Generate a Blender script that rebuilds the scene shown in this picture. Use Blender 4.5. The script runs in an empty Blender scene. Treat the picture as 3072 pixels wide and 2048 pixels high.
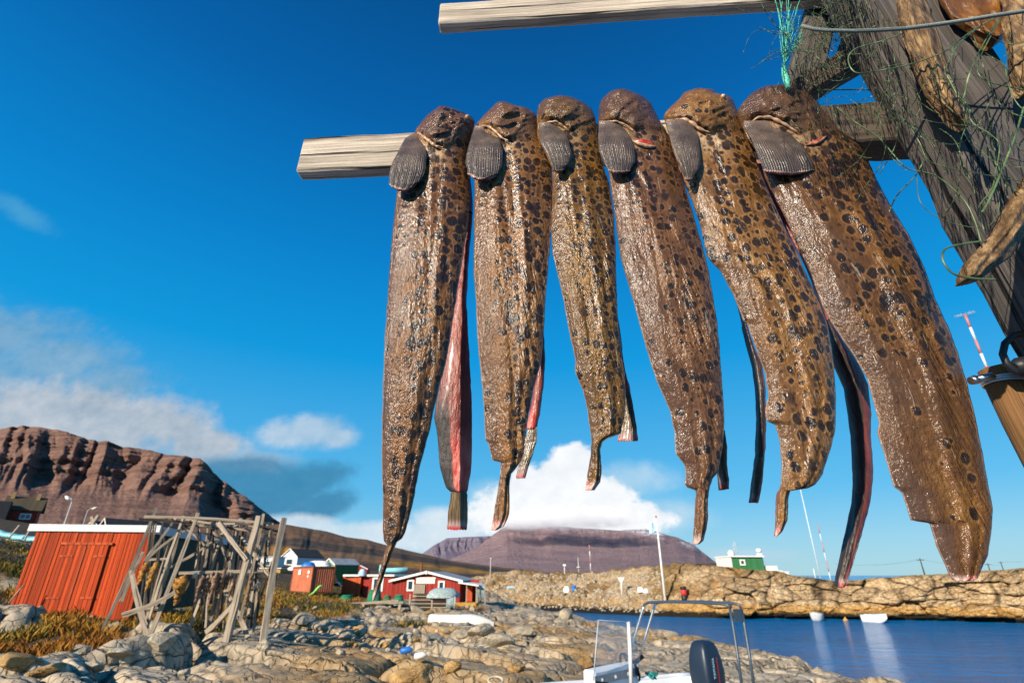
import bpy, math, random
import numpy as np
from mathutils import Vector, Matrix, noise as mnoise

random.seed(7)
SC = bpy.context.scene
COL = SC.collection
PI = math.pi
CAMZ = 4.5
PITCH = math.radians(24.5)
CP, SP = math.cos(PITCH), math.sin(PITCH)

# ------------------------------------------------------------------ measuring helpers
def ray(X, Y):
    a = (X - 1536) / 1536.0; b = (1024 - Y) / 1536.0
    return a, CP - b * SP, SP + b * CP
def at_y(X, Y, y):
    dx, dy, dz = ray(X, Y); t = y / dy
    return Vector((dx * t, y, CAMZ + dz * t))
def on_z(X, Y, z):
    dx, dy, dz = ray(X, Y); t = (z - CAMZ) / dz
    return Vector((dx * t, dy * t, z))
def ss(e0, e1, x):
    t = np.clip((x - e0) / (e1 - e0), 0, 1); return t * t * (3 - 2 * t)

# ------------------------------------------------------------------ numpy noise
def _h(ix, iy, iz, s=0):
    n = (ix.astype(np.int64) * 374761393 + iy.astype(np.int64) * 668265263 + iz.astype(np.int64) * 2147483647 + s * 974634777) & 0xFFFFFFFF
    n = ((n ^ (n >> 13)) * 1274126177) & 0xFFFFFFFF
    n = ((n ^ (n >> 16)) * 2246822519) & 0xFFFFFFFF
    return ((n ^ (n >> 15)) & 0xFFFFFF) / float(0xFFFFFF)
def vnoise(x, y, z=None, s=0):
    x = np.asarray(x, float); y = np.asarray(y, float)
    z = np.zeros_like(x) if z is None else np.asarray(z, float)
    ix, iy, iz = np.floor(x), np.floor(y), np.floor(z)
    fx, fy, fz = x - ix, y - iy, z - iz
    fx = fx * fx * fx * (fx * (fx * 6 - 15) + 10); fy = fy * fy * fy * (fy * (fy * 6 - 15) + 10); fz = fz * fz * fz * (fz * (fz * 6 - 15) + 10)
    r = 0
    for a in (0, 1):
        for b in (0, 1):
            for c in (0, 1):
                w = (fx if a else 1 - fx) * (fy if b else 1 - fy) * (fz if c else 1 - fz)
                r = r + w * _h(ix + a, iy + b, iz + c, s)
    return r * 2 - 1
def fbm(x, y, z=None, o=5, s=0, g=.5, l=2.03):
    r = 0; a = 1; t = 0
    x = np.asarray(x, float); y = np.asarray(y, float)
    z = np.zeros_like(x) if z is None else np.asarray(z, float)
    for k in range(o):
        r = r + a * vnoise(x, y, z, s + k * 17); t += a; a *= g
        x = x * l + 3.1; y = y * l + 1.7; z = z * l + 5.3
    return r / t
def voro(x, y, s=0, jit=.85):
    ix, iy = np.floor(x), np.floor(y)
    f1 = np.full(x.shape, 9.); f2 = np.full(x.shape, 9.); cid = np.zeros(x.shape); cx = np.zeros(x.shape); cy = np.zeros(x.shape)
    zz = np.zeros_like(ix)
    for a in (-1, 0, 1):
        for b in (-1, 0, 1):
            px = ix + a + .5 + jit * (_h(ix + a, iy + b, zz, s) - .5); py = iy + b + .5 + jit * (_h(ix + a, iy + b, zz, s + 5) - .5)
            d = np.hypot(x - px, y - py); idd = _h(ix + a, iy + b, zz, s + 9)
            n = d < f1
            f2 = np.where(n, f1, np.minimum(f2, d)); cid = np.where(n, idd, cid)
            cx = np.where(n, x - px, cx); cy = np.where(n, y - py, cy)
            f1 = np.where(n, d, f1)
    return f1, f2, cid, cx, cy

# ------------------------------------------------------------------ tagging
def tag(o, label, cat, group=None):
    o['label'] = label; o['category'] = cat
    if group: o['group'] = group
    return o
def struct(o, kind='structure'):
    o['kind'] = kind; return o
def thing(name, label, cat, loc=(0, 0, 0), rz=0, group=None):
    o = bpy.data.objects.new(name, None); COL.objects.link(o)
    o.empty_display_size = .1
    o.location = loc; o.rotation_euler = (0, 0, rz)
    return tag(o, label, cat, group)
def dup(root, loc=None, rz=None, label=None, scale=None):
    r = root.copy(); COL.objects.link(r)
    if loc is not None: r.location = loc
    if rz is not None: r.rotation_euler = (0, 0, rz)
    if label: r['label'] = label
    if scale: r.scale = (scale,) * 3 if not hasattr(scale, '__len__') else scale
    for ch in list(root.children):
        c = ch.copy(); COL.objects.link(c); c.parent = r
        for g in list(ch.children):
            d = g.copy(); COL.objects.link(d); d.parent = c
    return r

def link_mesh(name, me, m, parent=None, loc=None):
    o = bpy.data.objects.new(name, me); COL.objects.link(o)
    if m is not None: me.materials.append(m)
    if parent is not None: o.parent = parent
    if loc is not None: o.location = loc
    return o

def grid_faces(nu, nv, off=0, wrap=False):
    i = np.arange(nv - 1)[:, None]; j = np.arange(nu if wrap else nu - 1)[None, :]
    j2 = (j + 1) % nu
    a = i * nu + j; b = i * nu + j2; c = (i + 1) * nu + j2; d = (i + 1) * nu + j
    return (np.stack([a, b, c, d], -1).reshape(-1, 4) + off)
def np_mesh(name, V, F, attrs=None, smooth=True):
    me = bpy.data.meshes.new(name)
    V = np.asarray(V, np.float32); F = np.asarray(F, np.int32)
    me.vertices.add(len(V)); me.vertices.foreach_set('co', V.ravel())
    k = F.shape[1]
    me.loops.add(F.size); me.loops.foreach_set('vertex_index', F.ravel())
    me.polygons.add(len(F)); me.polygons.foreach_set('loop_start', np.arange(0, F.size, k, dtype=np.int32))
    me.polygons.foreach_set('loop_total', np.full(len(F), k, np.int32))
    me.polygons.foreach_set('use_smooth', np.full(len(F), smooth, bool))
    me.update(calc_edges=True); me.validate()
    for nm, arr in (attrs or {}).items():
        at = me.attributes.new(nm, 'FLOAT', 'POINT'); at.data.foreach_set('value', np.asarray(arr, np.float32).ravel())
    return me

# ------------------------------------------------------------------ mesh builder (python lists), with UVs in metres
class MB:
    def __init__(s): s.v = []; s.f = []; s.uv = []; s.sm = []
    def face(s, idx, uv=None, smooth=False):
        s.f.append(tuple(idx)); s.uv.append(uv or [(s.v[i][0] + s.v[i][1], s.v[i][2]) for i in idx]); s.sm.append(smooth)
    def quad(s, a, b, c, d, uv=None):
        n = len(s.v); s.v += [tuple(a), tuple(b), tuple(c), tuple(d)]; s.face((n, n + 1, n + 2, n + 3), uv)
    def box(s, c, sz, rz=0, M=None):
        hx, hy, hz = sz[0] / 2, sz[1] / 2, sz[2] / 2
        R = M or Matrix.Rotation(rz, 3, 'Z'); c = Vector(c)
        n = len(s.v)
        for x, y, z in ((-1, -1, -1), (1, -1, -1), (1, 1, -1), (-1, 1, -1), (-1, -1, 1), (1, -1, 1), (1, 1, 1), (-1, 1, 1)):
            s.v.append(tuple(c + R @ Vector((x * hx, y * hy, z * hz))))
        X, Y, Z = sz
        for idx, (w, h) in (((0, 1, 5, 4), (X, Z)), ((1, 2, 6, 5), (Y, Z)), ((2, 3, 7, 6), (X, Z)), ((3, 0, 4, 7), (Y, Z)), ((4, 5, 6, 7), (X, Y)), ((3, 2, 1, 0), (X, Y))):
            s.face([n + i for i in idx], [(0, 0), (w, 0), (w, h), (0, h)])
        return s
    def beam(s, p, q, w, h, roll=0, n=6, jit=.0, taper=1., seed=0, up=None, bow=0):
        """rough-hewn timber from p to q; u runs along the grain"""
        p = Vector(p); q = Vector(q); d = (q - p); L = d.length; d.normalize()
        up = Vector(up) if up else (Vector((0, 0, 1)) if abs(d.z) < .8 else Vector((0, -1, 0)))
        sx = d.cross(up).normalized(); sy = sx.cross(d).normalized()
        if roll:
            R = Matrix.Rotation(roll, 3, d); sx = R @ sx; sy = R @ sy
        rnd = random.Random(seed); b = len(s.v); u0 = rnd.random() * 10
        for i in range(n + 1):
            t = i / n; k = 1 + (taper - 1) * t
            c = p + d * (L * t) + sx * (bow * 4 * t * (1 - t))
            for (a, e) in ((-1, -1), (1, -1), (1, 1), (-1, 1)):
                r1 = 1 + jit * (rnd.random() * 2 - 1); r2 = 1 + jit * (rnd.random() * 2 - 1)
                s.v.append(tuple(c + sx * (a * w / 2 * k * r1) + sy * (e * h / 2 * k * r2)))
        for i in range(n):
            for j in range(4):
                a = b + i * 4 + j; e = b + i * 4 + (j + 1) % 4
                u1 = u0 + L * i / n; u2 = u0 + L * (i + 1) / n; v1 = j * .13; v2 = v1 + (w if j % 2 == 0 else h)
                s.face((e, a, a + 4, e + 4), [(u1, v2), (u1, v1), (u2, v1), (u2, v2)])
        for k, o in ((0, (0, 1, 2, 3)), (n, (3, 2, 1, 0))):
            s.face([b + k * 4 + j for j in o], [(u0, 0), (u0 + w * .1, 0), (u0 + w * .1, h), (u0, h)])
        return s
    def tube(s, pts, r, seg=8, closed=False, caps=True, smooth=True, jit=0, seed=0):
        pts = [Vector(p) for p in pts]; n = len(pts); b = len(s.v)
        rr = r if hasattr(r, '__len__') else [r] * n
        rnd = random.Random(seed)
        prev = None; Ls = 0; us = []
        for i, p in enumerate(pts):
            if closed: d = pts[(i + 1) % n] - pts[i - 1]
            else: d = pts[min(i + 1, n - 1)] - pts[max(i - 1, 0)]
            if d.length < 1e-9: d = Vector((0, 0, 1))
            d.normalize()
            if prev is None:
                up = Vector((0, 0, 1)) if abs(d.z) < .9 else Vector((1, 0, 0)); sx = d.cross(up).normalized()
            else:
                sx = (prev - d * prev.dot(d)); sx = sx.normalized() if sx.length > 1e-6 else d.orthogonal().normalized()
            prev = sx; sy = d.cross(sx)
            if i: Ls += (p - pts[i - 1]).length
            us.append(Ls)
            for k in range(seg):
                t = 2 * PI * k / seg; q = rr[i] * (1 + jit * (rnd.random() * 2 - 1))
                s.v.append(tuple(p + sx * (math.cos(t) * q) + sy * (math.sin(t) * q)))
        m = n if closed else n - 1
        for i in range(m):
            i2 = (i + 1) % n
            for k in range(seg):
                k2 = (k + 1) % seg
                s.face((b + i * seg + k, b + i * seg + k2, b + i2 * seg + k2, b + i2 * seg + k), [(us[i], k * .03), (us[i], k * .03 + .03), (us[i2] if i2 else Ls, k * .03 + .03), (us[i2] if i2 else Ls, k * .03)], smooth)
        if caps and not closed:
            s.face([b + k for k in reversed(range(seg))]); s.face([b + (n - 1) * seg + k for k in range(seg)])
        return s
    def lathe(s, c, prof, seg=16, smooth=True, M=None):
        c = Vector(c); b = len(s.v); M = M or Matrix.Identity(3)
        for r, z in prof:
            for k in range(seg):
                t = 2 * PI * k / seg; s.v.append(tuple(c + M @ Vector((r * math.cos(t), r * math.sin(t), z))))
        for i in range(len(prof) - 1):
            for k in range(seg):
                k2 = (k + 1) % seg
                s.face((b + i * seg + k, b + i * seg + k2, b + (i + 1) * seg + k2, b + (i + 1) * seg + k), None, smooth)
        s.face([b + k for k in reversed(range(seg))]); s.face([b + (len(prof) - 1) * seg + k for k in range(seg)])
        return s
    def prism(s, poly, y0, y1, M=None, c=(0, 0, 0)):
        """poly (x,z) extruded from y0 to y1"""
        M = M or Matrix.Identity(3); c = Vector(c); n = len(poly); b = len(s.v)
        for y in (y0, y1):
            for x, z in poly: s.v.append(tuple(c + M @ Vector((x, y, z))))
        s.face([b + i for i in range(n)], [(x, z) for x, z in poly]); s.face([b + n + i for i in reversed(range(n))], [(x, z) for x, z in reversed(poly)])
        for i in range(n):
            j = (i + 1) % n
            L = math.hypot(poly[j][0] - poly[i][0], poly[j][1] - poly[i][1])
            s.face((b + j, b + i, b + n + i, b + n + j), [(L, 0), (0, 0), (0, y1 - y0), (L, y1 - y0)])
        return s
    def build(s, name, m, parent=None, bevel=0, local=False, bseg=1):
        me = bpy.data.meshes.new(name)
        off = Vector((0, 0, 0))
        V = s.v
        if parent is not None and not local:
            R = Matrix.Rotation(-parent.rotation_euler.z, 3, 'Z'); L = Vector(parent.location)
            if parent.parent is not None:
                g = parent.parent; R = Matrix.Rotation(-g.rotation_euler.z, 3, 'Z'); L = Vector(g.location)
            V = [tuple(R @ (Vector(v) - L)) for v in s.v]
        me.from_pydata(V, [], s.f)
        uvl = me.uv_layers.new(name='UVMap')
        k = 0
        for pi, p in enumerate(me.polygons):
            p.use_smooth = s.sm[pi]
            for j in range(p.loop_total):
                uvl.data[p.loop_start + j].uv = s.uv[pi][j] if j < len(s.uv[pi]) else (0, 0)
        me.update()
        o = link_mesh(name, me, m, parent)
        if bevel:
            bv = o.modifiers.new('edge', 'BEVEL'); bv.width = bevel; bv.segments = bseg; bv.limit_method = 'ANGLE'; bv.angle_limit = .6
        return o

# ------------------------------------------------------------------ materials
class G:
    """tiny node-graph writer"""
    def __init__(s, name):
        s.m = bpy.data.materials.new(name); s.m.use_nodes = True; s.t = s.m.node_tree; s.t.nodes.clear()
        s.out = s.t.nodes.new('ShaderNodeOutputMaterial'); s.b = s.t.nodes.new('ShaderNodeBsdfPrincipled')
        s.t.links.new(s.b.outputs[0], s.out.inputs[0])
    def n(s, typ, **kw):
        nd = s.t.nodes.new(typ)
        for k, v in kw.items(): setattr(nd, k, v)
        return nd
    def set(s, sock, v):
        if hasattr(v, 'is_linked') or hasattr(v, 'links'): s.t.links.new(v, sock)
        elif isinstance(v, (tuple, list)) and sock.type == 'RGBA' and len(v) == 3: sock.default_value = (*v, 1)
        else: sock.default_value = v
    def co(s, kind='Object'):
        return s.n('ShaderNodeTexCoord').outputs[kind]
    def pos(s): return s.n('ShaderNodeNewGeometry').outputs['Position']
    def attr(s, name): return s.n('ShaderNodeAttribute', attribute_name=name).outputs['Fac']
    def map(s, v, scale=(1, 1, 1), rot=(0, 0, 0), loc=(0, 0, 0)):
        nd = s.n('ShaderNodeMapping'); s.set(nd.inputs['Vector'], v)
        nd.inputs['Scale'].default_value = scale; nd.inputs['Rotation'].default_value = rot; nd.inputs['Location'].default_value = loc
        return nd.outputs[0]
    def noise(s, v, scale=5, detail=4, rough=.55, dist=0, out='Fac'):
        nd = s.n('ShaderNodeTexNoise'); s.set(nd.inputs['Vector'], v)
        nd.inputs['Scale'].default_value = scale; nd.inputs['Detail'].default_value = detail; nd.inputs['Roughness'].default_value = rough; nd.inputs['Distortion'].default_value = dist
        return nd.outputs[out]
    def voro(s, v, scale=5, feature='F1', out='Distance', rnd=1., dim='3D'):
        nd = s.n('ShaderNodeTexVoronoi', feature=feature, voronoi_dimensions=dim); s.set(nd.inputs['Vector'], v); nd.inputs['Scale'].default_value = scale; nd.inputs['Randomness'].default_value = rnd
        return nd.outputs[out]
    def wave(s, v, scale=5, dist=2, detail=2, dscale=1, d='X', prof='SIN'):
        nd = s.n('ShaderNodeTexWave', bands_direction=d, wave_profile=prof); s.set(nd.inputs['Vector'], v)
        nd.inputs['Scale'].default_value = scale; nd.inputs['Distortion'].default_value = dist; nd.inputs['Detail'].default_value = detail; nd.inputs['Detail Scale'].default_value = dscale
        return nd.outputs['Fac']
    def ramp(s, f, stops, interp='LINEAR'):
        nd = s.n('ShaderNodeValToRGB'); s.set(nd.inputs[0], f); r = nd.color_ramp; r.interpolation = interp
        while len(r.elements) < len(stops): r.elements.new(.5)
        for e, (p, c) in zip(r.elements, stops):
            e.position = p; e.color = (*c, 1) if hasattr(c, '__len__') else (c, c, c, 1)
        return nd.outputs[0]
    def mix(s, f, a, b, mode='MIX'):
        nd = s.n('ShaderNodeMix', data_type='RGBA', blend_type=mode); s.set(nd.inputs[0], f); s.set(nd.inputs[6], a); s.set(nd.inputs[7], b)
        return nd.outputs[2]
    def math(s, op, a, b=0, c=None, clamp=False):
        nd = s.n('ShaderNodeMath', operation=op, use_clamp=clamp); s.set(nd.inputs[0], a); s.set(nd.inputs[1], b)
        if c is not None: s.set(nd.inputs[2], c)
        return nd.outputs[0]
    def rng(s, v, a, b, c=0, d=1, smooth=True):
        nd = s.n('ShaderNodeMapRange', interpolation_type='SMOOTHSTEP' if smooth else 'LINEAR')
        s.set(nd.inputs[0], v); s.set(nd.inputs[1], a); s.set(nd.inputs[2], b); nd.inputs[3].default_value = c; nd.inputs[4].default_value = d
        return nd.outputs[0]
    def xyz(s, v):
        nd = s.n('ShaderNodeSeparateXYZ'); s.set(nd.inputs[0], v); return nd.outputs
    def comb(s, x, y, z):
        nd = s.n('ShaderNodeCombineXYZ'); s.set(nd.inputs[0], x); s.set(nd.inputs[1], y); s.set(nd.inputs[2], z); return nd.outputs[0]
    def vadd(s, a, b, op='ADD', k=1):
        nd = s.n('ShaderNodeVectorMath', operation=op); s.set(nd.inputs[0], a); s.set(nd.inputs[1], b); return nd.outputs[0]
    def scale(s, a, k):
        nd = s.n('ShaderNodeVectorMath', operation='SCALE'); s.set(nd.inputs[0], a); s.set(nd.inputs['Scale'], k); return nd.outputs[0]
    def bump(s, h, strength=.5, dist=.01, nrm=None):
        nd = s.n('ShaderNodeBump'); s.set(nd.inputs['Height'], h); nd.inputs['Strength'].default_value = strength; nd.inputs['Distance'].default_value = dist
        if nrm is not None: s.set(nd.inputs['Normal'], nrm)
        return nd.outputs[0]
    def fin(s, col=None, rough=.6, nrm=None, spec=.5, **kw):
        if col is not None: s.set(s.b.inputs['Base Color'], col)
        s.set(s.b.inputs['Roughness'], rough); s.b.inputs['Specular IOR Level'].default_value = spec
        if nrm is not None: s.set(s.b.inputs['Normal'], nrm)
        for k, v in kw.items(): s.set(s.b.inputs[k.replace('_', ' ')], v)
        return s.m

def paint(name, col, rough=.5, var=.15, scale=3, bump=.1, bscale=40, wear=None, spec=.4):
    g = G(name); c = g.co()
    f = g.noise(c, scale, 5, .65)
    lo = tuple(x * (1 - var * 1.6) for x in col); hi = tuple(min(1, x * (1 + var)) for x in col)
    k = g.ramp(f, [(.3, lo), (.7, hi)])
    if wear:
        w = g.rng(g.noise(c, scale * 5, 6, .7), .60, .70)
        k = g.mix(w, k, wear)
    return g.fin(k, rough, g.bump(g.noise(c, bscale, 4), bump, .01), spec)

def wood(name, dark, light, scale=1., knots=True, bump=.6):
    """weathered timber; UV u runs along the grain, in metres"""
    g = G(name); uv = g.co('UV')
    w = g.vadd(uv, g.scale(g.noise(g.map(uv, (3 * scale, 9 * scale, 1)), 1, 3, .5, out='Color'), .02))
    fine = g.noise(g.map(w, (5 * scale, 260 * scale, 1)), 1, 5, .65)
    mid = g.noise(g.map(w, (2.2 * scale, 60 * scale, 1)), 1, 4, .6)
    big = g.noise(g.map(uv, (5 * scale, 12 * scale, 1)), 1, 4, .6)
    crack = g.rng(g.noise(g.map(w, (1.6 * scale, 75 * scale, 1), loc=(3, 7, 0)), 1, 3, .5), .60, .67)
    col = g.ramp(g.math('ADD', g.math('MULTIPLY', fine, .5), g.math('MULTIPLY', mid, .5)), [(.33, dark), (.62, light)])
    col = g.mix(g.rng(big, .52, .75), col, tuple(.55 * a + .45 * b for a, b in zip(dark, light)))
    col = g.mix(crack, col, tuple(x * .22 for x in dark))
    h = g.math('SUBTRACT', g.math('ADD', fine, g.math('MULTIPLY', mid, .8)), g.math('MULTIPLY', crack, 1.2))
    return g.fin(col, .8, g.bump(h, bump, .004), .25)
SKY_STR=.1; SKY_SAT=1.35; SKY_HUE=.5; EXPO=.52
# ------------------------------------------------------------------ camera, sun, sky
cam = bpy.data.cameras.new('camera'); cam.sensor_width = 36; cam.lens = 18; cam.clip_start = .02; cam.clip_end = 30000
cam_o = bpy.data.objects.new('camera', cam); COL.objects.link(cam_o)
cam_o.location = (0, 0, CAMZ); cam_o.rotation_euler = (PI / 2 + PITCH, 0, 0)
cam.dof.use_dof = True; cam.dof.focus_distance = 1.06; cam.dof.aperture_fstop = 7.1
SC.camera = cam_o
SUN_AZ = math.radians(40); SUN_EL = math.radians(24)      # behind and left of the camera
sdir = Vector((-math.sin(SUN_AZ) * math.cos(SUN_EL), -math.cos(SUN_AZ) * math.cos(SUN_EL), math.sin(SUN_EL)))
sun = bpy.data.lights.new('sun', 'SUN'); sun.energy = 5.0; sun.angle = math.radians(.55); sun.color = (1, .88, .72)
sun_o = bpy.data.objects.new('sun', sun); COL.objects.link(sun_o)
sun_o.rotation_euler = sdir.to_track_quat('Z', 'Y').to_euler(); sun_o.location = (0, 0, 60)

SC.view_settings.view_transform = 'Standard'; SC.view_settings.look = 'None'; SC.view_settings.exposure = EXPO; SC.view_settings.gamma = 1
SC.render.engine = 'CYCLES'
SC.cycles.use_denoising = True
SC.cycles.max_bounces = 8; SC.cycles.diffuse_bounces = 3; SC.cycles.glossy_bounces = 3; SC.cycles.transmission_bounces = 6; SC.cycles.transparent_max_bounces = 12; SC.cycles.volume_bounces = 2
SC.cycles.sample_clamp_indirect = 6

world = bpy.data.worlds.new('World'); SC.world = world; world.use_nodes = True
class GW(G):
    def __init__(s):
        s.t = world.node_tree; s.t.nodes.clear(); s.m = None
g = GW()
wout = g.n('ShaderNodeOutputWorld'); bg = g.n('ShaderNodeBackground'); g.t.links.new(bg.outputs[0], wout.inputs[0])
sky = g.n('ShaderNodeTexSky', sky_type='NISHITA'); sky.sun_disc = False
sky.sun_elevation = SUN_EL; sky.sun_rotation = PI + SUN_AZ; sky.altitude = 0; sky.air_density = 1.0; sky.dust_density = .15; sky.ozone_density = 3.0
hs = g.n('ShaderNodeHueSaturation'); g.set(hs.inputs['Color'], sky.outputs[0]); hs.inputs['Saturation'].default_value = SKY_SAT; hs.inputs['Hue'].default_value = SKY_HUE; hs.inputs['Value'].default_value = 1
dirv = g.co('Generated')
ox, oy, oz = g.xyz(dirv)
K = 1 / (SKY_STR * 2 ** EXPO)
def kc(*r): return tuple(x * K for x in r)
elev = g.math('DIVIDE', g.math('ARCSINE', oz), PI / 2, clamp=True)
grad = g.ramp(elev, [(.0, kc(.30, .60, .76)), (.03, kc(.26, .58, .80)), (.085, kc(.10, .49, .83)), (.24, kc(.003, .335, .76)), (.365, kc(.002, .23, .63)), (.52, kc(.002, .125, .42)), (.65, kc(.002, .08, .28)), (1, kc(.002, .05, .22))])
skyc = g.mix(.88, hs.outputs[0], grad)
oyc = g.math('MAXIMUM', oy, .02)
px = g.math('DIVIDE', ox, oyc); pz = g.math('DIVIDE', oz, oyc)
p2 = g.comb(px, pz, 0)
def gx(X, Y):
    a, b, c = ray(X, Y); return a / b, c / b
wob = g.noise(g.map(p2, (1, 1.25, 1)), 7, 8, .62)
wob2 = g.noise(g.map(p2, (1, 1.6, 1), loc=(4.3, 2.2, 0)), 3.2, 7, .6)
fine = g.noise(g.map(p2, (1, 1.2, 1), loc=(1.3, 8.2, 0)), 22, 7, .62)
def blob(X, Y, rx, rz, rot=0):
    cx, cz = gx(X, Y)
    m = g.map(g.vadd(p2, (-cx, -cz, 0)), (1, 1, 1), (0, 0, rot))
    m = g.map(m, (1 / rx, 1 / rz, 1))
    ln = g.n('ShaderNodeVectorMath', operation='LENGTH'); g.set(ln.inputs[0], m)
    return g.math('SUBTRACT', 1, ln.outputs['Value'])           # 1 at centre, 0 at rim
def bmax(l):
    r = l[0]
    for x in l[1:]: r = g.math('SMOOTH_MAX', r, x, .25)
    return r
def cloud(base, blobs, soft, wamp, famp, colr, dens=1.):
    sh = bmax(blobs)
    d = g.math('ADD', sh, g.math('MULTIPLY', g.math('SUBTRACT', wob, .5), wamp))
    d = g.math('ADD', d, g.math('MULTIPLY', g.math('SUBTRACT', fine, .5), famp))
    a = g.math('MULTIPLY', g.rng(d, 0.0, soft), dens, clamp=True)
    lum = g.math('ADD', g.math('MULTIPLY', wob2, .6), g.math('MULTIPLY', fine, .4))
    c = g.ramp(lum, [(.35, colr[0]), (.62, colr[1])])
    return g.mix(a, base, c)
c = skyc
# thin high wisp, far left
c = cloud(c, [blob(70, 640, .16, .035, .55)], .9, .9, .5, (kc(.10, .40, .62), kc(.14, .46, .68)), .45)
# grey-white bank over the left mountain
c = cloud(c, [blob(0, 1010, .20, .10), blob(170, 1090, .22, .08), blob(-120, 1060, .3, .15), blob(320, 1150, .16, .07)], .7, 1.25, .5, (kc(.13, .33, .52), kc(.30, .47, .62)), .75)
c = cloud(c, [blob(20, 1235, .26, .09), blob(210, 1240, .20, .08), blob(400, 1262, .18, .075), blob(520, 1285, .10, .055), blob(620, 1345, .12, .045), blob(200, 1300, .34, .07)], .60, 1.25, .5, (kc(.30, .40, .50), kc(.60, .63, .68)), .92)
c = cloud(c, [blob(930, 1290, .10, .045), blob(850, 1300, .09, .04), blob(1010, 1310, .06, .028), blob(740, 1385, .12, .03)], .7, 1.1, .5, (kc(.36, .54, .70), kc(.68, .75, .83)), .8)
# blue shaded cloud right of the left mountain
c = cloud(c, [blob(840, 1480, .15, .055, -.28), blob(720, 1420, .14, .05), blob(950, 1525, .09, .04, -.3)], .45, .9, .5, (kc(.03, .20, .38), kc(.07, .27, .46)), .85)
# low bright clouds on the horizon
c = cloud(c, [blob(1080, 1600, .18, .028), blob(1240, 1612, .17, .035), blob(900, 1570, .10, .025), blob(1370, 1575, .12, .045)], .6, .9, .45, (kc(.50, .68, .82), kc(.85, .90, .94)), .85)
# big cumulus behind the middle mountain
c = cloud(c, [blob(1990, 1545, .12, .045), blob(1480, 1500, .08, .05), blob(1880, 1440, .12, .05)], .9, 1.0, .5, (kc(.45, .68, .84), kc(.66, .80, .90)), .7)
c = cloud(c, [blob(1640, 1490, .10, .075), blob(1600, 1545, .15, .06), blob(1725, 1395, .062, .05), blob(1690, 1430, .07, .05), blob(1800, 1500, .08, .055), blob(1545, 1520, .075, .05), blob(1880, 1560, .10, .04), blob(1700, 1565, .17, .045)], .30, 1.0, .7, (kc(.78, .84, .90), kc(1.06, 1.06, 1.06)), .97)
c = cloud(c, [blob(2230, 1665, .14, .018)], .9, .9, .4, (kc(.40, .60, .76), kc(.60, .74, .85)), .55)
g.set(bg.inputs[0], c); bg.inputs[1].default_value = SKY_STR
# ------------------------------------------------------------------ the land
CTRL = [(0, 0, 2.9), (4, 2, 2.7), (-6, 3, 3.0), (-12, 8, 3.15), (-14, 18.8, 3.3), (-6, 12.5, 3.2), (-3.5, 12.5, 2.9), (-9, 16, 3.2), (-20, 16, 3.9), (-24, 24, 5.0), (-33, 35, 6.6), (-60, 70, 9), (-100, 110, 14.3),
        (-22, 60, 2.6), (-30, 60, 3.3), (-10, 64, 1.9), (-4, 64, 1.4), (-5, 34, 1.9), (-8, 45, 1.75), (0, 34, 1.5), (-10, 30, 2.2), (-14, 40, 2.4), (5, 12, 1.9), (8, 20, 1.75), (12, 21, 1.3), (9, 36, 1.15), (6, 30, 1.5),
        (4, 45, 1.2), (-2, 75, .9), (10, 10, 1.7), (3, 20, 1.9), (-3, 22, 2.2), (3, 6, 2.5), (-8, 90, 2.2), (-35, 100, 5), (-60, 130, 8), (-20, 130, 4), (60, 0, 1), (-40, 10, 5), (-40, -5, 4), (-9.5, 22, 2.7), (-16, 30, 2.9)]
_C = np.array(CTRL, float)
def _tps(r): return np.where(r > 1e-9, r * r * np.log(r + 1e-9), 0)
_n = len(_C)
_K = _tps(np.hypot(_C[:, None, 0] - _C[None, :, 0], _C[:, None, 1] - _C[None, :, 1])) + 2.0 * np.eye(_n)
_P = np.c_[np.ones(_n), _C[:, :2]]
_A = np.block([[_K, _P], [_P.T, np.zeros((3, 3))]])
_W = np.linalg.solve(_A, np.r_[_C[:, 2], np.zeros(3)])
SHORE = np.array([(26, -10), (19, 5), (15.5, 14), (14, 22), (12.2, 30), (9.6, 40), (5.5, 60), (1.2, 84), (-1.5, 92), (-4, 97)], float)
def shore_d(x, y):
    """signed distance to the shoreline, positive on land"""
    best = np.full(x.shape, 1e9); sg = np.ones(x.shape)
    for (x0, y0), (x1, y1) in zip(SHORE[:-1], SHORE[1:]):
        dx, dy = x1 - x0, y1 - y0
        t = np.clip(((x - x0) * dx + (y - y0) * dy) / (dx * dx + dy * dy), 0, 1)
        d = np.hypot(x - x0 - t * dx, y - y0 - t * dy)
        c = dx * (y - y0) - dy * (x - x0)
        n = d < best; best = np.where(n, d, best); sg = np.where(n, np.sign(c), sg)
    return best * sg
def base_h(x, y):
    r = _W[_n] + _W[_n + 1] * x + _W[_n + 2] * y
    for k in range(_n): r = r + _W[k] * _tps(np.hypot(x - _C[k, 0], y - _C[k, 1]))
    d = shore_d(x, y)
    d = d + 1.2 * fbm(x * .25, y * .25, o=3, s=4)
    land = 1 - np.exp(-np.maximum(d, 0) / .75)
    return np.where(d > 0, np.minimum(r, 30) * (.12 + .88 * land), d * .55 + r * .0 + .1), d
def grass_mask(x, y):
    m = fbm(x * .22, y * .22, o=4, s=31) * .9
    left = ss(-5.5, -10, x + .12 * (y - 12)) * ss(6.5, 8.5, y)
    m = m + left * .75 - .42
    m = m + ss(38, 46, y) * ss(0, -8, x) * .45
    return np.clip(ss(-.05, .22, m), 0, 1)
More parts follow.
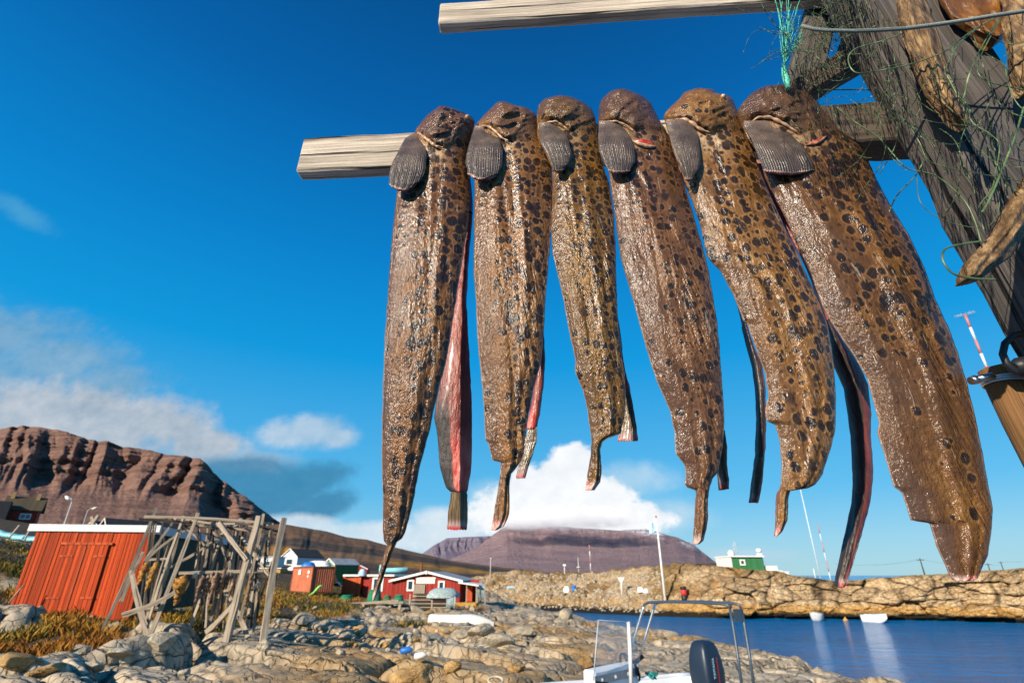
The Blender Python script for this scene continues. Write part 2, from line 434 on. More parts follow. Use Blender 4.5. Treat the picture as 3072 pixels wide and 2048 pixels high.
def land_h(x, y):
    h, d = base_h(x, y)
    gm = grass_mask(x, y)
    wx = x + .5 * fbm(x * .5, y * .5, o=3, s=2); wy = y + .5 * fbm(x * .5, y * .5, o=3, s=8)
    f1, f2, cid, cx, cy = voro(wx * .30 + wy * .08, wy * .55, s=3)
    e = np.clip((f2 - f1) / .26, 0, 1); blk = np.sqrt(1 - (1 - e) ** 2)
    k1 = .62 * (blk - .8) + .42 * (cid - .5) + .26 * (cx * (cid * 7 % 1 - .5) + cy * (cid * 13 % 1 - .5))
    f1, f2, ci2, cx, cy = voro(wx * .95 + wy * .2, wy * 1.6, s=13)
    e = np.clip((f2 - f1) / .30, 0, 1); b2 = np.sqrt(1 - (1 - e) ** 2)
    rough = ss(-.1, .25, fbm(x * .16, y * .16, o=3, s=77))
    k2 = (.30 * (b2 - .75) + .22 * (ci2 - .5) + .10 * (cx * (ci2 * 5 % 1 - .5) + cy * (ci2 * 11 % 1 - .5))) * (.25 + .75 * rough)
    k3 = .05 * fbm(x * 2.2, y * 2.2, o=4, s=5)
    am = (1 - .85 * gm)
    near = ss(3, 7, np.hypot(x, y))
    hh = h + (k1 + k2) * am * near + k3 + gm * .12 * fbm(x * .9, y * .9, o=3, s=51)
    crack = 1 - e
    return hh, d, gm, e, ci2
_az = np.radians(np.linspace(-62, 62, 760)); _r = np.exp(np.linspace(math.log(2.2), math.log(150), 560))
_R, _T = np.meshgrid(_r, _az, indexing='ij')
_X = _R * np.sin(_T); _Y = _R * np.cos(_T) 
_H, _D, _GM, _CI, _CJ = land_h(_X, _Y)
def ground_z(x, y):
    h = land_h(np.array([float(x)]), np.array([float(y)]))[0]
    return float(h[0])
def ground_low(x, y, r=.4):
    a = np.linspace(0, 2 * PI, 8, endpoint=False)
    return float(land_h(x + r * np.cos(a), y + r * np.sin(a))[0].min())

def rock_mat(name, c0, c1, c2, sc=1., wetline=None, crk=.8, rust=(.34, .17, .05)):
    g = G(name); p = g.pos()
    n1 = g.noise(p, .9 * sc, 7, .62); n2 = g.noise(p, 5 * sc, 6, .65); n3 = g.noise(p, 28 * sc, 4, .6)
    k = g.ramp(n1, [(.3, c0), (.5, c1), (.7, c2)])
    k = g.mix(g.rng(n2, .42, .68, 0, .55), k, tuple(x * .55 for x in c1))
    k = g.mix(g.rng(n3, .55, .75, 0, .35), k, tuple(min(1, x * 1.35) for x in c2))
    k = g.mix(g.rng(g.noise(p, .5 * sc, 5, .7), .56, .7, 0, .7), k, rust)
    vd = g.vadd(p, g.scale(g.noise(p, 2. * sc, 3, .5, out='Color'), .5))
    cr = g.math('SUBTRACT', 1, g.rng(g.voro(g.map(vd, (.55, .8, 1.7)), 1.3 * sc, 'DISTANCE_TO_EDGE'), 0, .035))
    cr2 = g.math('SUBTRACT', 1, g.rng(g.voro(g.map(vd, (1, 1, 1.3)), 4.2 * sc, 'DISTANCE_TO_EDGE'), 0, .05))
    cr = g.math('MAXIMUM', cr, g.math('MULTIPLY', cr2, .5))
    k = g.mix(g.math('MULTIPLY', cr, crk), k, tuple(x * .16 for x in c0))
    h = g.math('ADD', g.math('MULTIPLY', n2, .6), g.math('MULTIPLY', n3, .25))
    h = g.math('SUBTRACT', h, g.math('MULTIPLY', cr, .9))
    return g, k, h, p
g, k, h, p = rock_mat('shore rock', (.27, .22, .155), (.47, .38, .26), (.62, .51, .36), .8, crk=.6)
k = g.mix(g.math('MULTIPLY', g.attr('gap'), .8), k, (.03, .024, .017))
gm = g.attr('grassy')
soil = g.ramp(g.noise(p, 3, 6, .7), [(.35, (.03, .02, .01)), (.55, (.085, .055, .02)), (.75, (.17, .115, .045))])
k = g.mix(g.attr('ochre'), k, g.ramp(g.noise(p, 2.2, 5, .6), [(.3, (.22, .115, .03)), (.7, (.48, .30, .11))]))
k = g.mix(gm, k, soil)
wet = g.rng(g.math('ADD', g.xyz(p)[2], g.math('MULTIPLY', g.noise(p, 1.1, 4, .6), .6)), .25, .75, 1, 0)
k = g.mix(wet, k, (.03, .022, .012))
M_SHORE = g.fin(k, g.rng(wet, 0, 1, .82, .35), g.bump(h, .9, .06), .35)
och = ss(-.05, .3, fbm(_X * .13, _Y * .13, o=4, s=91) + ss(7, -1, np.abs(_X - 3)) * .35 * ss(40, 10, _Y) - .12) * .8 * (1 - _GM)
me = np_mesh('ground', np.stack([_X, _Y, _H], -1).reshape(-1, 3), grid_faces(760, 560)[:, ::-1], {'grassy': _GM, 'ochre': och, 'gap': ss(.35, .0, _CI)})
struct(link_mesh('ground', me, M_SHORE))

# seabed / base ground sheet out to the horizon and the water on it
g = G('sea floor'); M_BED = g.fin(g.ramp(g.noise(g.pos(), .3, 4), [(.3, (.02, .025, .025)), (.7, (.05, .05, .04))]), .9)
def sheet(name, z, m, s=9000):
    me = bpy.data.meshes.new(name); me.from_pydata([(-s, -s, z), (s, -s, z), (s, s, z), (-s, s, z)], [], [(0, 1, 2, 3)])
    return struct(link_mesh(name, me, m))
sheet('seabed', -6, M_BED)
g = G('harbour water'); p = g.pos()
w1 = g.noise(g.map(p, (1, 1.3, 1), (0, 0, .3)), 1.6, 5, .6, .4); w2 = g.noise(g.map(p, (1, 1.5, 1), (0, 0, -.2)), 6.5, 4, .6, .3); w3 = g.noise(g.map(p, (.5, 1.4, 1)), .14, 4, .6); w4 = g.noise(g.map(p, (1, 2.2, 1), (0, 0, .15)), .45, 4, .55)
hh = g.math('ADD', g.math('MULTIPLY', w1, 1.), g.math('MULTIPLY', w2, .55))
hh = g.math('ADD', g.math('MULTIPLY', hh, g.rng(w3, .3, .7, .45, 1.2)), g.math('MULTIPLY', w4, 2.0))
M_WATER = g.fin((.001, .17, .46), .10, g.bump(hh, 1., .6), .34)
M_WATER.node_tree.nodes['Principled BSDF'].inputs['IOR'].default_value = 1.33
sheet('water', 0, M_WATER)

# ------------------------------------------------------------------ rocky cliffs on the far shore
CL_TOP = [(1330, 1752), (1400, 1732), (1500, 1716), (1560, 1711), (1640, 1716), (1760, 1716), (1830, 1712), (1900, 1702), (1950, 1697), (2050, 1697), (2130, 1695), (2200, 1700), (2290, 1707), (2340, 1713), (2370, 1723), (2440, 1733), (2500, 1739), (2570, 1735), (2640, 1728), (2760, 1722), (2850, 1718), (2930, 1712), (3072, 1703), (3400, 1690), (3800, 1680)]
CL_WAT = [(1330, 1812), (1420, 1816), (1500, 1822), (1600, 1829), (1750, 1838), (1900, 1845), (2050, 1850), (2200, 1854), (2300, 1853), (2500, 1854), (2700, 1858), (2900, 1862), (3072, 1868), (3400, 1880), (3800, 1890)]
CL_DEP = [(1330, 30), (1500, 26), (1800, 22), (1950, 14), (2100, 8), (2300, 4), (2600, 3.2), (3072, 3.5), (3800, 4)]
nS, nV = 900, 130
Xs = np.linspace(1330, 3700, nS)
ty = np.interp(Xs, *zip(*CL_TOP)); wy = np.interp(Xs, *zip(*CL_WAT)); dp = np.interp(Xs, *zip(*CL_DEP))
def np_ray(X, Y):
    a = (X - 1536) / 1536.; b = (1024 - Y) / 1536.; return a, CP - b * SP, SP + b * CP
ax, ay, azz = np_ray(Xs, wy); t = -CAMZ / azz; Wx, Wy = ax * t, ay * t
hd = np.hypot(Wx, Wy); ux, uy = Wx / hd, Wy / hd
bx, by, bz = np_ray(Xs, ty)
s_top = np.hypot(bx, by); topz = CAMZ + bz / s_top * (hd + dp)
ux2, uy2 = bx / s_top, by / s_top
V = np.linspace(0, 1, nV)[:, None]
prof_s = np.where(V < .04, -1.5 + V / .04 * 1.5, 0)
u = np.clip((V - .04) / .66, 0, 1)                        # up the face
steep = ss(12, 4, dp)[None, :]
face_z = u ** (1.0) * topz[None, :]
lean = u ** 1.6 * steep + (1 - steep) * (u ** .9)
dist = hd[None, :] + dp[None, :] * lean + np.where(V < .04, -(1 - V / .04) * 1.5, 0)
zz = np.where(V < .04, (V / .04 - 1) * 1.2, face_z)
back = np.clip((V - .70) / .30, 0, 1)
dist = dist + back ** 1.5 * 60
zz = zz - back ** 2 * 6.0
wux = ux[None, :] * (1 - u) + ux2[None, :] * u; wuy = uy[None, :] * (1 - u) + uy2[None, :] * u
cx_, cy_ = wux * dist, wuy * dist
# blocky relief: bedding steps and vertical joints
sx_ = np.cumsum(np.r_[0, np.hypot(np.diff(Wx), np.diff(Wy))])[None, :] + 0 * V
q1, q2, qid, _, _ = voro((sx_ + .8 * fbm(sx_ * .3, zz * .6, o=2, s=3)) * .33, (zz + .18 * sx_ * .15 + .4 * fbm(sx_ * .2, zz, o=2, s=6)) * .85, s=21)
e1 = np.clip((q2 - q1) / .30, 0, 1)
r1, r2, rid, _, _ = voro(sx_ * 1.1 + .3 * fbm(sx_, zz, o=2), zz * 2.1, s=22)
e2 = np.clip((r2 - r1) / .35, 0, 1)
big = fbm(sx_ * .13, zz * .3, o=4, s=12)
j1, j2, jid, _, _ = voro((sx_ + zz * .12 + .8 * fbm(sx_ * .4, zz * .8, o=2, s=71)) * .13 + 0 * zz, 0 * zz + .5, s=61, jit=.9)
jnt = (jid - .5) + .6 * np.sqrt(np.clip((j2 - j1) / .12, 0, 1))
rel = 1.6 * (qid - .5) + .55 * np.sqrt(e1) + .38 * (rid - .5) + .22 * np.sqrt(e2) + 1.6 * big + .8 * jnt
fmask = ss(.02, .10, V) * (1 - ss(.70, .80, V)) * (.35 + .65 * steep)
amp = rel * fmask * 1.0
cx_ = cx_ - ux[None, :] * amp; cy_ = cy_ - uy[None, :] * amp
zz = zz + (.25 * fbm(sx_ * .5, dist * .5, o=4, s=44) + .35 * fbm(sx_ * .16, dist * .1, o=2, s=45) + (1 - steep) * .45 * (np.sqrt(e1) - .5 + (rid - .5) * .5)) * ss(.08, .3, V) * (1 - .6 * ss(.62, .7, V) * (1 - ss(.7, .72, V)))
g, k, h, p = rock_mat('cliff rock', (.27, .185, .10), (.52, .36, .19), (.70, .52, .31), .45, crk=.2, rust=(.40, .20, .06))
k = g.mix(g.rng(g.noise(g.map(p, (1, 1, .25)), 1.4, 5, .6), .54, .68, 0, .6), k, (.09, .07, .045))
k = g.mix(g.attr('tundra'), k, g.ramp(g.noise(p, 1.2, 6, .7), [(.35, (.12, .07, .025)), (.6, (.32, .19, .06)), (.75, (.44, .27, .09))]))
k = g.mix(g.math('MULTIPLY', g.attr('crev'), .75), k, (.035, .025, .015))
zed = g.xyz(p)[2]
k = g.mix(g.math('MULTIPLY', g.rng(g.math('SUBTRACT', zed, g.math('MULTIPLY', g.noise(p, .7, 5, .7), 1.2)), .4, 1.1, 1, 0), .75), k, (.46, .25, .06))
k = g.mix(g.rng(g.math('SUBTRACT', zed, g.math('MULTIPLY', g.noise(p, .9, 6, .7), 1.0)), -.05, .30, 1, 0), k, (.018, .013, .006))
M_CLIFF = g.fin(k, .85, g.bump(h, 1., .12), .25)
tund = np.clip(ss(.60, .74, V + .08 * fbm(sx_ * .3, zz, o=3, s=3)) + (1 - steep) * ss(.05, .3, fbm(sx_ * .22, dist * .35, o=4, s=8)) * ss(.1, .3, V) * .9, 0, 1)
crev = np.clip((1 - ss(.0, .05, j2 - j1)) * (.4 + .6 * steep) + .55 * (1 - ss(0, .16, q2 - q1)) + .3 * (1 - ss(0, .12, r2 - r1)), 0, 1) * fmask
me = np_mesh('cliff', np.stack([cx_, cy_, zz], -1).reshape(-1, 3), grid_faces(nS, nV), {'tundra': tund, 'crev': crev})
struct(link_mesh('cliff', me, M_CLIFF))
def cliff_pt(X, Y):
    """the point of the far shore nearest to what shows at photo position X, Y"""
    j = int(np.argmin(np.abs(Xs - X)))
    best = None
    for dj in range(-25, 26):
        jj = min(max(j + dj, 0), nS - 1)
        P = np.stack([cx_[:, jj], cy_[:, jj], zz[:, jj]], -1)
        yy = P[:, 1] * CP + (P[:, 2] - CAMZ) * SP
        px_ = 1536 + 1536 * P[:, 0] / yy; py_ = 1024 - 1536 * (-P[:, 1] * SP + (P[:, 2] - CAMZ) * CP) / yy
        d = np.hypot(px_ - X, py_ - Y); d[V[:, 0] > .72] = 1e9
        i = int(np.argmin(d))
        if best is None or d[i] < best[0]: best = (d[i], Vector(P[i]))
    return best[1]

# ------------------------------------------------------------------ hills and mountains
def ridge(name, outline, ytop, ybase, zbase, m, nS=520, nV=150, cliff=.35, gul=(.02, 60.), seed=0, back=.4, x0=None, x1=None, prof=1., amp=1., scree=.16):
    Xs = np.linspace(outline[0][0], outline[-1][0], nS)
    ty = np.interp(Xs, *zip(*outline))
    a, b, c = np_ray(Xs, ty)
    dirx = a / b; rz = c / b
    nb = int(nV * .8)
    V = np.linspace(0, 1, nb)[:, None]
    topz = CAMZ + rz[None, :] * ytop
    # scree slope, then cliff
    vc = 1 - cliff
    z = np.where(V < vc, (V / vc) ** 1.35 * .58, .58 + (V - vc) / max(cliff, 1e-3) * .42) if cliff > 0 else V ** prof
    yq = np.where(V < vc, V / vc * .80, .80 + (V - vc) / max(cliff, 1e-3) * .20) if cliff > 0 else V
    y = ybase + (ytop - ybase) * yq + 0 * topz
    zz = zbase + (topz - zbase) * z
    x = dirx[None, :] * y
    L = ytop * gul[0]
    sx = dirx[None, :] * ytop / L + .25 * fbm(dirx[None, :] * ytop / L * 1.3 + 7, zz / L * 1.2, o=3, s=seed + 1)
    rg = 1 - np.abs(fbm(sx, zz / L * .25, o=4, s=seed + 3))          # gullies running down
    rg2 = 1 - np.abs(fbm(sx * 3.1, zz / L * .5, o=3, s=seed + 9))
    env = np.sin(np.clip(V, 0, 1) * PI * .93) ** .6
    if cliff > 0: env = env * (scree + (1 - scree) * ss(vc - .16, vc + .08, V + .08 * fbm(sx * 1.7, sx * 0, o=3, s=seed + 41)))
    y = y + (rg - .72) * gul[1] * 2.2 * env + (rg2 - .7) * gul[1] * .38 * env + fbm(sx * 9, zz / L * 6, o=4, s=seed + 4) * gul[1] * .10 * env
    x = dirx[None, :] * y
    if cliff > 0:                                               # bedding ledges in the cliff
        led = fbm(sx * .8, zz / (L * .11), o=4, s=seed + 20)
        y = y + led * gul[1] * .30 * ss(vc - .05, vc + .1, V)
        x = dirx[None, :] * y
    # plateau behind
    Vb = np.linspace(0, 1, nV - nb + 1)[1:, None]
    yb = y[-1:, :] + Vb * (ytop * back); zb = zz[-1:, :] - Vb ** 1.5 * (zz[-1:, :] - zbase) * .8; xb = x[-1:, :] * (yb / y[-1:, :])
    x = np.r_[x, xb]; y = np.r_[y, yb]; zz = np.r_[zz, zb]
    vv = np.r_[V + 0 * topz, 1 + Vb + 0 * topz]
    me = np_mesh(name, np.stack([x, y, zz], -1).reshape(-1, 3), grid_faces(nS, x.shape[0]), {'vv': vv})
    return struct(link_mesh(name, me, m))

def mount_mat(name, cols, sc, snow=None, bumpd=6, haze=(.3, .35, .5), hz=0., zs=.0):  # no air is built; distance haze is put into the rock colours
    g = G(name); p = g.pos(); q = g.scale(p, sc)
    n1 = g.noise(g.map(q, (1, 1, 2.5)), 3, 8, .65); n2 = g.noise(g.map(q, (1, 1, 1)), 26, 6, .65)
    st = g.noise(g.map(q, (.6, .6, 9)), 4, 5, .6)                 # bedding
    k = g.ramp(g.math('ADD', g.math('MULTIPLY', n1, .6), g.math('MULTIPLY', n2, .4)), [(.32, cols[0]), (.5, cols[1]), (.68, cols[2])])
    k = g.mix(g.rng(st, .47, .62, 0, .55), k, cols[3])
    if snow:
        zf = g.math('ADD', g.xyz(p)[2], g.math('MULTIPLY', g.math('SUBTRACT', n2, .5), snow[1]))
        zf = g.math('ADD', zf, g.rng(g.xyz(p)[0], 600, 1300, -60, 75))
        sn = g.math('MULTIPLY', g.rng(zf, snow[0] - snow[2], snow[0] + snow[2]), g.rng(n1, .44, .56))
        k = g.mix(sn, k, (.8, .82, .86))
    return g.fin(k, .95, g.bump(g.math('ADD', n2, g.math('MULTIPLY', st, .8)), .9, bumpd), .1)
M_MT1 = mount_mat('left mountain', [(.14, .077, .06), (.225, .13, .097), (.29, .182, .135), (.11, .058, .046)], .004, bumpd=9)
MT1 = [(-500, 1330), (-250, 1300), (0, 1287), (60, 1281), (150, 1288), (260, 1313), (300, 1320), (380, 1338), (420, 1339), (500, 1360), (560, 1368), (600, 1378), (632, 1402), (660, 1432), (700, 1465), (760, 1510), (820, 1552), (870, 1580), (960, 1640), (1050, 1690)]
ridge('mountain', MT1, 1400, 640, 10, M_MT1, 640, 200, .36, (.10, 90.), 5)
M_MT2 = mount_mat('middle mountain', [(.19, .14, .16), (.29, .20, .20), (.36, .255, .24), (.22, .15, .155)], .0022, snow=(235, 170, 30), bumpd=25)
MT2 = [(1200, 1722), (1330, 1685), (1400, 1656), (1440, 1632), (1480, 1602), (1522, 1570), (1600, 1574), (1700, 1580), (1800, 1586), (1860, 1590), (1905, 1586), (1935, 1583), (1960, 1590), (2000, 1604), (2030, 1610), (2060, 1624), (2080, 1628), (2100, 1648), (2140, 1680), (2190, 1715), (2260, 1735)]
ridge('mountain', MT2, 3600, 1900, 0, M_MT2, 520, 160, .25, (.09, 110.), 15, scree=.3)
M_MT3 = mount_mat('far mountain', [(.13, .11, .15), (.18, .15, .19), (.21, .17, .205), (.15, .12, .15)], .002, bumpd=12)
MT3 = [(1180, 1720), (1260, 1665), (1300, 1636), (1340, 1613), (1400, 1609), (1470, 1607), (1560, 1606), (1650, 1640), (1800, 1700)]
ridge('mountain', MT3, 5200, 3600, 0, M_MT3, 300, 110, .4, (.03, 120.), 25)
# low brown tundra hill with basalt bands
g = G('tundra hill'); p = g.pos()
n1 = g.noise(g.map(p, (.012, .012, .05)), 1, 8, .65); n2 = g.noise(g.map(p, (.12, .12, .2)), 1, 6, .65)
k = g.ramp(g.math('ADD', g.math('MULTIPLY', n1, .5), g.math('MULTIPLY', n2, .5)), [(.3, (.085, .047, .028)), (.5, (.155, .088, .05)), (.7, (.21, .125, .06))])
zed = g.xyz(p)[2]
ban = g.math('MULTIPLY', g.attr('band'), g.rng(n2, .3, .5))
k = g.mix(ban, k, g.ramp(g.noise(g.map(p, (.35, .35, .05)), 1, 5, .7), [(.35, (.018, .015, .013)), (.65, (.10, .078, .06))]))
k = g.mix(g.math('MULTIPLY', g.attr('gold'), g.rng(n2, .35, .6)), k, (.40, .20, .012))
M_HILL = g.fin(k, .95, g.bump(g.math('ADD', n2, n1), 1., 1.2), .1)
HL = [(-700, 1600), (0, 1600), (300, 1590), (600, 1576), (780, 1572), (850, 1570), (900, 1580), (980, 1592), (1040, 1610), (1100, 1617), (1180, 1640), (1250, 1656), (1350, 1680), (1450, 1694), (1540, 1704), (1640, 1716), (1800, 1725), (2000, 1740)]
hl = ridge('hill', HL, 420, 125, 3.0, M_HILL, 640, 220, 0, (.05, 10.), 35, prof=1.15)
me = hl.data; co = np.zeros(len(me.vertices) * 3, np.float32); me.vertices.foreach_get('co', co); co = co.reshape(-1, 3)
yy = co[:, 1] * CP + (co[:, 2] - CAMZ) * SP
PX = 1536 + 1536 * co[:, 0] / yy
lev = co[:, 2] / np.maximum(1, np.interp(PX, [0, 850, 1100, 1540, 2000], [60, 42, 32, 12, 6]))
w = .10 * fbm(co[:, 0] * .02, co[:, 1] * .006, o=4, s=6)
b1 = ss(.40, .44, lev + w) * (1 - ss(.56, .60, lev + w * 1.3)) + ss(.12, .15, lev + w) * (1 - ss(.24, .28, lev + w * 1.3)) * ss(-160, -60, co[:, 0] + 30)
gd = ss(.27, .31, lev + w) * (1 - ss(.36, .42, lev + w)) + ss(.0, .03, lev + w) * (1 - ss(.10, .14, lev + w))
gd = gd * ss(.0, .3, fbm(co[:, 0] * .03, co[:, 1] * .03, o=4, s=2) + .25) * ss(-190, -110, co[:, 0])
at = me.attributes.new('band', 'FLOAT', 'POINT'); at.data.foreach_set('value', np.clip(b1, 0, 1).astype(np.float32))
at = me.attributes.new('gold', 'FLOAT', 'POINT'); at.data.foreach_set('value', np.clip(gd, 0, 1).astype(np.float32))
# ------------------------------------------------------------------ wolffish, cut open and hung over the rail
RAIL_A = Vector((-.56, 1.0)); RAIL_B = Vector((.90, .90))
def rail_y(x): return 1.0 + (x + .54) * (-.0714)

def slab(L, R, y0, bulge, backb, nu=56, nv=250, plane=None, pexp=2.4, jag=0, jagn=9, ridge_amp=0, ridge_n=0, wr=0, seed=0, corner=0, headv=None, head=0, rv=(.02, .25), lean=0, foldv=None, thick=.005, cutright=0, yslope=-.0714):
    """a fleshy slab whose left and right rims are measured as (X, Y) lists; returns verts, faces, u, v, front flag"""
    Y0 = max(L[0][1], R[0][1]); Y1 = min(L[-1][1], R[-1][1])
    Y0, Y1 = min(L[0][1], R[0][1]), max(L[-1][1], R[-1][1])
    rows = np.linspace(0, 1, nv)
    # denser rows near both ends
    rows = rows - .03 * np.sin(rows * 2 * PI)
    Yr = Y0 + (Y1 - Y0) * rows
    lx = np.interp(Yr, [p[1] for p in L], [p[0] for p in L]); rx = np.interp(Yr, [p[1] for p in R], [p[0] for p in R])
    rnd = np.random.RandomState(seed)
    lx = lx + 1.6 * fbm(Yr * .05, Yr * 0 + seed, o=3); rx = rx + 1.6 * fbm(Yr * .05, Yr * 0 + seed + 9, o=3)
    U = np.linspace(0, 1, nu)[None, :]; U = .5 - .5 * np.cos(U * PI) * (.35) - .5 * (1 - 2 * U) * .65
    Vv = rows[:, None]
    X = lx[:, None] * (1 - U) + rx[:, None] * U
    Yp = Yr[:, None] + 0 * U
    if corner: Yp = Yp - corner * np.abs(2 * U - 1) ** 3 * Vv ** 4
    if jag: Yp = Yp + jag * (np.abs(np.sin(U * PI * jagn)) - .6 + .8 * fbm(U * jagn * .7 + seed, U * 0, o=2)) * Vv ** 10
    wpx = np.maximum(rx - lx, 1)[:, None]
    a = (X - 1536) / 1536.; b = (1024 - Yp) / 1536.
    dy = CP - b * SP; dz = SP + b * CP
    yb = y0 + 0 * X if plane is None else plane(X, Yp)
    wid = wpx / 1536. * yb                                        # local width in metres
    prof = 1 - np.abs(2 * U - 1) ** pexp
    bf = np.minimum(bulge(Vv) if callable(bulge) else bulge, wid * .42) * prof
    m_x = a / dy * yb; m_z = dz / dy * yb
    if wr: bf = bf + wr * fbm(m_x * 22 + seed, m_z * 9, o=4, s=seed) * prof ** .5
    if ridge_n: bf = bf + ridge_amp * (np.cos(U * ridge_n * 2 * PI) * .5 + .25 * fbm(U * ridge_n * 2, Vv * 5, o=2, s=seed)) * ss(rv[0], rv[1], Vv) * prof ** .3
    if callable(head): bf = bf + head(U, Vv, m_x, m_z)
    yf = yb - bf
    bb = np.minimum(backb(Vv) if callable(backb) else backb, 1) * (1 - np.abs(2 * U - 1) ** 4) + thick * prof ** .25
    # keep front rows on their sight lines: position = direction * (y / dir_y)
    tf = yf / dy; tb = (yb + bb) / dy
    F = np.stack([a * tf, yf, CAMZ + dz * tf], -1)
    B = np.stack([a * tf, yb + bb, CAMZ + dz * tf], -1)
    nF = nu * nv
    idx = np.arange(nF).reshape(nv, nu)
    bidx = idx.copy(); inner = np.zeros((nv, nu), bool); inner[1:-1, 1:-1] = True
    bidx[inner] = nF + np.arange(inner.sum())
    V_ = np.r_[F.reshape(-1, 3), B[inner]]
    ff = np.stack([idx[:-1, :-1], idx[1:, :-1], idx[1:, 1:], idx[:-1, 1:]], -1).reshape(-1, 4)
    fb = np.stack([bidx[:-1, :-1], bidx[:-1, 1:], bidx[1:, 1:], bidx[1:, :-1]], -1).reshape(-1, 4)
    uu = np.r_[(U + 0 * X).ravel(), (U + 0 * X)[inner]]; vv = np.r_[(Vv + 0 * X).ravel(), (Vv + 0 * X)[inner]]
    fr = np.r_[np.zeros(nF), np.ones(inner.sum())]
    return V_, np.r_[ff, fb], uu, vv, fr, (Yp, X, yf)

def skin_mat(name, base, dark, ochre, lean, spot=1., sscale=62., thr=.36, gloss=.20, grey=(.075, .050, .042)):
    g = G(name); c = g.co(); 
    q = g.map(c, (1, 1, 1), (0, lean, 0))
    n1 = g.noise(q, 9, 5, .6); n2 = g.noise(q, 42, 5, .65); n3 = g.noise(g.map(q, (1, 1, .25)), 210, 3, .6)
    dark, base, ochre = [tuple(x * m for x, m in zip(t, (.76, .59, .36))) for t in (dark, base, ochre)]
    k = g.ramp(g.math('ADD', g.math('MULTIPLY', n1, .55), g.math('MULTIPLY', n2, .45)), [(.36, dark), (.5, base), (.64, ochre)])
    k = g.mix(g.math('MULTIPLY', g.attr('greyish'), .6), k, grey)
    k = g.mix(g.math('MULTIPLY', g.attr('pale'), g.rng(n2, .3, .6)), k, (.50, .34, .19))
    # spots
    qx = g.xyz(g.vadd(q, g.scale(g.noise(q, 60, 3, .5, out='Color'), .010)))
    sv = g.comb(qx[0], g.math('MULTIPLY', qx[2], .84), 0)
    d1 = g.voro(sv, sscale, rnd=.9, dim='2D'); cidc = g.voro(sv, sscale, out='Color', rnd=.9, dim='2D')
    sz = g.xyz(cidc)[0]
    dens = g.attr('spots')
    th = g.math('MULTIPLY', g.math('ADD', .15, g.math('MULTIPLY', sz, .36)), g.rng(dens, 0, 1, .65, 1.06, False))
    th = g.math('ADD', th, g.math('MULTIPLY', g.math('SUBTRACT', n2, .5), .30))
    gate = g.rng(g.xyz(cidc)[1], g.math('SUBTRACT', 1.0, g.math('MULTIPLY', dens, 1.05)), g.math('SUBTRACT', 1.04, g.math('MULTIPLY', dens, 1.05)))
    sp = g.math('MULTIPLY', g.math('SUBTRACT', 1, g.rng(d1, g.math('SUBTRACT', th, .10), g.math('ADD', th, .07))), gate)
    # small satellites
    sv2 = g.vadd(sv, (.31, .7, 0))
    d2 = g.voro(sv2, sscale * 2.0, dim='2D'); c2 = g.voro(sv2, sscale * 2.0, out='Color', dim='2D')
    s2 = g.math('MULTIPLY', g.math('SUBTRACT', 1, g.rng(d2, .20, .38)), g.math('MULTIPLY', g.rng(g.xyz(c2)[0], .55, .6), g.rng(dens, .15, .8)))
    sp = g.math('MAXIMUM', sp, g.math('MULTIPLY', s2, .8))
    sv3 = g.vadd(sv, (.13, .27, 0)); d3 = g.voro(sv3, sscale * .6, dim='2D'); c3 = g.voro(sv3, sscale * .6, out='Color', dim='2D')
    s3 = g.math('MULTIPLY', g.math('SUBTRACT', 1, g.rng(g.math('ADD', d3, g.math('MULTIPLY', g.math('SUBTRACT', n2, .5), .3)), .17, .33)), g.math('MULTIPLY', g.rng(g.xyz(c3)[0], .70, .74), g.rng(dens, .2, .8)))
    sp = g.math('MAXIMUM', sp, g.math('MULTIPLY', s3, .92))
    halo = g.math('MULTIPLY', g.math('SUBTRACT', 1, g.rng(d1, th, g.math('ADD', th, .22))), gate)
    k = g.mix(g.math('MULTIPLY', g.math('SUBTRACT', halo, sp, clamp=True), .5), k, tuple(min(1, v * 1.25 + .02) for v in ochre))
    k = g.mix(g.math('MULTIPLY', sp, g.rng(n2, .3, .6, .72, .97)), k, (.014, .009, .007))
    # scratches and slime
    scr = g.rng(g.noise(g.map(q, (1, 1, .10), (0, .5, 0)), 120, 3, .5, 1.2), .66, .69)
    k = g.mix(g.math('MULTIPLY', scr, .35), k, (.55, .42, .28))
    red = g.rng(g.noise(q, 26, 4, .7), .70, .75)
    k = g.mix(g.math('MULTIPLY', red, .45), k, (.35, .03, .02))
    # pale tips and cut rims
    k = g.mix(g.attr('tip'), k, g.ramp(n2, [(.36, (.55, .06, .05)), (.50, (.58, .40, .33))]))
    k = g.mix(g.attr('rim'), k, (.50, .33, .24))
    k = g.mix(g.attr('inside'), k, g.ramp(n2, [(.35, (.16, .02, .02)), (.7, (.42, .09, .07))]))
    fold = g.wave(g.map(q, (1, .2, .18)), 38, 5, 3, 1.5)
    rq = g.map(c, (1, .3, 1), (0, lean + .20, 0))
    rays = g.math('MULTIPLY', g.noise(g.map(rq, (1, 1, .045)), 150, 3, .55), g.attr('fin'))
    pores = g.noise(g.map(q, (1.0, 1.0, .6), (0, .35, 0)), 190, 3, .6)
    hw = g.math('MULTIPLY', g.noise(g.map(q, (.5, .5, 1.6), (0, .3, 0)), 70, 4, .6, .8), g.attr('headw'))
    h = g.math('ADD', g.math('MULTIPLY', fold, .05), g.math('MULTIPLY', n3, .42))
    h = g.math('ADD', h, g.math('MULTIPLY', rays, 3.4)); h = g.math('ADD', h, g.math('ADD', g.math('MULTIPLY', pores, g.math('MULTIPLY', g.rng(n1, .35, .62, .6, 1.3), g.rng(g.attr('vv'), .2, .6, .9, 1.75))), g.math('MULTIPLY', hw, 2.4))); h = g.math('ADD', h, g.math('MULTIPLY', n2, .35))
    nr = g.bump(h, .56, .0043)
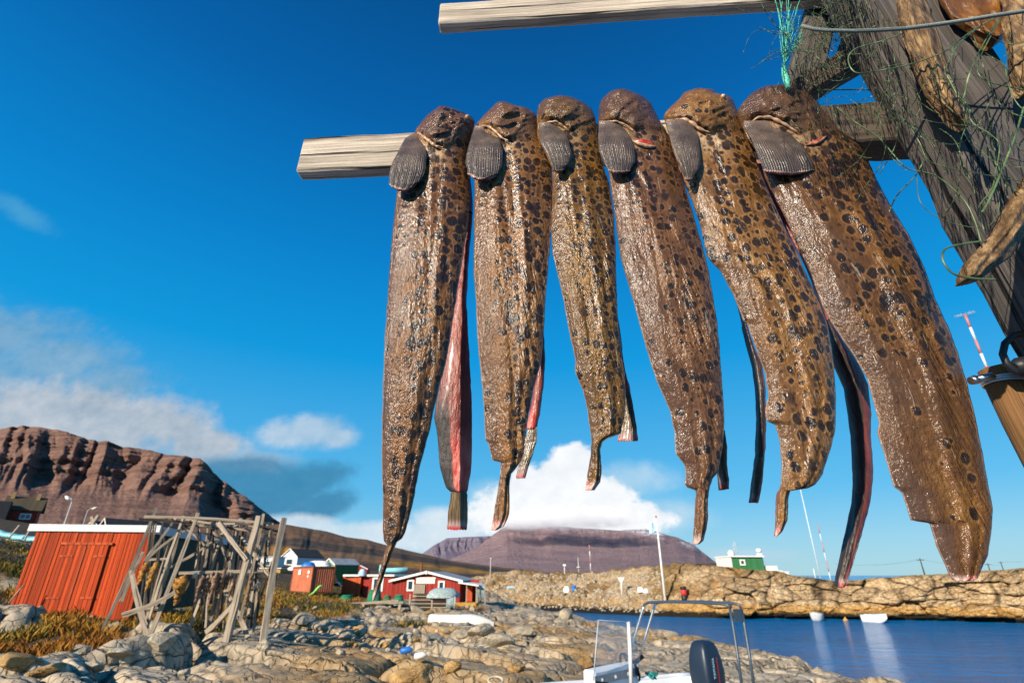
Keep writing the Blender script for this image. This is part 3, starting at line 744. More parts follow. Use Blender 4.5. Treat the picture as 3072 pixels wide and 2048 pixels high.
    m = g.fin(k, g.ramp(n2, [(.3, gloss - .05), (.7, gloss + .10)]), nr, .36)
    g.b.inputs['Coat Weight'].default_value = .08; g.b.inputs['Coat Roughness'].default_value = .16
    g.set(g.b.inputs['Coat Normal'], g.bump(h, .7, .0035))
    return m

def fin_mat():
    g = G('fin skin'); c = g.co(); n = g.noise(c, 30, 5, .6); v = g.attr('vv')
    k = g.ramp(n, [(.3, (.038, .027, .021)), (.55, (.088, .062, .047)), (.75, (.16, .108, .073))])
    k = g.mix(g.rng(v, .55, .95, 0, .6), k, (.025, .022, .024))
    k = g.mix(g.rng(v, .0, .14, .65, 0), k, (.22, .14, .10))
    k = g.mix(g.rng(g.math('ADD', v, g.math('MULTIPLY', g.math('SUBTRACT', n, .5), .1)), .975, .995), k, (.48, .28, .22))
    ray = g.wave(g.comb(g.math('ADD', g.attr('uu'), g.math('MULTIPLY', n, .06)), 0, 0), 6.5, .9, 2, 2)
    k = g.mix(g.math('MULTIPLY', g.rng(ray, .75, .95), .35), k, (.20, .16, .13))
    h = g.math('ADD', g.noise(c, 160, 4, .6), g.math('MULTIPLY', ray, g.rng(v, .1, .9, .1, .55)))
    m = g.fin(k, g.ramp(n, [(.3, .28), (.7, .45)]), g.bump(h, .6, .003), .35)
    g.b.inputs['Coat Weight'].default_value = .2; g.b.inputs['Coat Roughness'].default_value = .16; g.set(g.b.inputs['Coat Normal'], g.bump(h, .6, .003))
    return m
M_FIN = fin_mat()
def flesh_mat():
    g = G('raw fish flesh'); c = g.co(); v = g.attr('vv'); n = g.noise(g.map(c, (1, 1, .3)), 60, 5, .6); n2 = g.noise(c, 14, 4)
    k = g.ramp(g.math('ADD', g.math('MULTIPLY', n, .5), g.math('MULTIPLY', n2, .5)), [(.35, (.13, .026, .02)), (.55, (.25, .055, .038)), (.72, (.36, .10, .07))])
    k = g.mix(g.rng(v, .72, .93), k, g.ramp(n, [(.35, (.50, .02, .015)), (.65, (.72, .20, .14))]))
    k = g.mix(g.attr('skin'), k, g.ramp(n, [(.3, (.012, .010, .010)), (.7, (.05, .036, .028))]))
    h = g.math('ADD', g.noise(g.map(c, (1, 1, .25)), 150, 4, .6), n)
    m = g.fin(k, g.rng(g.attr('skin'), 0, 1, .33, .5), g.bump(h, .8, .005), .4); g.b.inputs['Coat Weight'].default_value = .1; g.b.inputs['Coat Roughness'].default_value = .15
    return m
M_FLESH = flesh_mat()
def tail_mat():
    g = G('tail fin skin'); c = g.co(); n = g.noise(g.map(c, (1, 1, .3)), 60, 5, .6); v = g.attr('vv')
    k = g.ramp(n, [(.3, (.06, .038, .018)), (.55, (.17, .105, .042)), (.72, (.30, .19, .075))])
    k = g.mix(g.rng(v, .72, .9), k, (.46, .30, .26)); k = g.mix(g.math('MULTIPLY', g.rng(v, .88, .97), g.rng(n, .3, .55)), k, (.60, .05, .04))
    ray = g.wave(g.comb(g.attr('uu'), 0, 0), 4.5, .8, 2, 2)
    m = g.fin(k, .3, g.bump(g.math('ADD', n, ray), .7, .003), .5); g.b.inputs['Coat Weight'].default_value = .4; g.b.inputs['Coat Roughness'].default_value = .15
    return m
M_TAIL = tail_mat()
g = G('gill membrane'); c = g.co(); n = g.noise(c, 90, 4, .6)
M_GILL = g.fin(g.ramp(n, [(.35, (.30, .15, .08)), (.55, (.46, .29, .17)), (.75, (.58, .40, .26))]), .3, g.bump(n, .5, .003), .5)
g = G('open wound flesh'); n = g.noise(g.co(), 70, 3)
M_GASH = g.fin(g.ramp(n, [(.4, (.35, .02, .01)), (.6, (.62, .12, .07))]), .25, None, .5)

FISH = [
 dict(label="spotted wolffish at the rail's free end, leopard spots, raw red flesh showing behind",
  L=[(1322,317),(1290,338),(1279,348),(1250,385),(1240,405),(1215,440),(1200,500),(1194,557),(1184,640),(1176,710),(1166,838),(1156,996),(1154,1015),(1146,1244),(1145,1359),(1149,1503),(1149,1589),(1152,1622),(1155,1627),(1161,1632),(1152,1664),(1134,1732),(1117,1787),(1117,1803)],
  R=[(1330,317),(1352,323),(1386,335),(1416,350),(1425,363),(1414,400),(1406,430),(1401,486),(1406,532),(1410,608),(1403,685),(1386,787),(1370,889),(1353,1000),(1335,1101),(1318,1158),(1289,1290),(1255,1417),(1241,1503),(1215,1598),(1206,1614),(1190,1625),(1177,1656),(1154,1717),(1131,1785),(1119,1803)],
  fL=[(1240,400),(1217,414),(1202,440),(1177,486),(1166,527),(1167,549)], fR=[(1256,400),(1272,418),(1279,465),(1277,506),(1264,540),(1248,552)], fb=20,
  gill=[(1252,394),(1262,402),(1290,424),(1310,438),(1330,440)], gw=.012,
  rL=[(1398,640),(1378,800),(1362,900),(1340,1010),(1318,1158),(1302,1246),(1313,1313),(1320,1400),(1338,1462),(1350,1474)], rR=[(1418,640),(1406,780),(1400,900),(1402,957),(1410,1101),(1416,1216),(1416,1359),(1412,1417),(1404,1466),(1402,1474)],
  tL=[(1356,1462),(1353,1480),(1345,1530),(1341,1585)], tR=[(1398,1462),(1402,1485),(1403,1540),(1401,1588)], skinw=.40, spots=(1.,.4), col=((.20,.105,.045),(.10,.058,.035),(.31,.175,.07)), fin=.7, eye=(1405,350)),
 dict(label="ochre wolffish second from the rail's free end, silvery wet flank and pink tipped tail",
  L=[(1500,304),(1484,312),(1478,320),(1460,338),(1432,368),(1416,404),(1418,440),(1424,532),(1422,659),(1421,812),(1429,914),(1432,1015),(1444,1130),(1453,1244),(1456,1322),(1465,1325),(1473,1359),(1476,1383),(1490,1372),(1502,1376),(1502,1417),(1485,1520),(1473,1590),(1472,1597)][:-7]+[(1476,1380),(1502,1384),(1502,1417),(1485,1520),(1473,1590)],
  R=[(1506,304),(1523,307),(1549,317),(1580,322),(1605,340),(1613,363),(1620,404),(1640,445),(1654,486),(1657,560),(1656,634),(1651,736),(1641,838),(1631,996),(1628,1043),(1620,1101),(1599,1175),(1582,1267),(1571,1359),(1559,1388),(1545,1408),(1533,1420),(1529,1445),(1528,1543),(1513,1577),(1490,1590)],
  fL=[(1424,378),(1411,419),(1401,460),(1396,491),(1403,508)], fR=[(1446,376),(1485,384),(1508,445),(1508,486),(1499,517),(1480,520)], fb=20,
  gill=[(1425,388),(1440,377),(1465,376),(1490,396),(1505,412),(1525,420)], gw=.009,
  rL=[(1620,1000),(1600,1175),(1582,1270),(1580,1284)], rR=[(1632,1000),(1635,1060),(1635,1101),(1631,1158),(1620,1244),(1610,1284)],
  tL=[(1590,1262),(1570,1340),(1556,1395),(1549,1430)], tR=[(1612,1262),(1610,1325),(1588,1394),(1576,1434)], skinw=.0, spots=(1.,.3), col=((.24,.13,.05),(.14,.08,.045),(.36,.21,.085)), fin=.6, eye=None),
 dict(label="narrowest wolffish, third from the rail's free end, olive brown with a short pale tipped tail",
  L=[(1676,286),(1648,292),(1631,299),(1615,315),(1612,338),(1610,368),(1613,414),(1640,470),(1658,511),(1656,608),(1654,685),(1659,761),(1677,838),(1694,914),(1708,998),(1725,1072),(1726,1118),(1749,1170),(1763,1233),(1770,1290),(1775,1325),(1772,1371),(1763,1417),(1756,1470)],
  R=[(1684,286),(1712,290),(1748,305),(1776,328),(1786,353),(1794,430),(1804,486),(1827,547),(1840,634),(1847,736),(1850,863),(1855,965),(1858,1015),(1875,1130),(1875,1244),(1862,1300),(1826,1312),(1808,1325),(1801,1348),(1806,1399),(1801,1445),(1784,1470)],
  fL=[(1617,372),(1618,420),(1640,460),(1655,496),(1659,506)], fR=[(1664,366),(1684,378),(1707,424),(1715,465),(1710,493),(1695,504)], fb=6,
  gill=[(1615,378),(1640,366),(1668,362),(1690,376),(1706,388)], gw=.007,
  rL=[(1862,1050),(1872,1118),(1872,1170),(1874,1188)], rR=[(1866,1050),(1875,1110),(1889,1158),(1894,1188)],
  tL=[(1876,1165),(1872,1230),(1862,1290),(1853,1316)], tR=[(1890,1165),(1898,1204),(1909,1279),(1914,1322)], skinw=.0, spots=(.95,.35), col=((.21,.125,.035),(.12,.075,.03),(.34,.22,.06)), fin=.55, eye=None),
 dict(label="purplish brown wolffish with few spots and an open red gash below its gill",
  L=[(1860,266),(1835,271),(1804,297),(1799,317),(1794,358),(1800,420),(1820,490),(1828,520),(1840,608),(1850,685),(1860,761),(1881,838),(1896,889),(1923,986),(1946,1066),(1969,1141),(2009,1227),(2023,1290),(2027,1359),(2052,1391),(2058,1417),(2055,1451),(2064,1462),(2087,1466),(2089,1480),(2084,1560),(2079,1632)],
  R=[(1868,266),(1886,270),(1926,287),(1951,307),(1966,338),(1976,358),(1997,389),(2017,430),(2038,506),(2058,572),(2089,674),(2109,746),(2124,802),(2140,889),(2150,957),(2158,1026),(2164,1118),(2170,1210),(2173,1267),(2170,1330),(2153,1417),(2137,1434),(2127,1474),(2124,1500),(2124,1560),(2112,1620),(2098,1632)],
  fL=[(1797,372),(1794,420),(1796,445),(1812,491),(1826,510)], fR=[(1850,362),(1868,366),(1888,404),(1904,445),(1905,486),(1892,510)], fb=6,
  gill=[(1796,378),(1820,362),(1850,362),(1880,374),(1900,388)], gw=.006,
  rL=[(2160,1230),(2166,1300),(2158,1380),(2156,1417),(2162,1466)], rR=[(2165,1230),(2174,1300),(2182,1340),(2181,1388),(2187,1434),(2187,1466)],
  tL=[(2168,1290),(2160,1380),(2154,1417),(2161,1462)], tR=[(2174,1290),(2182,1340),(2181,1388),(2187,1464)], skinw=.9, spots=(.75,.2), col=((.17,.095,.055),(.105,.062,.045),(.27,.155,.08)), fin=.55, eye=None, gash=[(1898,424),(1930,430),(1967,441)], gashw=.011),
 dict(label="tan spotted wolffish with a thick pale gill fold, hanging just before the largest fish",
  L=[(2090,264),(2053,277),(2038,297),(2002,330),(1992,348),(1998,372),(2020,455),(2048,527),(2058,557),(2079,608),(2099,669),(2112,725),(2119,761),(2135,785),(2158,806),(2176,838),(2201,884),(2232,965),(2239,963),(2273,1055),(2296,1118),(2306,1187),(2296,1221),(2296,1246),(2304,1264),(2325,1269),(2339,1313),(2345,1388),(2345,1445),(2333,1485),(2328,1560),(2327,1610)],
  R=[(2098,264),(2135,266),(2150,280),(2181,285),(2198,297),(2216,343),(2232,394),(2247,419),(2272,486),(2303,567),(2344,659),(2385,741),(2410,802),(2451,889),(2477,955),(2486,986),(2500,1072),(2508,1187),(2505,1296),(2491,1348),(2468,1422),(2445,1454),(2420,1466),(2372,1470),(2366,1491),(2362,1560),(2348,1594),(2330,1610)],
  fL=[(1998,364),(2008,410),(2022,455),(2043,506),(2056,530)], fR=[(2064,357),(2080,378),(2094,404),(2102,481),(2099,506),(2080,532)], fb=6,
  gill=[(1996,368),(2020,360),(2050,356),(2075,366),(2100,386),(2130,396)], gw=.013,
  rL=[(2232,968),(2246,1025),(2262,1084),(2273,1170),(2276,1256),(2273,1359),(2264,1417),(2256,1503)], rR=[(2240,968),(2262,1040),(2285,1090),(2296,1158),(2299,1273),(2296,1348),(2287,1445),(2276,1506)],
  tL=[(2272,1370),(2264,1417),(2260,1460),(2255,1502)], tR=[(2292,1380),(2288,1430),(2284,1470),(2276,1506)], skinw=.75, spots=(.95,.5), col=((.25,.145,.06),(.15,.088,.045),(.39,.25,.11)), fin=.5, eye=(2172,289)),
 dict(label="largest and darkest wolffish, broad bodied, hanging beside the big weathered post under green twine",
  L=[(2345,253),(2308,254),(2278,266),(2252,282),(2221,317),(2211,333),(2216,358),(2240,410),(2278,465),(2293,527),(2318,578),(2359,659),(2395,741),(2436,828),(2466,914),(2492,963),(2526,1015),(2566,1072),(2601,1130),(2624,1216),(2638,1267),(2632,1296),(2653,1359),(2675,1434),(2681,1457),(2704,1474),(2721,1520),(2733,1560),(2792,1568),(2796,1583),(2813,1640),(2853,1726),(2866,1740)],
  R=[(2353,253),(2389,268),(2424,276),(2447,299),(2487,344),(2521,385),(2567,413),(2596,459),(2631,540),(2671,614),(2728,706),(2774,804),(2808,900),(2848,986),(2871,1049),(2899,1141),(2928,1256),(2948,1359),(2965,1451),(2979,1531),(2974,1589),(2965,1663),(2948,1700),(2934,1735),(2917,1742)],
  fL=[(2230,376),(2252,414),(2278,476),(2290,510)], fR=[(2330,362),(2374,404),(2415,445),(2441,486),(2444,506)], fb=8,
  gill=[(2250,366),(2275,350),(2310,350),(2345,366),(2375,384),(2395,394)], gw=.011,
  rL=[(2482,960),(2492,1015),(2502,1072),(2538,1158),(2561,1302),(2569,1417),(2566,1503),(2552,1589),(2538,1658),(2520,1732),(2518,1756)], rR=[(2492,963),(2526,1015),(2566,1072),(2604,1150),(2614,1244),(2613,1310),(2621,1417),(2612,1503),(2589,1589),(2561,1681),(2542,1749),(2530,1762)],
  tL=[(2550,1600),(2538,1658),(2520,1732),(2518,1752)], tR=[(2586,1600),(2561,1681),(2542,1749),(2534,1760)], skinw=.62, spots=(.9,.3), col=((.15,.083,.038),(.085,.05,.03),(.27,.16,.06)), fin=.55, eye=None, gash=[(2418,436),(2450,426),(2478,409)], gashw=.006),
]
def smooth_pts(pts, n=40):
    P = np.array(pts, float); t = np.r_[0, np.cumsum(np.hypot(*np.diff(P, axis=0).T))]; t /= t[-1]
    q = np.linspace(0, 1, n)
    x = np.interp(q, t, P[:, 0]); y = np.interp(q, t, P[:, 1])
    for _ in range(3):
        x[1:-1] = (x[:-2] + 2 * x[1:-1] + x[2:]) / 4; y[1:-1] = (y[:-2] + 2 * y[1:-1] + y[2:]) / 4
    return x, y

for fi, F in enumerate(FISH):
    Yt = F['L'][0][1]; Yb = max(F['L'][-1][1], F['R'][-1][1])
    Xm = (F['L'][3][0] + F['R'][3][0]) / 2
    p0 = at_y(Xm, 400, .95)
    fy = rail_y(p0.x) - .062                       # back of the front half, just in front of the rail
    gx_, gy_ = smooth_pts(F['gill'])
    def gline(X): return np.interp(X, gx_, gy_, left=gy_[0] + 6, right=gy_[-1] + 4)
    vg = (float(np.mean(gy_)) - Yt) / (Yb - Yt)
    big = fi == 5
    def bulge(v, vg=vg, big=big):
        up = np.sqrt(np.clip(1 - (1 - np.clip(v / (vg * .8), 0, 1)) ** 2, 0, 1))
        b = np.interp(v, [0, vg, .3, .6, .85, 1], [.034, .026, .021 if not big else .026, .017, .008, .003])
        return b * (.2 + .8 * up)
    def backb(v, vg=vg):
        return np.where(v < vg * .62, .115 * np.sqrt(np.clip(1 - (v / (vg * .62)) ** 2, 0, 1)), 0) * np.clip(v / .008, 0, 1) ** .5 + .002
    def head(U, Vv, mx, mz, F=F, fy=fy, vg=vg, fi=fi):
        # forward swelling of the cheek above the gill crease, plus skin folds
        Yrow = Yt + (Yb - Yt) * (Vv - .03 * 0); 
        lx = np.interp(Yrow, [p[1] for p in F['L']], [p[0] for p in F['L']]); rx = np.interp(Yrow, [p[1] for p in F['R']], [p[0] for p in F['R']])
        X = lx * (1 - U) + rx * U
        d = gline(X) - Yrow                                        # px above the crease
        inn = (1 - np.abs(2 * U - 1) ** 3)
        sw = .007 * ss(-8, 16, d) * ss(F['gill'][0][0] - 25, F['gill'][0][0] + 5, X) * ss(F['gill'][-1][0] + 35, F['gill'][-1][0] - 10, X)
        gro = -.0035 * np.exp(-((d + 4) / 6.) ** 2) * ss(F['gill'][-1][0] + 35, F['gill'][-1][0] - 10, X)
        fold = .0095 * (1 - np.abs(fbm(mx * 18 + fi * 3, mz * 34 - mx * 16, o=3, s=fi + 40))) ** 2 * ss(-5, 30, d) + .008 * fbm(mx * 14, mz * 14, o=3, s=fi + 60) * ss(-5, 25, d)
        ridge = .0028 * np.exp(-((U - .62 - .06 * np.sin(Vv * 5 + fi)) / .10) ** 2) * ss(.12, .3, Vv) - .002 * np.exp(-((U - .80) / .05) ** 2) * ss(.2, .4, Vv) + .004 * fbm(mx * 55 + mz * 2.5, mz * 2.2, o=3, s=fi + 90) * ss(.05, .2, Vv)
        long = ridge + .005 * fbm(mx * 24 + mz * 3 * fi, mz * 1.2, o=3, s=fi + 80) * ss(30, -40, d)
        return (sw + gro + fold + long) * inn
    V_, F_, uu, vv, fr, (Yp, Xp, yf) = slab(F['L'], F['R'], fy, bulge, backb, 64, 300, pexp=3.3, plane=lambda X, Y, fy=fy, vg=vg: fy + 0 * X + .02 * ss(Yt + 500, Yb, Y), head=head, wr=.003, seed=fi + 1)
    root = thing('wolffish', F['label'], 'fish', (p0.x, fy, CAMZ + p0.z - CAMZ), 0, 'wolffish hung over the rail')
    o_ = np.array(root.location)
    nvx = 64 * 300
    Yfull = np.r_[Yp.ravel(), Yp[1:-1, 1:-1].ravel()]; Xfull = np.r_[Xp.ravel(), Xp[1:-1, 1:-1].ravel()]
    belowg = Yfull - gline(Xfull)
    nz = fbm(V_[:, 0] * 14, V_[:, 2] * 7, o=3, s=fi + 5)
    sd0, sd1 = F['spots']
    spots = sd1 + (sd0 - sd1) * ss(.12, .5, uu + .25 * nz - .12 * ss(.4, .9, vv))
    spots = spots * (1 - .45 * ss(0, -40, belowg) * (fi != 0)) * (1 - .35 * ss(.45, .95, vv) * (fi > 0))
    spots = np.where(vv > .90, spots * .5, spots)
    if fi == 5: spots = spots * (1 - .65 * ss(.45, .7, vv))
    spots = spots * (1 - (.75 if fi in (1, 3, 5) else .35) * ss(-5, -35, belowg) * (fi > 0))
    grey = np.clip(ss(.42, .08, uu + .2 * nz) * ss(.10, .3, vv) * .8 + ss(5, -40, belowg) * .8 * (fi != 4) + .5 * ss(.86, .96, uu), 0, 1)
    pale = np.clip(np.exp(-((belowg - 26) / 30.) ** 2) * ss(.15, .4, uu) * ss(.85, .5, uu) * (1.2, .9, .5, .45, 1.2, .6)[fi], 0, 1)
    tail0 = {0: .88, 1: .83, 2: .88, 3: .88, 4: .89, 5: 1.5}[fi]
    tip = .9 * ss(.972, .995, vv + .012 * nz) if fi != 5 else ss(.985, .999, vv)
    fin_ = ss(F['fin'], F['fin'] + .12, uu) * ss(.22, .5, vv) * (vv < tail0) * (1 if fi else .4) + (vv > tail0) * .6
    rim = (1 - fr) * ss(.975, .995, uu) * ss(.2, .3, vv) * .8 * (.5 + .5 * (fi < 2)) + (1 - fr) * ss(.018, .004, uu) * ss(.35, .5, vv) * .55
    me = np_mesh('body', V_ - o_, F_, dict(spots=spots, headw=ss(15, -25, belowg), vv=vv, greyish=grey, pale=pale, tip=tip, fin=np.clip(fin_, 0, 1), rim=np.clip(rim, 0, 1), inside=fr * ss(vg * 1.2, vg * 1.7, vv)))
    Pt, Pb = at_y(Xm, Yt + 200, fy), at_y((F['L'][-6][0] + F['R'][-6][0]) / 2, Yb - 200, fy)
    lean = math.atan2(Pt.x - Pb.x, Pt.z - Pb.z)
    m = skin_mat('wolffish skin ' + 'abcdef'[fi], *F['col'], -lean, sscale=(46, 50, 58, 52, 46, 42)[fi])
    link_mesh('body', me, m, root)
    # depth of the front surface at a photo position
    tree_y = lambda X, Y: float(yf.ravel()[np.argmin(np.hypot(Xp.ravel() - X, Yp.ravel() - Y))])
    # pectoral fin lies on the body, slightly lifted
    fl, fr_ = F['fL'], F['fR']
    cx = [(fl[0][0] + fr_[0][0]) / 2, fl[0][1]]
    ytop_ = tree_y(fr_[0][0], fr_[0][1]); 
    yedge = min(tree_y(fr_[2][0], fr_[2][1]), tree_y(fr_[-1][0], fr_[-1][1]), fy - .03) - .004
    Y0f, Y1f = fl[0][1], max(fl[-1][1], fr_[-1][1])
    pl = lambda X, Y, a=ytop_, b=yedge, y0=Y0f, y1=Y1f: a + .004 + (b - a - .004) * ss(0, .45, (Y - y0) / (y1 - y0)) 
    V2, F2, u2, v2, _, _ = slab(fl, fr_, fy, .007, .001, 90, 60, plane=pl, ridge_amp=.0011, ridge_n=15 if not big else 20, rv=(.2, .85), jag=3.5, jagn=15 if not big else 20, corner=-F['fb'] * .0, seed=fi + 30, thick=.002, pexp=3)
    # rounded lower rim: drop the middle of the last rows
    me = np_mesh('pectoral_fin', V2 - o_, F2, dict(uu=u2, vv=v2)); 
    co_ = V2.copy(); dz_ = F['fb'] / 1536. * 1.15
    co_[:, 2] -= dz_ * (1 - (2 * u2 - 1) ** 2) * v2 ** 3
    me.vertices.foreach_set('co', (co_ - o_).astype(np.float32).ravel()); me.update()
    link_mesh('pectoral_fin', me, M_FIN, root)
    # pale gill membrane along the crease
    gxs, gys = smooth_pts(F['gill'], 46)
    mb = MB(); pts = []; rad = []
    ysm = np.array([min(tree_y(X, Y - 5) - .0005, tree_y(X, Y + 5) - .002) for X, Y in zip(gxs, gys)])
    for _ in range(6): ysm[1:-1] = (ysm[:-2] + 2 * ysm[1:-1] + ysm[2:]) / 4
    rndg = random.Random(fi)
    for i, (X, Y) in enumerate(zip(gxs, gys)):
        yy = float(ysm[i]) + .0012
        pts.append(at_y(X, Y + 2, yy)); rad.append(F['gw'] * .36 * (.65 + .5 * abs(math.sin(i * .37 + fi))) * math.sin(PI * (i + .6) / 46.5) ** .6)
    mb.tube(pts, rad, 10, seed=fi)
    mb.build('gill_membrane', M_GILL, root)
    if F.get('gash'):
        gX, gY = smooth_pts(F['gash'], 16); mb = MB(); mb2 = MB()
        pts = [at_y(X, Y, tree_y(X, Y) - .001) for X, Y in zip(gX, gY)]
        mb.tube(pts, [F['gashw'] * .8 * math.sin(PI * (i + .7) / 16.4) for i in range(16)], 8); mb.build('gash', M_GASH, root)
        pts = [p + Vector((0, -.002, -F['gashw'] * .75 * math.sin(PI * (i + .7) / 16.4))) for i, p in enumerate(pts)]
        mb2.tube(pts, [F['gashw'] * .4 * math.sin(PI * (i + .7) / 16.4) + .0008 for i in range(16)], 8); mb2.build('gash_lip', M_GILL, root)
    if F.get('eye'):
        X, Y = F['eye']; yy = tree_y(X - 6, Y + 4)
        mb = MB(); mb.lathe(at_y(X - 3, Y + 1, yy), [(.0005, -.006), (.0035, -.005), (.0055, -.002), (.006, 0), (.0055, .002), (.0035, .005), (.0005, .006)], 14); mb.build('eye', M_GILL, root)
    # the rear half, hanging behind the rail, raw side towards us
    ry = fy + .175
    V3, F3, u3, v3, f3, _ = slab(F['rL'], F['rR'], ry, .010, .012, 30, 150, plane=lambda X, Y, ry=ry: ry + 0 * X, seed=fi + 50, wr=.003, thick=.006)
    # carry it up and over the rail: rows above what shows, straight up to the top of the fish
    nR = 26; tl, tr = np.array(F['rL'][0], float), np.array(F['rR'][0], float)
    midb = (at_y(*tl, ry), at_y(*tr, ry))
    topc = at_y(Xm, Yt + 42, fy + .09)
    half = abs(at_y(F['R'][8][0], F['R'][8][1], fy).x - at_y(F['L'][8][0], F['L'][8][1], fy).x) * .36
    mb = MB(); b0 = 0
    for i in range(nR + 1):
        t = i / nR; e = t * t * (3 - 2 * t)
        yv = ry - .07 * max(0, (t - .8) / .2) ** 2
        zc = midb[0].z * (1 - t) + topc.z * t
        xl = midb[0].x * (1 - e) + (topc.x - half) * e; xr = midb[1].x * (1 - e) + (topc.x + half) * e
        for k in range(9):
            s_ = k / 8; mb.v.append((xl + (xr - xl) * s_, yv - .012 * math.sin(PI * s_), zc))
        for k in range(9):
            s_ = 1 - k / 8; mb.v.append((xl + (xr - xl) * s_, yv + .004 + .014 * math.sin(PI * s_), zc))
    base = len(mb.v)
    up = np_mesh('rear_flank', np.r_[V3, np.array(mb.v)] - o_, np.r_[F3, grid_faces(18, nR + 1, len(V3), wrap=True)], dict(vv=np.r_[v3, np.zeros(base)], skin=np.r_[np.where(f3 > 0, 1, ss(F['skinw'] + .04, F['skinw'] - .04, u3 + .1 * fbm(v3 * 9, v3 * 0, o=3, s=fi)) * (ss(.55, .75, v3) if fi == 0 else 1)), np.tile(np.r_[np.zeros(9), np.ones(9)], nR + 1)]))
    rf = link_mesh('rear_flank', up, M_FLESH, root)
    V4, F4, u4, v4, _, _ = slab(F['tL'], F['tR'], ry - .002, .004, .001, 40, 60, plane=lambda X, Y, ry=ry: ry - .003 + 0 * X, seed=fi + 70, jag=4, jagn=7, ridge_amp=.0012, ridge_n=6, thick=.003, corner=-0)
    link_mesh('tail_fin', np_mesh('tail_fin', V4 - o_, F4, dict(uu=u4, vv=v4)), M_TAIL, rf)
# ------------------------------------------------------------------ the rack the fish hang on
M_WPALE = wood('pale weathered rail timber', (.11, .08, .055), (.76, .64, .49), .8, bump=1.)
M_WGREY = wood('grey post timber', (.018, .015, .013), (.135, .115, .098), .55, bump=1.2)  # kept dark: the shade on the post is put into its colour
M_WDARK = wood('dark brace and shaded rail timber', (.03, .022, .016), (.13, .098, .07), 1., bump=.9)
rack = thing('drying_rack', 'grey driftwood rack with two rails and a broad leaning post, hung with six large fish', 'drying rack', (1.35, .8, 2.8))
def rbeam(name, p, q, w, h, m, seed=0, n=10, jit=.03, roll=0, bevel=.004, **k):
    mb = MB(); mb.beam(p, q, w, h, roll, n, jit, seed=seed, **k); return mb.build(name, m, rack, bevel)
p = at_y(900, 461, rail_y(-.54) - .045); q = at_y(2760, 372, rail_y(.93) - .045)
zt = at_y(921, 411, rail_y(-.54) - .045).z - at_y(885, 512, rail_y(-.54) - .045).z
dr = Vector((0, .048, 0))
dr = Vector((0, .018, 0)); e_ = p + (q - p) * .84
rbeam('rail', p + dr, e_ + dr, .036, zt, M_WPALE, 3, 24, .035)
rbeam('rail', e_ + dr, q + dr, .07, zt * 1.06, M_WDARK, 5, 6, .035)  # same rail running on; its shaded end is put into a dark timber colour
pu = at_y(1318, 41, .94); qu = at_y(2480, -40, .865)
rbeam('rail', pu + Vector((0, .016, 0)), qu + Vector((0, .016, 0)), .034, .089, M_WPALE, 8, 16, .03)
# main post, leaning, down to the ground
P1, P2 = at_y(2735, 128, .80), at_y(3272, 971, .80)
dd = (P1 - P2); top = P2 + dd * 1.45; k = (2.75 - P2.z) / dd.z; foot = P2 + dd * k
rbeam('post', foot, top, .215, .11, M_WGREY, 21, 40, .05, up=(0, -1, 0), bevel=.01)
# brace and upright board
rbeam('brace', at_y(2385, 290, .90), at_y(2800, 40, .84), .055, .06, M_WDARK, 31, 8, .05, up=(0, -1, 0))
rbeam('board', at_y(2400, 282, .935), at_y(2512, -150, .90), .085, .028, M_WGREY, 32, 8, .03, up=(0, -1, 0))
rbeam('board', at_y(2560, 190, .93), at_y(2660, -150, .88), .085, .05, M_WDARK, 33, 8, .04, up=(0, -1, 0))
rbeam('board', at_y(2610, 150, .90), at_y(2740, -150, .87), .10, .04, M_WDARK, 35, 8, .05, up=(0, -1, 0))
rbeam('brace', at_y(2560, 40, .86), at_y(3100, -230, .74), .07, .07, M_WDARK, 34, 8, .05, up=(0, -1, 0))

g = G('dried fish'); c = g.co(); n = g.noise(g.map(c, (1, 1, .35)), 55, 6, .65); n2 = g.noise(c, 240, 3, .6)
k = g.ramp(n, [(.32, (.03, .015, .006)), (.5, (.15, .085, .035)), (.68, (.40, .26, .12))])
h = g.math('ADD', n, g.math('MULTIPLY', g.noise(g.map(c, (1, 1, .12), (0, .5, 0)), 210, 3, .6), .8))
M_DRY = g.fin(k, .55, g.bump(h, 1., .006), .35)
g = G('amber dried fish'); c = g.co(); n = g.noise(g.map(c, (1, 1, .4)), 30, 6, .65)
M_AMBER = g.fin(g.ramp(n, [(.3, (.04, .014, .003)), (.55, (.16, .06, .01)), (.75, (.34, .15, .025))]), .4, g.bump(n, 1., .008), .4)
def dried(label, L, R, y, m, bulge=.012, seed=0, ysl=0):
    V_, F_, u, v, f, _ = slab(L, R, y, bulge, .006, 24, 90, plane=lambda X, Y: y + ysl * (Y - L[0][1]) / 1000. + 0 * X, wr=.012, seed=seed, thick=.012, ridge_amp=.005, ridge_n=3, jag=6, jagn=3)
    o = link_mesh('dried_fish', np_mesh('dried_fish', V_, F_), m)
    return tag(o, label, 'dried fish', 'dried fish pieces on the big rack')
dried('long dark twisted strip of dried fish hanging down the front of the big post', [(2690, -60), (2697, 0), (2705, 57), (2734, 143), (2751, 201), (2785, 270), (2862, 345), (2898, 372)], [(2776, -60), (2780, 0), (2797, 46), (2826, 132), (2849, 218), (2866, 258), (2895, 327), (2906, 376)], .70, M_DRY, .014, 3)
dried('pale gnarled stump of dried fish jutting across the post near the photo edge', [(3140, 380), (3085, 520), (3040, 590), (3010, 640), (2980, 700), (2940, 740), (2905, 780), (2896, 805), (2900, 820)], [(3260, 380), (3190, 560), (3120, 650), (3072, 708), (3034, 770), (2990, 802), (2960, 826), (2930, 830)], .66, M_DRY, .02, 7)
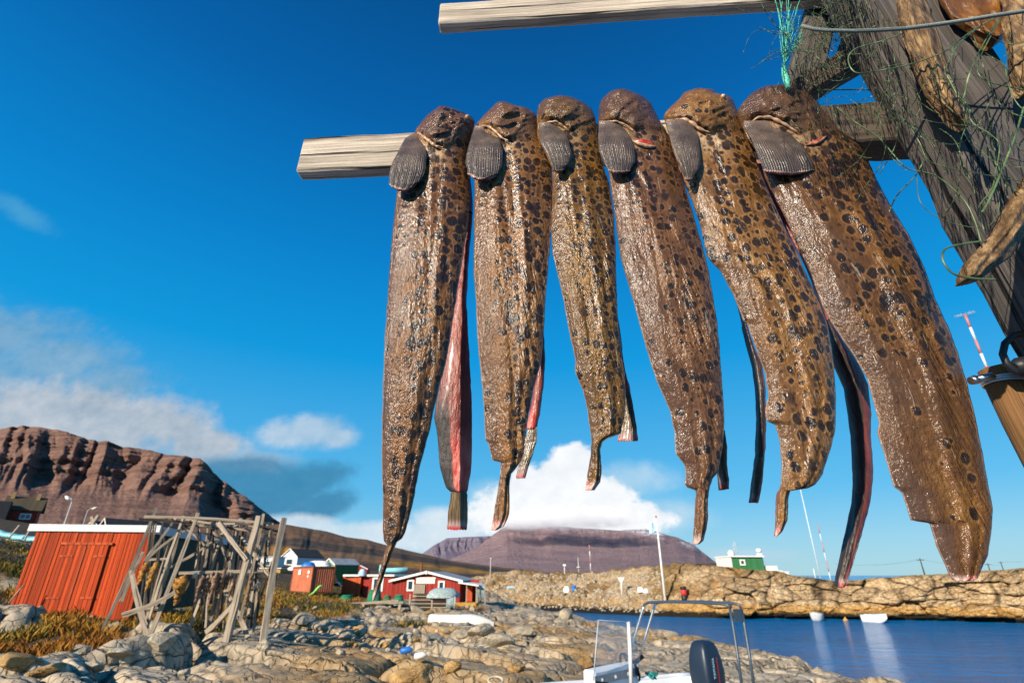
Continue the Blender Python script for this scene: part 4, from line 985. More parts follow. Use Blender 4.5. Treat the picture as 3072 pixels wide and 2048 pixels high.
dried('brown curled end of dried fish in the top corner above the stump', [(3000, -60), (3022, 0), (3015, 60), (3032, 130), (3040, 200), (3062, 255), (3080, 268)], [(3150, -60), (3170, 0), (3170, 60), (3170, 130), (3150, 200), (3130, 250), (3110, 270)], .68, M_DRY, .014, 11)
dried('wide amber brown slab of dried fish at the very top of the post', [(2800, -60), (2825, 0), (2860, 50), (2925, 92), (2985, 120)], [(3090, -60), (3080, 0), (3070, 50), (3030, 100), (2998, 124)], .72, M_AMBER, .012, 15)

# rope, twine and the tangle of green net
g = G('blue grey rope'); uv = g.co('UV'); w = g.wave(g.map(uv, (1, 6, 1), (0, 0, .6)), 120, .5, 1)
M_ROPE = g.fin(g.ramp(w, [(.2, (.20, .24, .21)), (.7, (.55, .60, .54))]), .8, g.bump(w, .8, .002), .2)
def zp(zx, zy): return 2200 + zx / 1.742, zy / 1.742
mb = MB(); RP = [(355, 135), (420, 152), (500, 160), (630, 163), (760, 158), (900, 150), (1060, 130), (1200, 110), (1350, 85), (1519, 60), (1650, 40)]
mb.tube([at_y(*zp(*p), .69 - .00006 * p[0]) for p in RP], .0036, 8)
tag(mb.build('rope', M_ROPE), 'thin blue grey rope stretched across the top of the big post', 'rope')
g = G('mint twine'); n = g.noise(g.co(), 300, 3); M_TWINE = g.fin(g.ramp(n, [(.35, (.02, .22, .14)), (.65, (.14, .62, .44))]), .5, g.bump(n, .6, .001), .4)
mb = MB(); rr = random.Random(4)
kn = [at_y(*zp(*p), .80) for p in [(285, 462), (280, 430), (272, 395), (265, 360), (266, 335)]]
mb.tube(kn, [.004, .0075, .008, .006, .003], 8)
for i in range(34):
    e = (rr.uniform(215, 380), rr.uniform(-20, 260)); m1 = (266 + (e[0] - 266) * .5 + rr.uniform(-38, 30), 335 + (e[1] - 335) * .5 + rr.uniform(-20, 20))
    pts = []
    for t in np.linspace(0, 1, 12):
        x = (1 - t) ** 2 * 266 + 2 * t * (1 - t) * m1[0] + t * t * e[0]; y = (1 - t) ** 2 * 335 + 2 * t * (1 - t) * m1[1] + t * t * e[1]
        pts.append(at_y(*zp(x + rr.uniform(-3, 3), y), .80 + .03 * math.sin(i) * t))
    mb.tube(pts, rr.choice([.0006, .0007, .001]), 4)
tag(mb.build('twine', M_TWINE), 'mint green knotted twine with frayed ends above the largest fish', 'twine')
g = G('green net line'); n = g.noise(g.co(), 40, 3); M_NET = g.fin(g.ramp(n, [(.35, (.03, .06, .022)), (.6, (.12, .19, .07)), (.75, (.34, .38, .2))]), .35, None, .5)
mb = MB(); rr = random.Random(11)
def strand(x, y, a, n, st, curl, r, yb):
    pts = []; c = rr.uniform(-curl, curl)
    for i in range(n):
        pts.append(at_y(*zp(x, y), yb + .02 * math.sin(i * .3 + x)))
        a += c; c += rr.uniform(-curl, curl) * .5; c *= .93
        x += math.cos(a) * st; y += math.sin(a) * st
    mb.tube(pts, r, 4)
for i in range(44): strand(rr.uniform(330, 620), rr.uniform(0, 260), rr.uniform(0, 6.28), rr.randint(14, 34), 15, .22, rr.choice([.0005, .0006, .0009]), rr.uniform(.74, .82))
for i in range(30): strand(rr.uniform(380, 900), rr.uniform(120, 520), rr.uniform(0, 6.28), rr.randint(16, 40), 16, .16, rr.choice([.0005, .0007]), rr.uniform(.66, .76))
for i in range(22): strand(rr.uniform(700, 1500), rr.uniform(60, 700), rr.uniform(.2, 2.2), rr.randint(18, 44), 18, .10, rr.choice([.0005, .0007, .001]), rr.uniform(.60, .68))
def known(pts, r, yb):
    P = []; pts = [Vector((*p, 0)) for p in pts]
    for i in range(len(pts) - 1):
        p0, p1, p2, p3 = pts[max(i - 1, 0)], pts[i], pts[i + 1], pts[min(i + 2, len(pts) - 1)]
        for t in np.linspace(0, 1, 8, endpoint=False):
            P.append(.5 * ((2 * p1) + (p2 - p0) * t + (2 * p0 - 5 * p1 + 4 * p2 - p3) * t * t + (3 * p1 - p0 - 3 * p2 + p3) * t ** 3))
    P.append(pts[-1]); mb.tube([at_y(*zp(p.x, p.y), yb) for p in P], r, 5)
known([(890, 175), (760, 220), (640, 255), (600, 310), (640, 380), (760, 370), (930, 335), (1100, 270), (1250, 160), (1390, 80)], .0011, .645)
known([(1390, 95), (1290, 260), (1230, 400), (1195, 520), (1130, 420), (1110, 360), (1180, 230), (1300, 130)], .0013, .64)
known([(1395, 100), (1280, 330), (1320, 420), (1519, 470), (1600, 480)], .0011, .635)
known([(1519, 560), (1470, 720), (1400, 900), (1340, 1040), (1300, 1110)], .0017, .63)
known([(540, 560), (640, 640), (760, 720), (830, 800), (910, 880), (1060, 920), (1200, 1040), (1260, 1150), (1295, 1270)], .0011, .65)
known([(610, 520), (730, 600), (900, 650), (970, 740), (1040, 850), (1300, 910), (1519, 950)], .0007, .65)
known([(960, 930), (980, 1060), (1100, 1150), (1300, 1190), (1380, 1120), (1390, 1000)], .0006, .65)
known([(1290, 1262), (1200, 1275), (1110, 1300), (1095, 1360), (1150, 1430), (1260, 1455), (1370, 1460)], .0012, .50)
known([(1195, 520), (1250, 640), (1340, 700), (1390, 760), (1370, 900), (1350, 990), (1280, 1090), (1310, 1200)], .0009, .64)
known([(1519, 240), (1430, 320), (1440, 450), (1500, 560), (1600, 600)], .0009, .62)
known([(440, 470), (560, 470), (690, 470), (780, 480)], .0016, .86)
tag(mb.build('fishing_net', M_NET), 'tangle of loose green fishing net strands draped over the big post', 'fishing net')

# pole with a hose clamp at the right edge
M_POLE = wood('varnished brown pole', (.05, .022, .008), (.26, .13, .045), 1.2, bump=.4)
pt, pb = at_y(2990, 1104, .86), at_y(3130, 1380, .86)
dv = (pt - pb).normalized(); pb2 = pb - dv * 1.5
pole = thing('wooden_pole', 'cut round wooden pole with a steel hose clamp below the big post', 'pole', (pb2.x, pb2.y, pb2.z))
mb = MB(); mb.tube([pt - dv * (i * .1) for i in range(19)], [.0275 + .0008 * math.sin(i * 2.1) for i in range(19)], 24, jit=.02); mb.build('shaft', M_POLE, pole)
g = G('clamp steel'); M_STEEL = g.fin((.55, .54, .50), .3, g.bump(g.wave(g.co(), 300, 0, 0), .3, .001), .5, Metallic=1.)
mb = MB(); cc = pt - dv * .030; sx = dv.cross(Vector((0, 1, 0))).normalized(); sy = dv.cross(sx)
for k in (0, .004, .008):
    mb.tube([cc + dv * (k + .004 * math.cos(t)) + (sx * math.cos(t) + sy * math.sin(t)) * .0295 for t in np.linspace(0, 2 * PI, 40, endpoint=False)], .0022, 6, closed=True)
cl = mb.build('hose_clamp', M_STEEL, pole)
mb = MB(); sc_ = at_y(2955, 1132, .83); mb.tube([sc_ + Vector((-.018, 0, -.004)), sc_ + Vector((.014, 0, .003))], .0065, 10); mb.tube([sc_ + Vector((-.027, 0, -.006)), sc_ + Vector((-.018, 0, -.004))], [.007, .0085], 10)
mb.build('clamp_screw', M_STEEL, pole)
g = G('black rubber'); M_RUB = g.fin((.014, .014, .015), .45, g.bump(g.noise(g.co(), 90, 3), .3, .002), .4)
mb = MB(); CB = [(3085, 1000), (3040, 1005), (3015, 1030), (3008, 1062), (3020, 1090), (3042, 1112), (3075, 1120), (3110, 1112)]
mb.tube([at_y(x, y, .80) for x, y in CB], .0055, 10)
mb.tube([at_y(x, y, .80) for x, y in [(3040, 1105), (3058, 1100), (3085, 1098), (3120, 1096)]], [.010, .016, .018, .018], 12)
tag(mb.build('cable', M_RUB), 'short loop of black rubber cable beside the clamped pole', 'cable')
# ------------------------------------------------------------------ sheds, houses, racks on the shore
def planks(name, col, width=.14, var=.35, axis=0, worn=(.30, .16, .10)):
    g = G(name); c = g.co(); x = g.xyz(c)[axis]
    cell = g.n('ShaderNodeTexWhiteNoise', noise_dimensions='1D'); g.set(cell.inputs['W'], g.math('FLOOR', g.math('DIVIDE', x, width)))
    r = cell.outputs['Value']
    st = g.noise(g.map(c, (9, 9, .7)), 4, 6, .65)
    k = g.mix(r, tuple(v * (1 - var) for v in col), tuple(min(1, v * (1 + var * .6)) for v in col))
    k = g.mix(g.rng(st, .45, .7, 0, .6), k, tuple(v * .55 for v in col))
    k = g.mix(g.rng(g.noise(g.map(c, (14, 14, 1.5)), 5, 5, .7), .62, .70, 0, .7), k, worn)
    fr = g.math('FRACT', g.math('DIVIDE', x, width))
    gap = g.math('SUBTRACT', 1, g.rng(g.math('ABSOLUTE', g.math('SUBTRACT', fr, .5)), .43, .47, 1, 0))
    gap = g.rng(g.math('ABSOLUTE', g.math('SUBTRACT', fr, .5)), .44, .48)
    k = g.mix(gap, k, tuple(v * .15 for v in col))
    h = g.math('SUBTRACT', g.math('MULTIPLY', st, .3), gap)
    return g.fin(k, .75, g.bump(h, .8, .02), .25)
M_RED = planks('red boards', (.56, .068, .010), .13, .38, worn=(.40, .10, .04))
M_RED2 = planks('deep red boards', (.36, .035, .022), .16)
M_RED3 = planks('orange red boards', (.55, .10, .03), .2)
M_DGREEN = planks('dark green boards', (.020, .055, .036), .15, worn=(.06, .08, .06))
M_DGREEN_Y = planks('dark green side boards', (.018, .050, .034), .15, axis=1, worn=(.05, .07, .055))
M_WHITE = paint('white paint', (.78, .76, .70), .55, .08, 2, .15, 30)
M_GREYWHITE = paint('blue grey paint and shaded white', (.42, .47, .52), .55, .1, 2)
M_ROOFDK = paint('dark roof felt', (.035, .036, .04), .85, .3, 2, .3)
M_ROOFBR = planks('brown roof boards', (.10, .078, .045), .5, .2, worn=(.14, .11, .06))
M_ROOFGR = paint('grey roof sheet', (.30, .33, .35), .6, .2, 1.5, .2)
M_GLASS = G('window glass').fin((.02, .05, .07), .06, None, .6)
M_RWHITE = planks('white boards', (.72, .74, .76), .2, .06, worn=(.6, .6, .6))
M_LGREEN = planks('pale green boards', (.34, .42, .16), .2, .12, worn=(.4, .4, .25))
M_MGREEN = planks('green boards', (.045, .20, .075), .3, .12, worn=(.1, .25, .12))
M_MGREEN_Y = planks('green side boards', (.06, .16, .055), .3, .12, axis=1, worn=(.1, .2, .1))
M_YEL = paint('ochre yellow paint', (.50, .27, .05), .7, .2, 2)
M_TIMB = wood('grey shore timber', (.13, .10, .07), (.54, .44, .325), .5, bump=.7)
M_TIMBD = wood('dark shore timber', (.025, .02, .016), (.10, .08, .062), .7, bump=.7)
M_RUST = paint('rust', (.20, .065, .025), .8, .35, 6, .4)
M_TURQ = paint('turquoise paint', (.28, .66, .70), .5, .12, 2)
M_LBLUE = paint('pale blue paint', (.40, .62, .74), .5, .12, 2)
M_BLUE = paint('blue plastic', (.02, .16, .50), .45, .15, 3)
M_BLACK = paint('black paint', (.016, .016, .018), .5, .2, 4)
M_REDP = paint('red paint', (.55, .03, .025), .5, .15, 4)
M_REDPALE = paint('haze-paled red paint', (.50, .20, .19), .6, .15, 4)  # red paled for distance haze on the masts
M_WHITEPALE = paint('haze-paled white paint', (.62, .68, .72), .6, .1, 4)  # white dulled for distance haze on the masts
M_ORANGE = paint('orange plastic', (.75, .12, .02), .45, .1, 4)
M_GPLAS = paint('lime green plastic', (.22, .60, .10), .4, .12, 3)
M_STONE = paint('chimney render', (.50, .30, .12), .8, .15, 4)
M_METAL = paint('galvanised steel', (.50, .50, .48), .45, .15, 5); 
M_CHROME = G('polished tube').fin((.75, .75, .74), .22, None, .5, Metallic=1.)
M_TUBEDK = G('dark arch tube').fin((.045, .07, .10), .35, None, .5)

def wedge(mb, W, D, H, rise, over=.0):
    hw = W / 2
    return [(-hw, 0), (hw, 0), (hw, H), (0, H + rise), (-hw, H)]
def window(t, x, z, w, h, y=0, frame=M_WHITE, two=False, fw=.10):
    mb = MB()
    for dx, dz, sx, sz in ((0, h / 2, w + fw, fw), (0, -h / 2, w + fw, fw), (-w / 2, 0, fw, h - fw), (w / 2, 0, fw, h - fw)):
        mb.box((x + dx, y - .05, z + dz), (sx, .10, sz))
    if two: mb.box((x, y - .045, z), (fw * .8, .09, h - fw))
    f = mb.build('window', frame, t, local=True)
    mb = MB(); mb.box((x, y - .012, z), (w - fw * .5, .02, h - fw * .5)); mb.build('pane', M_GLASS, f, local=True)
    return f
def gable_house(label, loc, rz, W, D, H, rise, wall, roof, sidewall=None, trim=M_WHITE, name='house', over=.25, group=None, sink=1.0, cat='house'):
    """front gable faces local -y"""
    t = thing(name, label, cat, loc, rz, group)
    mb = MB(); mb.prism([(-W / 2, -sink), (W / 2, -sink), (W / 2, H), (0, H + rise), (-W / 2, H)], 0, D); mb.build('wall', wall, t, local=True)
    if sidewall:
        for s_ in (-1, 1):
            mb = MB(); mb.box((s_ * (W / 2 + .012), D / 2, (H - sink) / 2 - .01), (.02, D - .02, H + sink - .03)); mb.build('side_wall', sidewall, t, local=True)
    sl = math.hypot(W / 2 + over, rise * (1 + over / (W / 2)))
    a = math.atan2(rise, W / 2); mb = MB()
    for s_ in (-1, 1):
        xo = s_ * (W / 2 + over); zo = H - over * math.tan(a)
        up = .10
        poly = [(0, H + rise + .01), (xo, zo + .01), (xo, zo + .01 + up), (0, H + rise + .01 + up)]
        if s_ < 0: poly = poly[::-1]
        mb.prism(poly, -over, D + over)
    mb.build('roof', roof, t, local=True)
    for s_ in (-1, 1):
        xo = s_ * (W / 2 + over + .01); zo = H - over * math.tan(a) - .04
        mb = MB(); poly = [(s_ * .0, H + rise - .04), (xo, zo), (xo, zo + .17), (0, H + rise + .13)]
        if s_ < 0: poly = poly[::-1]
        mb.prism(poly, -over - .05, -over - .002); mb.build('fascia', trim, t, local=True)
    return t

# --- the red shed with green side
sh = thing('shed', 'weathered red board shed with white fascia and dark green side behind the pole rack', 'shed', (-12.0, 18.2, 3.3), .15)
Wd, Dp, Hs = 3.45, 7.2, 2.55
mb = MB(); n = 33
rr = random.Random(2)
for i in range(n):
    w = Wd / n; low = .0 + .30 * (1 - i / n) + (rr.random() < .3) * rr.uniform(0, .06) - (.16 if i > 17 else .06)
    mb.box((-Wd + w * (i + .5), rr.uniform(-.012, .012), (low + Hs) / 2), (w - .012, .05, Hs - low))
mb.build('front_wall', M_RED, sh, local=True)
mb = MB(); mb.box((-.03, Dp / 2 + .04, Hs / 2 + .03), (.06, Dp, Hs - .1)); mb.box((-Wd + .03, Dp / 2 + .04, Hs / 2 + .1), (.06, Dp, Hs - .25)); mb.box((-Wd / 2, Dp, Hs / 2), (Wd - .1, .06, Hs - .1))
mb.build('side_wall', M_DGREEN_Y, sh, local=True)
mb = MB(); mb.box((-Wd / 2, -.06, Hs + .05), (Wd + .5, .06, .22)); mb.build('fascia', M_WHITE, sh, local=True, bevel=.01)
mb = MB(); mb.box((.10, Dp / 2, Hs + .02), (.05, Dp + .1, .26)); mb.build('side_fascia', M_GREYWHITE, sh, local=True)  # white fascia whose shade is put into the blue grey colour
mb = MB(); mb.box((-Wd / 2, Dp / 2 + .02, Hs + .10), (Wd + .2, Dp, .06)); mb.build('roof', M_ROOFDK, sh, local=True)
dr_ = MB()
for x0, x1 in ((-2.50, -1.85), (-1.82, -1.17)):
    k = 5
    for i in range(k):
        w = (x1 - x0) / k; dr_.box((x0 + w * (i + .5), -.052, 1.12), (w - .01, .04, 1.95))
door = dr_.build('door', M_RED, sh, local=True)
mb = MB(); mb.box((-1.85, -.06, 2.13), (1.55, .055, .07)); mb.box((-1.835, -.082, 1.1), (.05, .02, 1.9)); mb.build('door_trim', M_RED3, sh, local=True)
mb = MB()
for x, z in ((-2.32, .55), (-2.32, 1.75), (-1.35, .55), (-1.35, 1.75)): MB().box((x, -.083, z), (.36, .015, .05)).build('hinge', M_RED3, door, local=True)
mb = MB(); mb.box((-1.6, -.02, .04), (1.2, .12, .06)); mb.build('sill_beam', M_TIMB, sh, local=True)
mb = MB(); mb.tube([at_y(26, 1808, 17.2), at_y(70, 1755, 17.3)], .022, 6)
tag(mb.build('stick', M_TIMB), 'thin stick leaning against the left edge of the red shed', 'stick')

# --- the pole rack beside it
def z5(x, y): return 380 + x / 3.484, 1500 + y / 3.484
rk = thing('drying_rack', 'big rickety rack of grey driftwood poles and crossed sticks beside the red shed', 'drying rack', (-5.5, 12.6, 3.1))
def pole(name, a, b, wpx, ya, yb=None, m=M_TIMB, seed=0, flat=1., ext=0.):
    yb = ya if yb is None else yb
    p, q = at_y(*z5(*a), ya), at_y(*z5(*b), yb)
    d = (q - p).normalized(); p = p - d * ext
    w = wpx / 3.484 / 1536 * ya / 1.1
    mb = MB(); mb.beam(p, q, w, w * flat, .3 * (seed % 3), 9, .16, taper=.82, seed=seed, up=(0, -1, 0), bow=.02 * ((seed * 7) % 5 - 2))
    return mb.build(name, m, rk)
for i, (nm, a, b, w, ya, yb) in enumerate([
    ('post', (200, 1385), (600, 165), 30, 12.3, 12.5), ('post', (240, 1435), (750, 133), 42, 11.9, 12.1), ('post', (-240, 1310), (310, 75), 34, 12.9, 13.1),
    ('post', (1045, 1475), (1385, 165), 66, 11.8, 12.0), ('post', (1215, 1130), (1432, 140), 30, 12.5, 12.3), ('post', (1440, 1445), (1645, 185), 64, 12.0, 12.2),
    ('brace', (965, 235), (1255, 625), 46, 11.85, 11.7), ('brace', (-40, 1195), (515, 955), 46, 11.8, 11.75), ('post', (205, 1335), (45, 740), 54, 12.2, 12.6), ('brace', (840, 1370), (1115, 1090), 48, 12.4, 11.9),
    ('brace', (205, 625), (620, 310), 26, 12.4, 12.9), ('brace', (185, 640), (480, 235), 26, 12.2, 12.5), ('post', (650, 1335), (1000, 340), 30, 13.4, 13.6), ('post', (872, 1295), (1195, 190), 42, 13.8, 14.0),
    ('brace', (1270, 1435), (1030, 940), 42, 12.6, 13.2), ('post', (1255, 1350), (1480, 230), 28, 13.6, 13.9), ('post', (1330, 1380), (1400, 330), 22, 14.2, 14.2), ('post', (330, 1000), (590, 160), 30, 13.8, 14.0), ('post', (230, 1200), (440, 420), 26, 14.0, 14.2),
    ('brace', (1210, 380), (1380, 620), 32, 13.0, 12.6), ('brace', (920, 320), (1060, 640), 36, 13.4, 13.6), ('post', (1090, 690), (1180, 200), 40, 13.7, 13.9), ('brace', (450, 700), (930, 400), 26, 14.0, 14.0), ('post', (0, 930), (175, 540), 34, 12.5, 12.7),
    ('brace', (1400, 650), (1500, 800), 20, 13.1, 13.0), ('post', (1490, 700), (1500, 300), 10, 13.0, 13.0), ('brace', (1310, 930), (1420, 830), 30, 12.6, 12.9), ('post', (720, 700), (760, 290), 30, 14.1, 14.2), ('brace', (640, 300), (860, 520), 24, 13.9, 14.1)]):
    pole(nm, a, b, w, ya, yb, M_TIMB if i not in (10, 19) else M_TIMB, i, .8, .25 if nm == 'post' else 0)
for i, (a, b, w, ya, yb, m) in enumerate([((185, 172), (1535, 247), 24, 12.0, 12.2, M_TIMB), ((135, 190), (720, 238), 26, 12.5, 12.7, M_TIMBD), ((620, 195), (1135, 243), 22, 12.4, 12.4, M_TIMB), ((760, 262), (1335, 325), 24, 13.0, 13.2, M_TIMB),
    ((215, 140), (1000, 212), 22, 13.6, 13.4, M_TIMBD), ((1000, 215), (1645, 350), 20, 12.6, 12.3, M_TIMBD), ((550, 760), (1430, 733), 26, 12.4, 12.5, M_TIMB), ((1365, 788), (1565, 803), 38, 12.1, 12.15, M_TIMBD),
    ((880, 235), (1250, 300), 20, 13.9, 13.5, M_TIMB), ((600, 230), (1000, 300), 20, 14.2, 14.2, M_TIMBD), ((1130, 300), (1560, 362), 22, 13.5, 13.0, M_TIMBD), ((210, 620), (420, 610), 22, 12.6, 12.6, M_TIMB), ((1140, 1210), (1330, 1215), 26, 13.2, 13.2, M_TIMBD), ((-20, 1200), (330, 1130), 30, 13.6, 13.8, M_TIMB), ((1070, 735), (1380, 745), 24, 13.4, 13.4, M_TIMB)]):
    pole('rail', a, b, w, ya, yb, m, 40 + i, .8)  # the right-hand dark rail has its shade put into the timber colour
rr = random.Random(9)
for i in range(12):
    x = rr.uniform(420, 1450); pole('brace', (x - rr.uniform(20, 260), rr.uniform(500, 1250)), (x + rr.uniform(-60, 220), rr.uniform(260, 600)), rr.uniform(14, 24), rr.uniform(13.2, 14.8), None, M_TIMBD if i % 4 else M_TIMB, 160 + i)
for i in range(22):
    x = rr.uniform(250, 1450); pole('post', (x - rr.uniform(60, 200), 1330), (x + rr.uniform(-40, 60), 240), rr.uniform(12, 20), rr.uniform(13.4, 14.8), None, M_TIMB if i % 4 == 0 else M_TIMBD, 120 + i)  # dark thin poles also stand in for shade among the lit ones
for i in range(30):
    x = rr.uniform(380, 1480); y = 205 + (x - 380) * .075 + rr.uniform(-30, 40)
    pole('stick', (x, y), (x + rr.uniform(-150, 170), y + rr.uniform(-40, 60)), rr.uniform(12, 20), rr.uniform(12, 14), rr.uniform(12, 14), rr.choice([M_TIMB, M_TIMBD, M_TIMBD]), 80 + i)
# fish drying on it
g = G('golden dried fish'); n = g.noise(g.co(), 14, 5, .65); M_GOLD = g.fin(g.ramp(n, [(.3, (.08, .03, .005)), (.5, (.38, .17, .02)), (.7, (.62, .34, .06))]), .5, g.bump(n, 1., .04), .4)
g = G('brown dried fish'); n = g.noise(g.co(), 10, 5, .65); M_BROWNF = g.fin(g.ramp(n, [(.3, (.05, .025, .015)), (.5, (.20, .11, .06)), (.7, (.44, .30, .19))]), .5, g.bump(n, 1., .03), .4)
def hang(label, a, b, wpx, y, m, group, seed, taper=(.55, 1, .9, .7, .45, .25)):
    p, q = at_y(*z5(*a), y), at_y(*z5(*b), y)
    w = wpx * 1.15 / 3.484 / 1536 * y / 1.1 / 2
    mb = MB(); rr = random.Random(seed); N = 22; pts = []; rad = []
    for i in range(N):
        t = i / (N - 1); pts.append(p + (q - p) * t + Vector((rr.uniform(-1, 1) * w * .25, rr.uniform(-1, 1) * w * .3, 0)))
        rad.append(max(.006, w * np.interp(t, np.linspace(0, 1, len(taper)), taper) * rr.uniform(.75, 1.15)))
    mb.tube(pts, rad, 7, jit=.25, seed=seed); o = mb.build('dried_fish', m)
    return tag(o, label, 'dried fish', group)
GG = 'golden dried fish on the pole rack'; BG = 'brown dried fish on the pole rack'
hang('golden dried fish farthest left under the sticks of the pole rack', (215, 660), (120, 880), 70, 12.5, M_GOLD, GG, 1)
hang('golden dried fish hanging free against the dark green shed side', (315, 650), (195, 955), 66, 12.3, M_GOLD, GG, 2)
hang('golden dried fish bundled low above the crossing brace of the pole rack', (600, 785), (500, 1100), 90, 12.3, M_GOLD, GG, 3)
hang('shorter golden dried fish tucked behind the low brace of the pole rack', (530, 815), (490, 960), 60, 12.6, M_GOLD, GG, 4)
for i, (a, b, w) in enumerate([((800, 790), (705, 1085), 44), ((860, 790), (765, 1100), 46), ((905, 745), (835, 1000), 40), ((950, 750), (850, 1110), 50), ((1025, 720), (910, 1080), 50), ((1120, 825), (1060, 1040), 36), ((1185, 830), (1150, 1000), 34), ((1310, 790), (1235, 1110), 40), ((1075, 780), (1030, 930), 40)]):
    hang('brown split fish drying on the middle pole of the rickety rack', a, b, w, 12.05 + .1 * (i % 3), M_BROWNF, BG, 20 + i)
tag(MB().tube([at_y(*z5(*p), 12.3) for p in [(700, 790), (715, 765), (735, 755), (725, 785), (712, 805)]], .016, 6).build('rag', M_TURQ), 'turquoise rag knotted on the middle pole of the rack', 'rag')

# --- far left brown red house on the hill
p = at_y(62, 1566, 110)
h1 = thing('house', 'dark red house on the hill with brown roof and two ochre chimneys', 'house', (p.x, 110, p.z), .62)
mb = MB(); mb.box((-1.2, 3, .4), (9.2, 6, 4.6)); mb.build('wall', M_RED2, h1, local=True)
mb = MB(); mb.prism([(-.6, 2.75), (3.0, 6.1), (6.6, 2.75), (6.5, 2.6), (3, 5.9), (-.5, 2.6)][::-1], -6.2, 4.3, Matrix.Rotation(PI / 2, 3, 'Z') @ Matrix.Scale(-1, 3, (1, 0, 0)) if False else Matrix(((0, 1, 0), (1, 0, 0), (0, 0, 1)))); mb.build('roof', M_ROOFBR, h1, local=True)
mb = MB(); mb.prism([(.05, 2.6), (5.95, 2.6), (3.0, 5.75)], -5.8, 3.4, Matrix(((0, 1, 0), (1, 0, 0), (0, 0, 1)))); mb.build('attic_wall', M_RED2, h1, local=True)
for x in (-4.6, 1.9):
    mb = MB(); mb.box((x, 2.6, 6.2), (.95, .8, 1.6)); mb.build('chimney', M_STONE, h1, local=True)
window(h1, .6, 1.35, 2.6, 1.1, 0, M_WHITE, True, .2)
mb = MB(); mb.box((-6.2, -1.2, 1.6), (5.2, 2.6, 5.5)); mb.build('annex', M_ROOFDK, h1, local=True); h1.scale = (.62, .8, .85)
def red_gable(label, X, Yapex, y, W, H, rise, D, rz, zb):
    q = at_y(X, Yapex, y); return gable_house(label, (q.x, y, q.z - H - rise), rz, W, D, H, rise, M_RED3, M_ROOFDK, M_RED2, group=None)
red_gable('orange red house with dark roof just above the white fascia of the shed', 322, 1556, 60, 2.2, 3, 1.1, 8, -.55, 0)
red_gable('orange red house with a half hidden gable above the shed fascia', 283, 1563, 64, 4.2, 3, 1.9, 5, .2, 0)
# --- turquoise tarp along the rocks
mb = MB(); TP = [(-60, 1592), (0, 1598), (40, 1608), (80, 1614), (115, 1618), (140, 1622)]
tv = []
for i in range(40):
    X = -60 + 200 * i / 39; Yv = np.interp(X, *zip(*TP)); tv.append((X, Yv))
b0 = 0
for k, (dy_, yy) in enumerate(((-9, 26.2), (-4, 25.8), (4, 25.7), (12, 26.0), (12, 26.6), (0, 26.8))):
    for i, (X, Yv) in enumerate(tv): mb.v.append(tuple(at_y(X, Yv + dy_ + 1.2 * math.sin(i * .9 + k), yy)))
for k in range(6):
    for i in range(39): mb.face((k * 40 + i, k * 40 + i + 1, ((k + 1) % 6) * 40 + i + 1, ((k + 1) % 6) * 40 + i), None, True)
tag(mb.build('tarp', M_TURQ), 'long turquoise tarp roll lying on the rocks left of the red shed', 'tarp')
for i, (a, b) in enumerate((((28, 1612), (58, 1575)), ((72, 1621), (96, 1576)))):
    mb = MB(); mb.beam(at_y(*a, 25.3), at_y(*b, 25.6), .06, .06, 0, 4, .1, seed=i); tag(mb.build('stake', M_TIMB), ('leaning stake in front of the turquoise tarp, farther from the shed', 'leaning stake in front of the turquoise tarp, nearer the shed')[i], 'stake', 'stakes by the tarp')
# --- street lamps
def lamp(label, base, top, head, y, r):
    t = at_y(*top, y); b = Vector((t.x, y, t.z - 6.0)); h = at_y(*head, y)
    o = thing('street_lamp', label, 'street lamp', b, 0, 'street lamps behind the shed')
    MB().tube([b, t], [r, r * .7], 8).build('pole', M_METAL, o)
    MB().tube([t, t + (h - t) * .5 + Vector((0, 0, .25)), h], r * .6, 8).build('arm', M_METAL, o)
    d = (h - t).normalized(); MB().tube([h - d * .25, h, h + d * .35, h + d * .6], [r * .8, r * 2.2, r * 2.2, r * .7], 10).build('lamp_head', M_WHITE, o)
lamp('tall grey street lamp beyond the white shed fascia, head bent away from the mountain slope', None, (216, 1505), (206, 1496), 62, .085)
lamp('thin distant street lamp above the red gables', None, (263, 1531), (280, 1525), 85, .07)
for i, (a, b) in enumerate((((272, 1580), (296, 1545)), ((281, 1580), (277, 1549)))):
    mb = MB(); mb.beam(at_y(*a, 40), at_y(*b, 40), .2, .2, 0, 4, .05, seed=i); tag(mb.build('post', M_TIMB), ('thick leaning pale post sticking up behind the shed fascia', 'thin upright post behind the shed fascia')[i], 'post', 'posts behind the shed')

# --- shipping container
c0 = at_y(930, 1778, 58)
ct = thing('shipping_container', 'rust orange corrugated shipping container with two white plates on its long side', 'container', (c0.x, 58, c0.z), math.radians(-50))
M_CONT = paint('container paint', (.50, .14, .06), .6, .2, 1.2, .2, 12, (.20, .08, .04))
L_, W_, H_ = 6.0, 2.3, 2.5
def corr(mb, p, d, nrm, L, H, n, dep):
    xs = []
    for i in range(n):
        for t, o in ((0, 0), (.3, 0), (.5, 1), (.8, 1)): xs.append(((i + t) * L / n, -o * dep))
    xs.append((L, 0)); b = len(mb.v)
    for x, o in xs:
        for z in (.12, H - .12): mb.v.append((p[0] + d[0] * x + nrm[0] * o, p[1] + d[1] * x + nrm[1] * o, z))
    for i in range(len(xs) - 1): mb.face((b + 2 * i, b + 2 * i + 2, b + 2 * i + 3, b + 2 * i + 1))
mb = MB(); corr(mb, (-L_, 0), (1, 0), (0, -1), L_, H_, 22, .04); corr(mb, (0, 0), (0, 1), (1, 0), W_, H_, 10, .06)
mb.box((-L_ / 2, W_ / 2, H_ / 2), (L_ - .16, W_ - .16, H_ - .06)); mb.build('body', M_CONT, ct, local=True)
mb = MB()
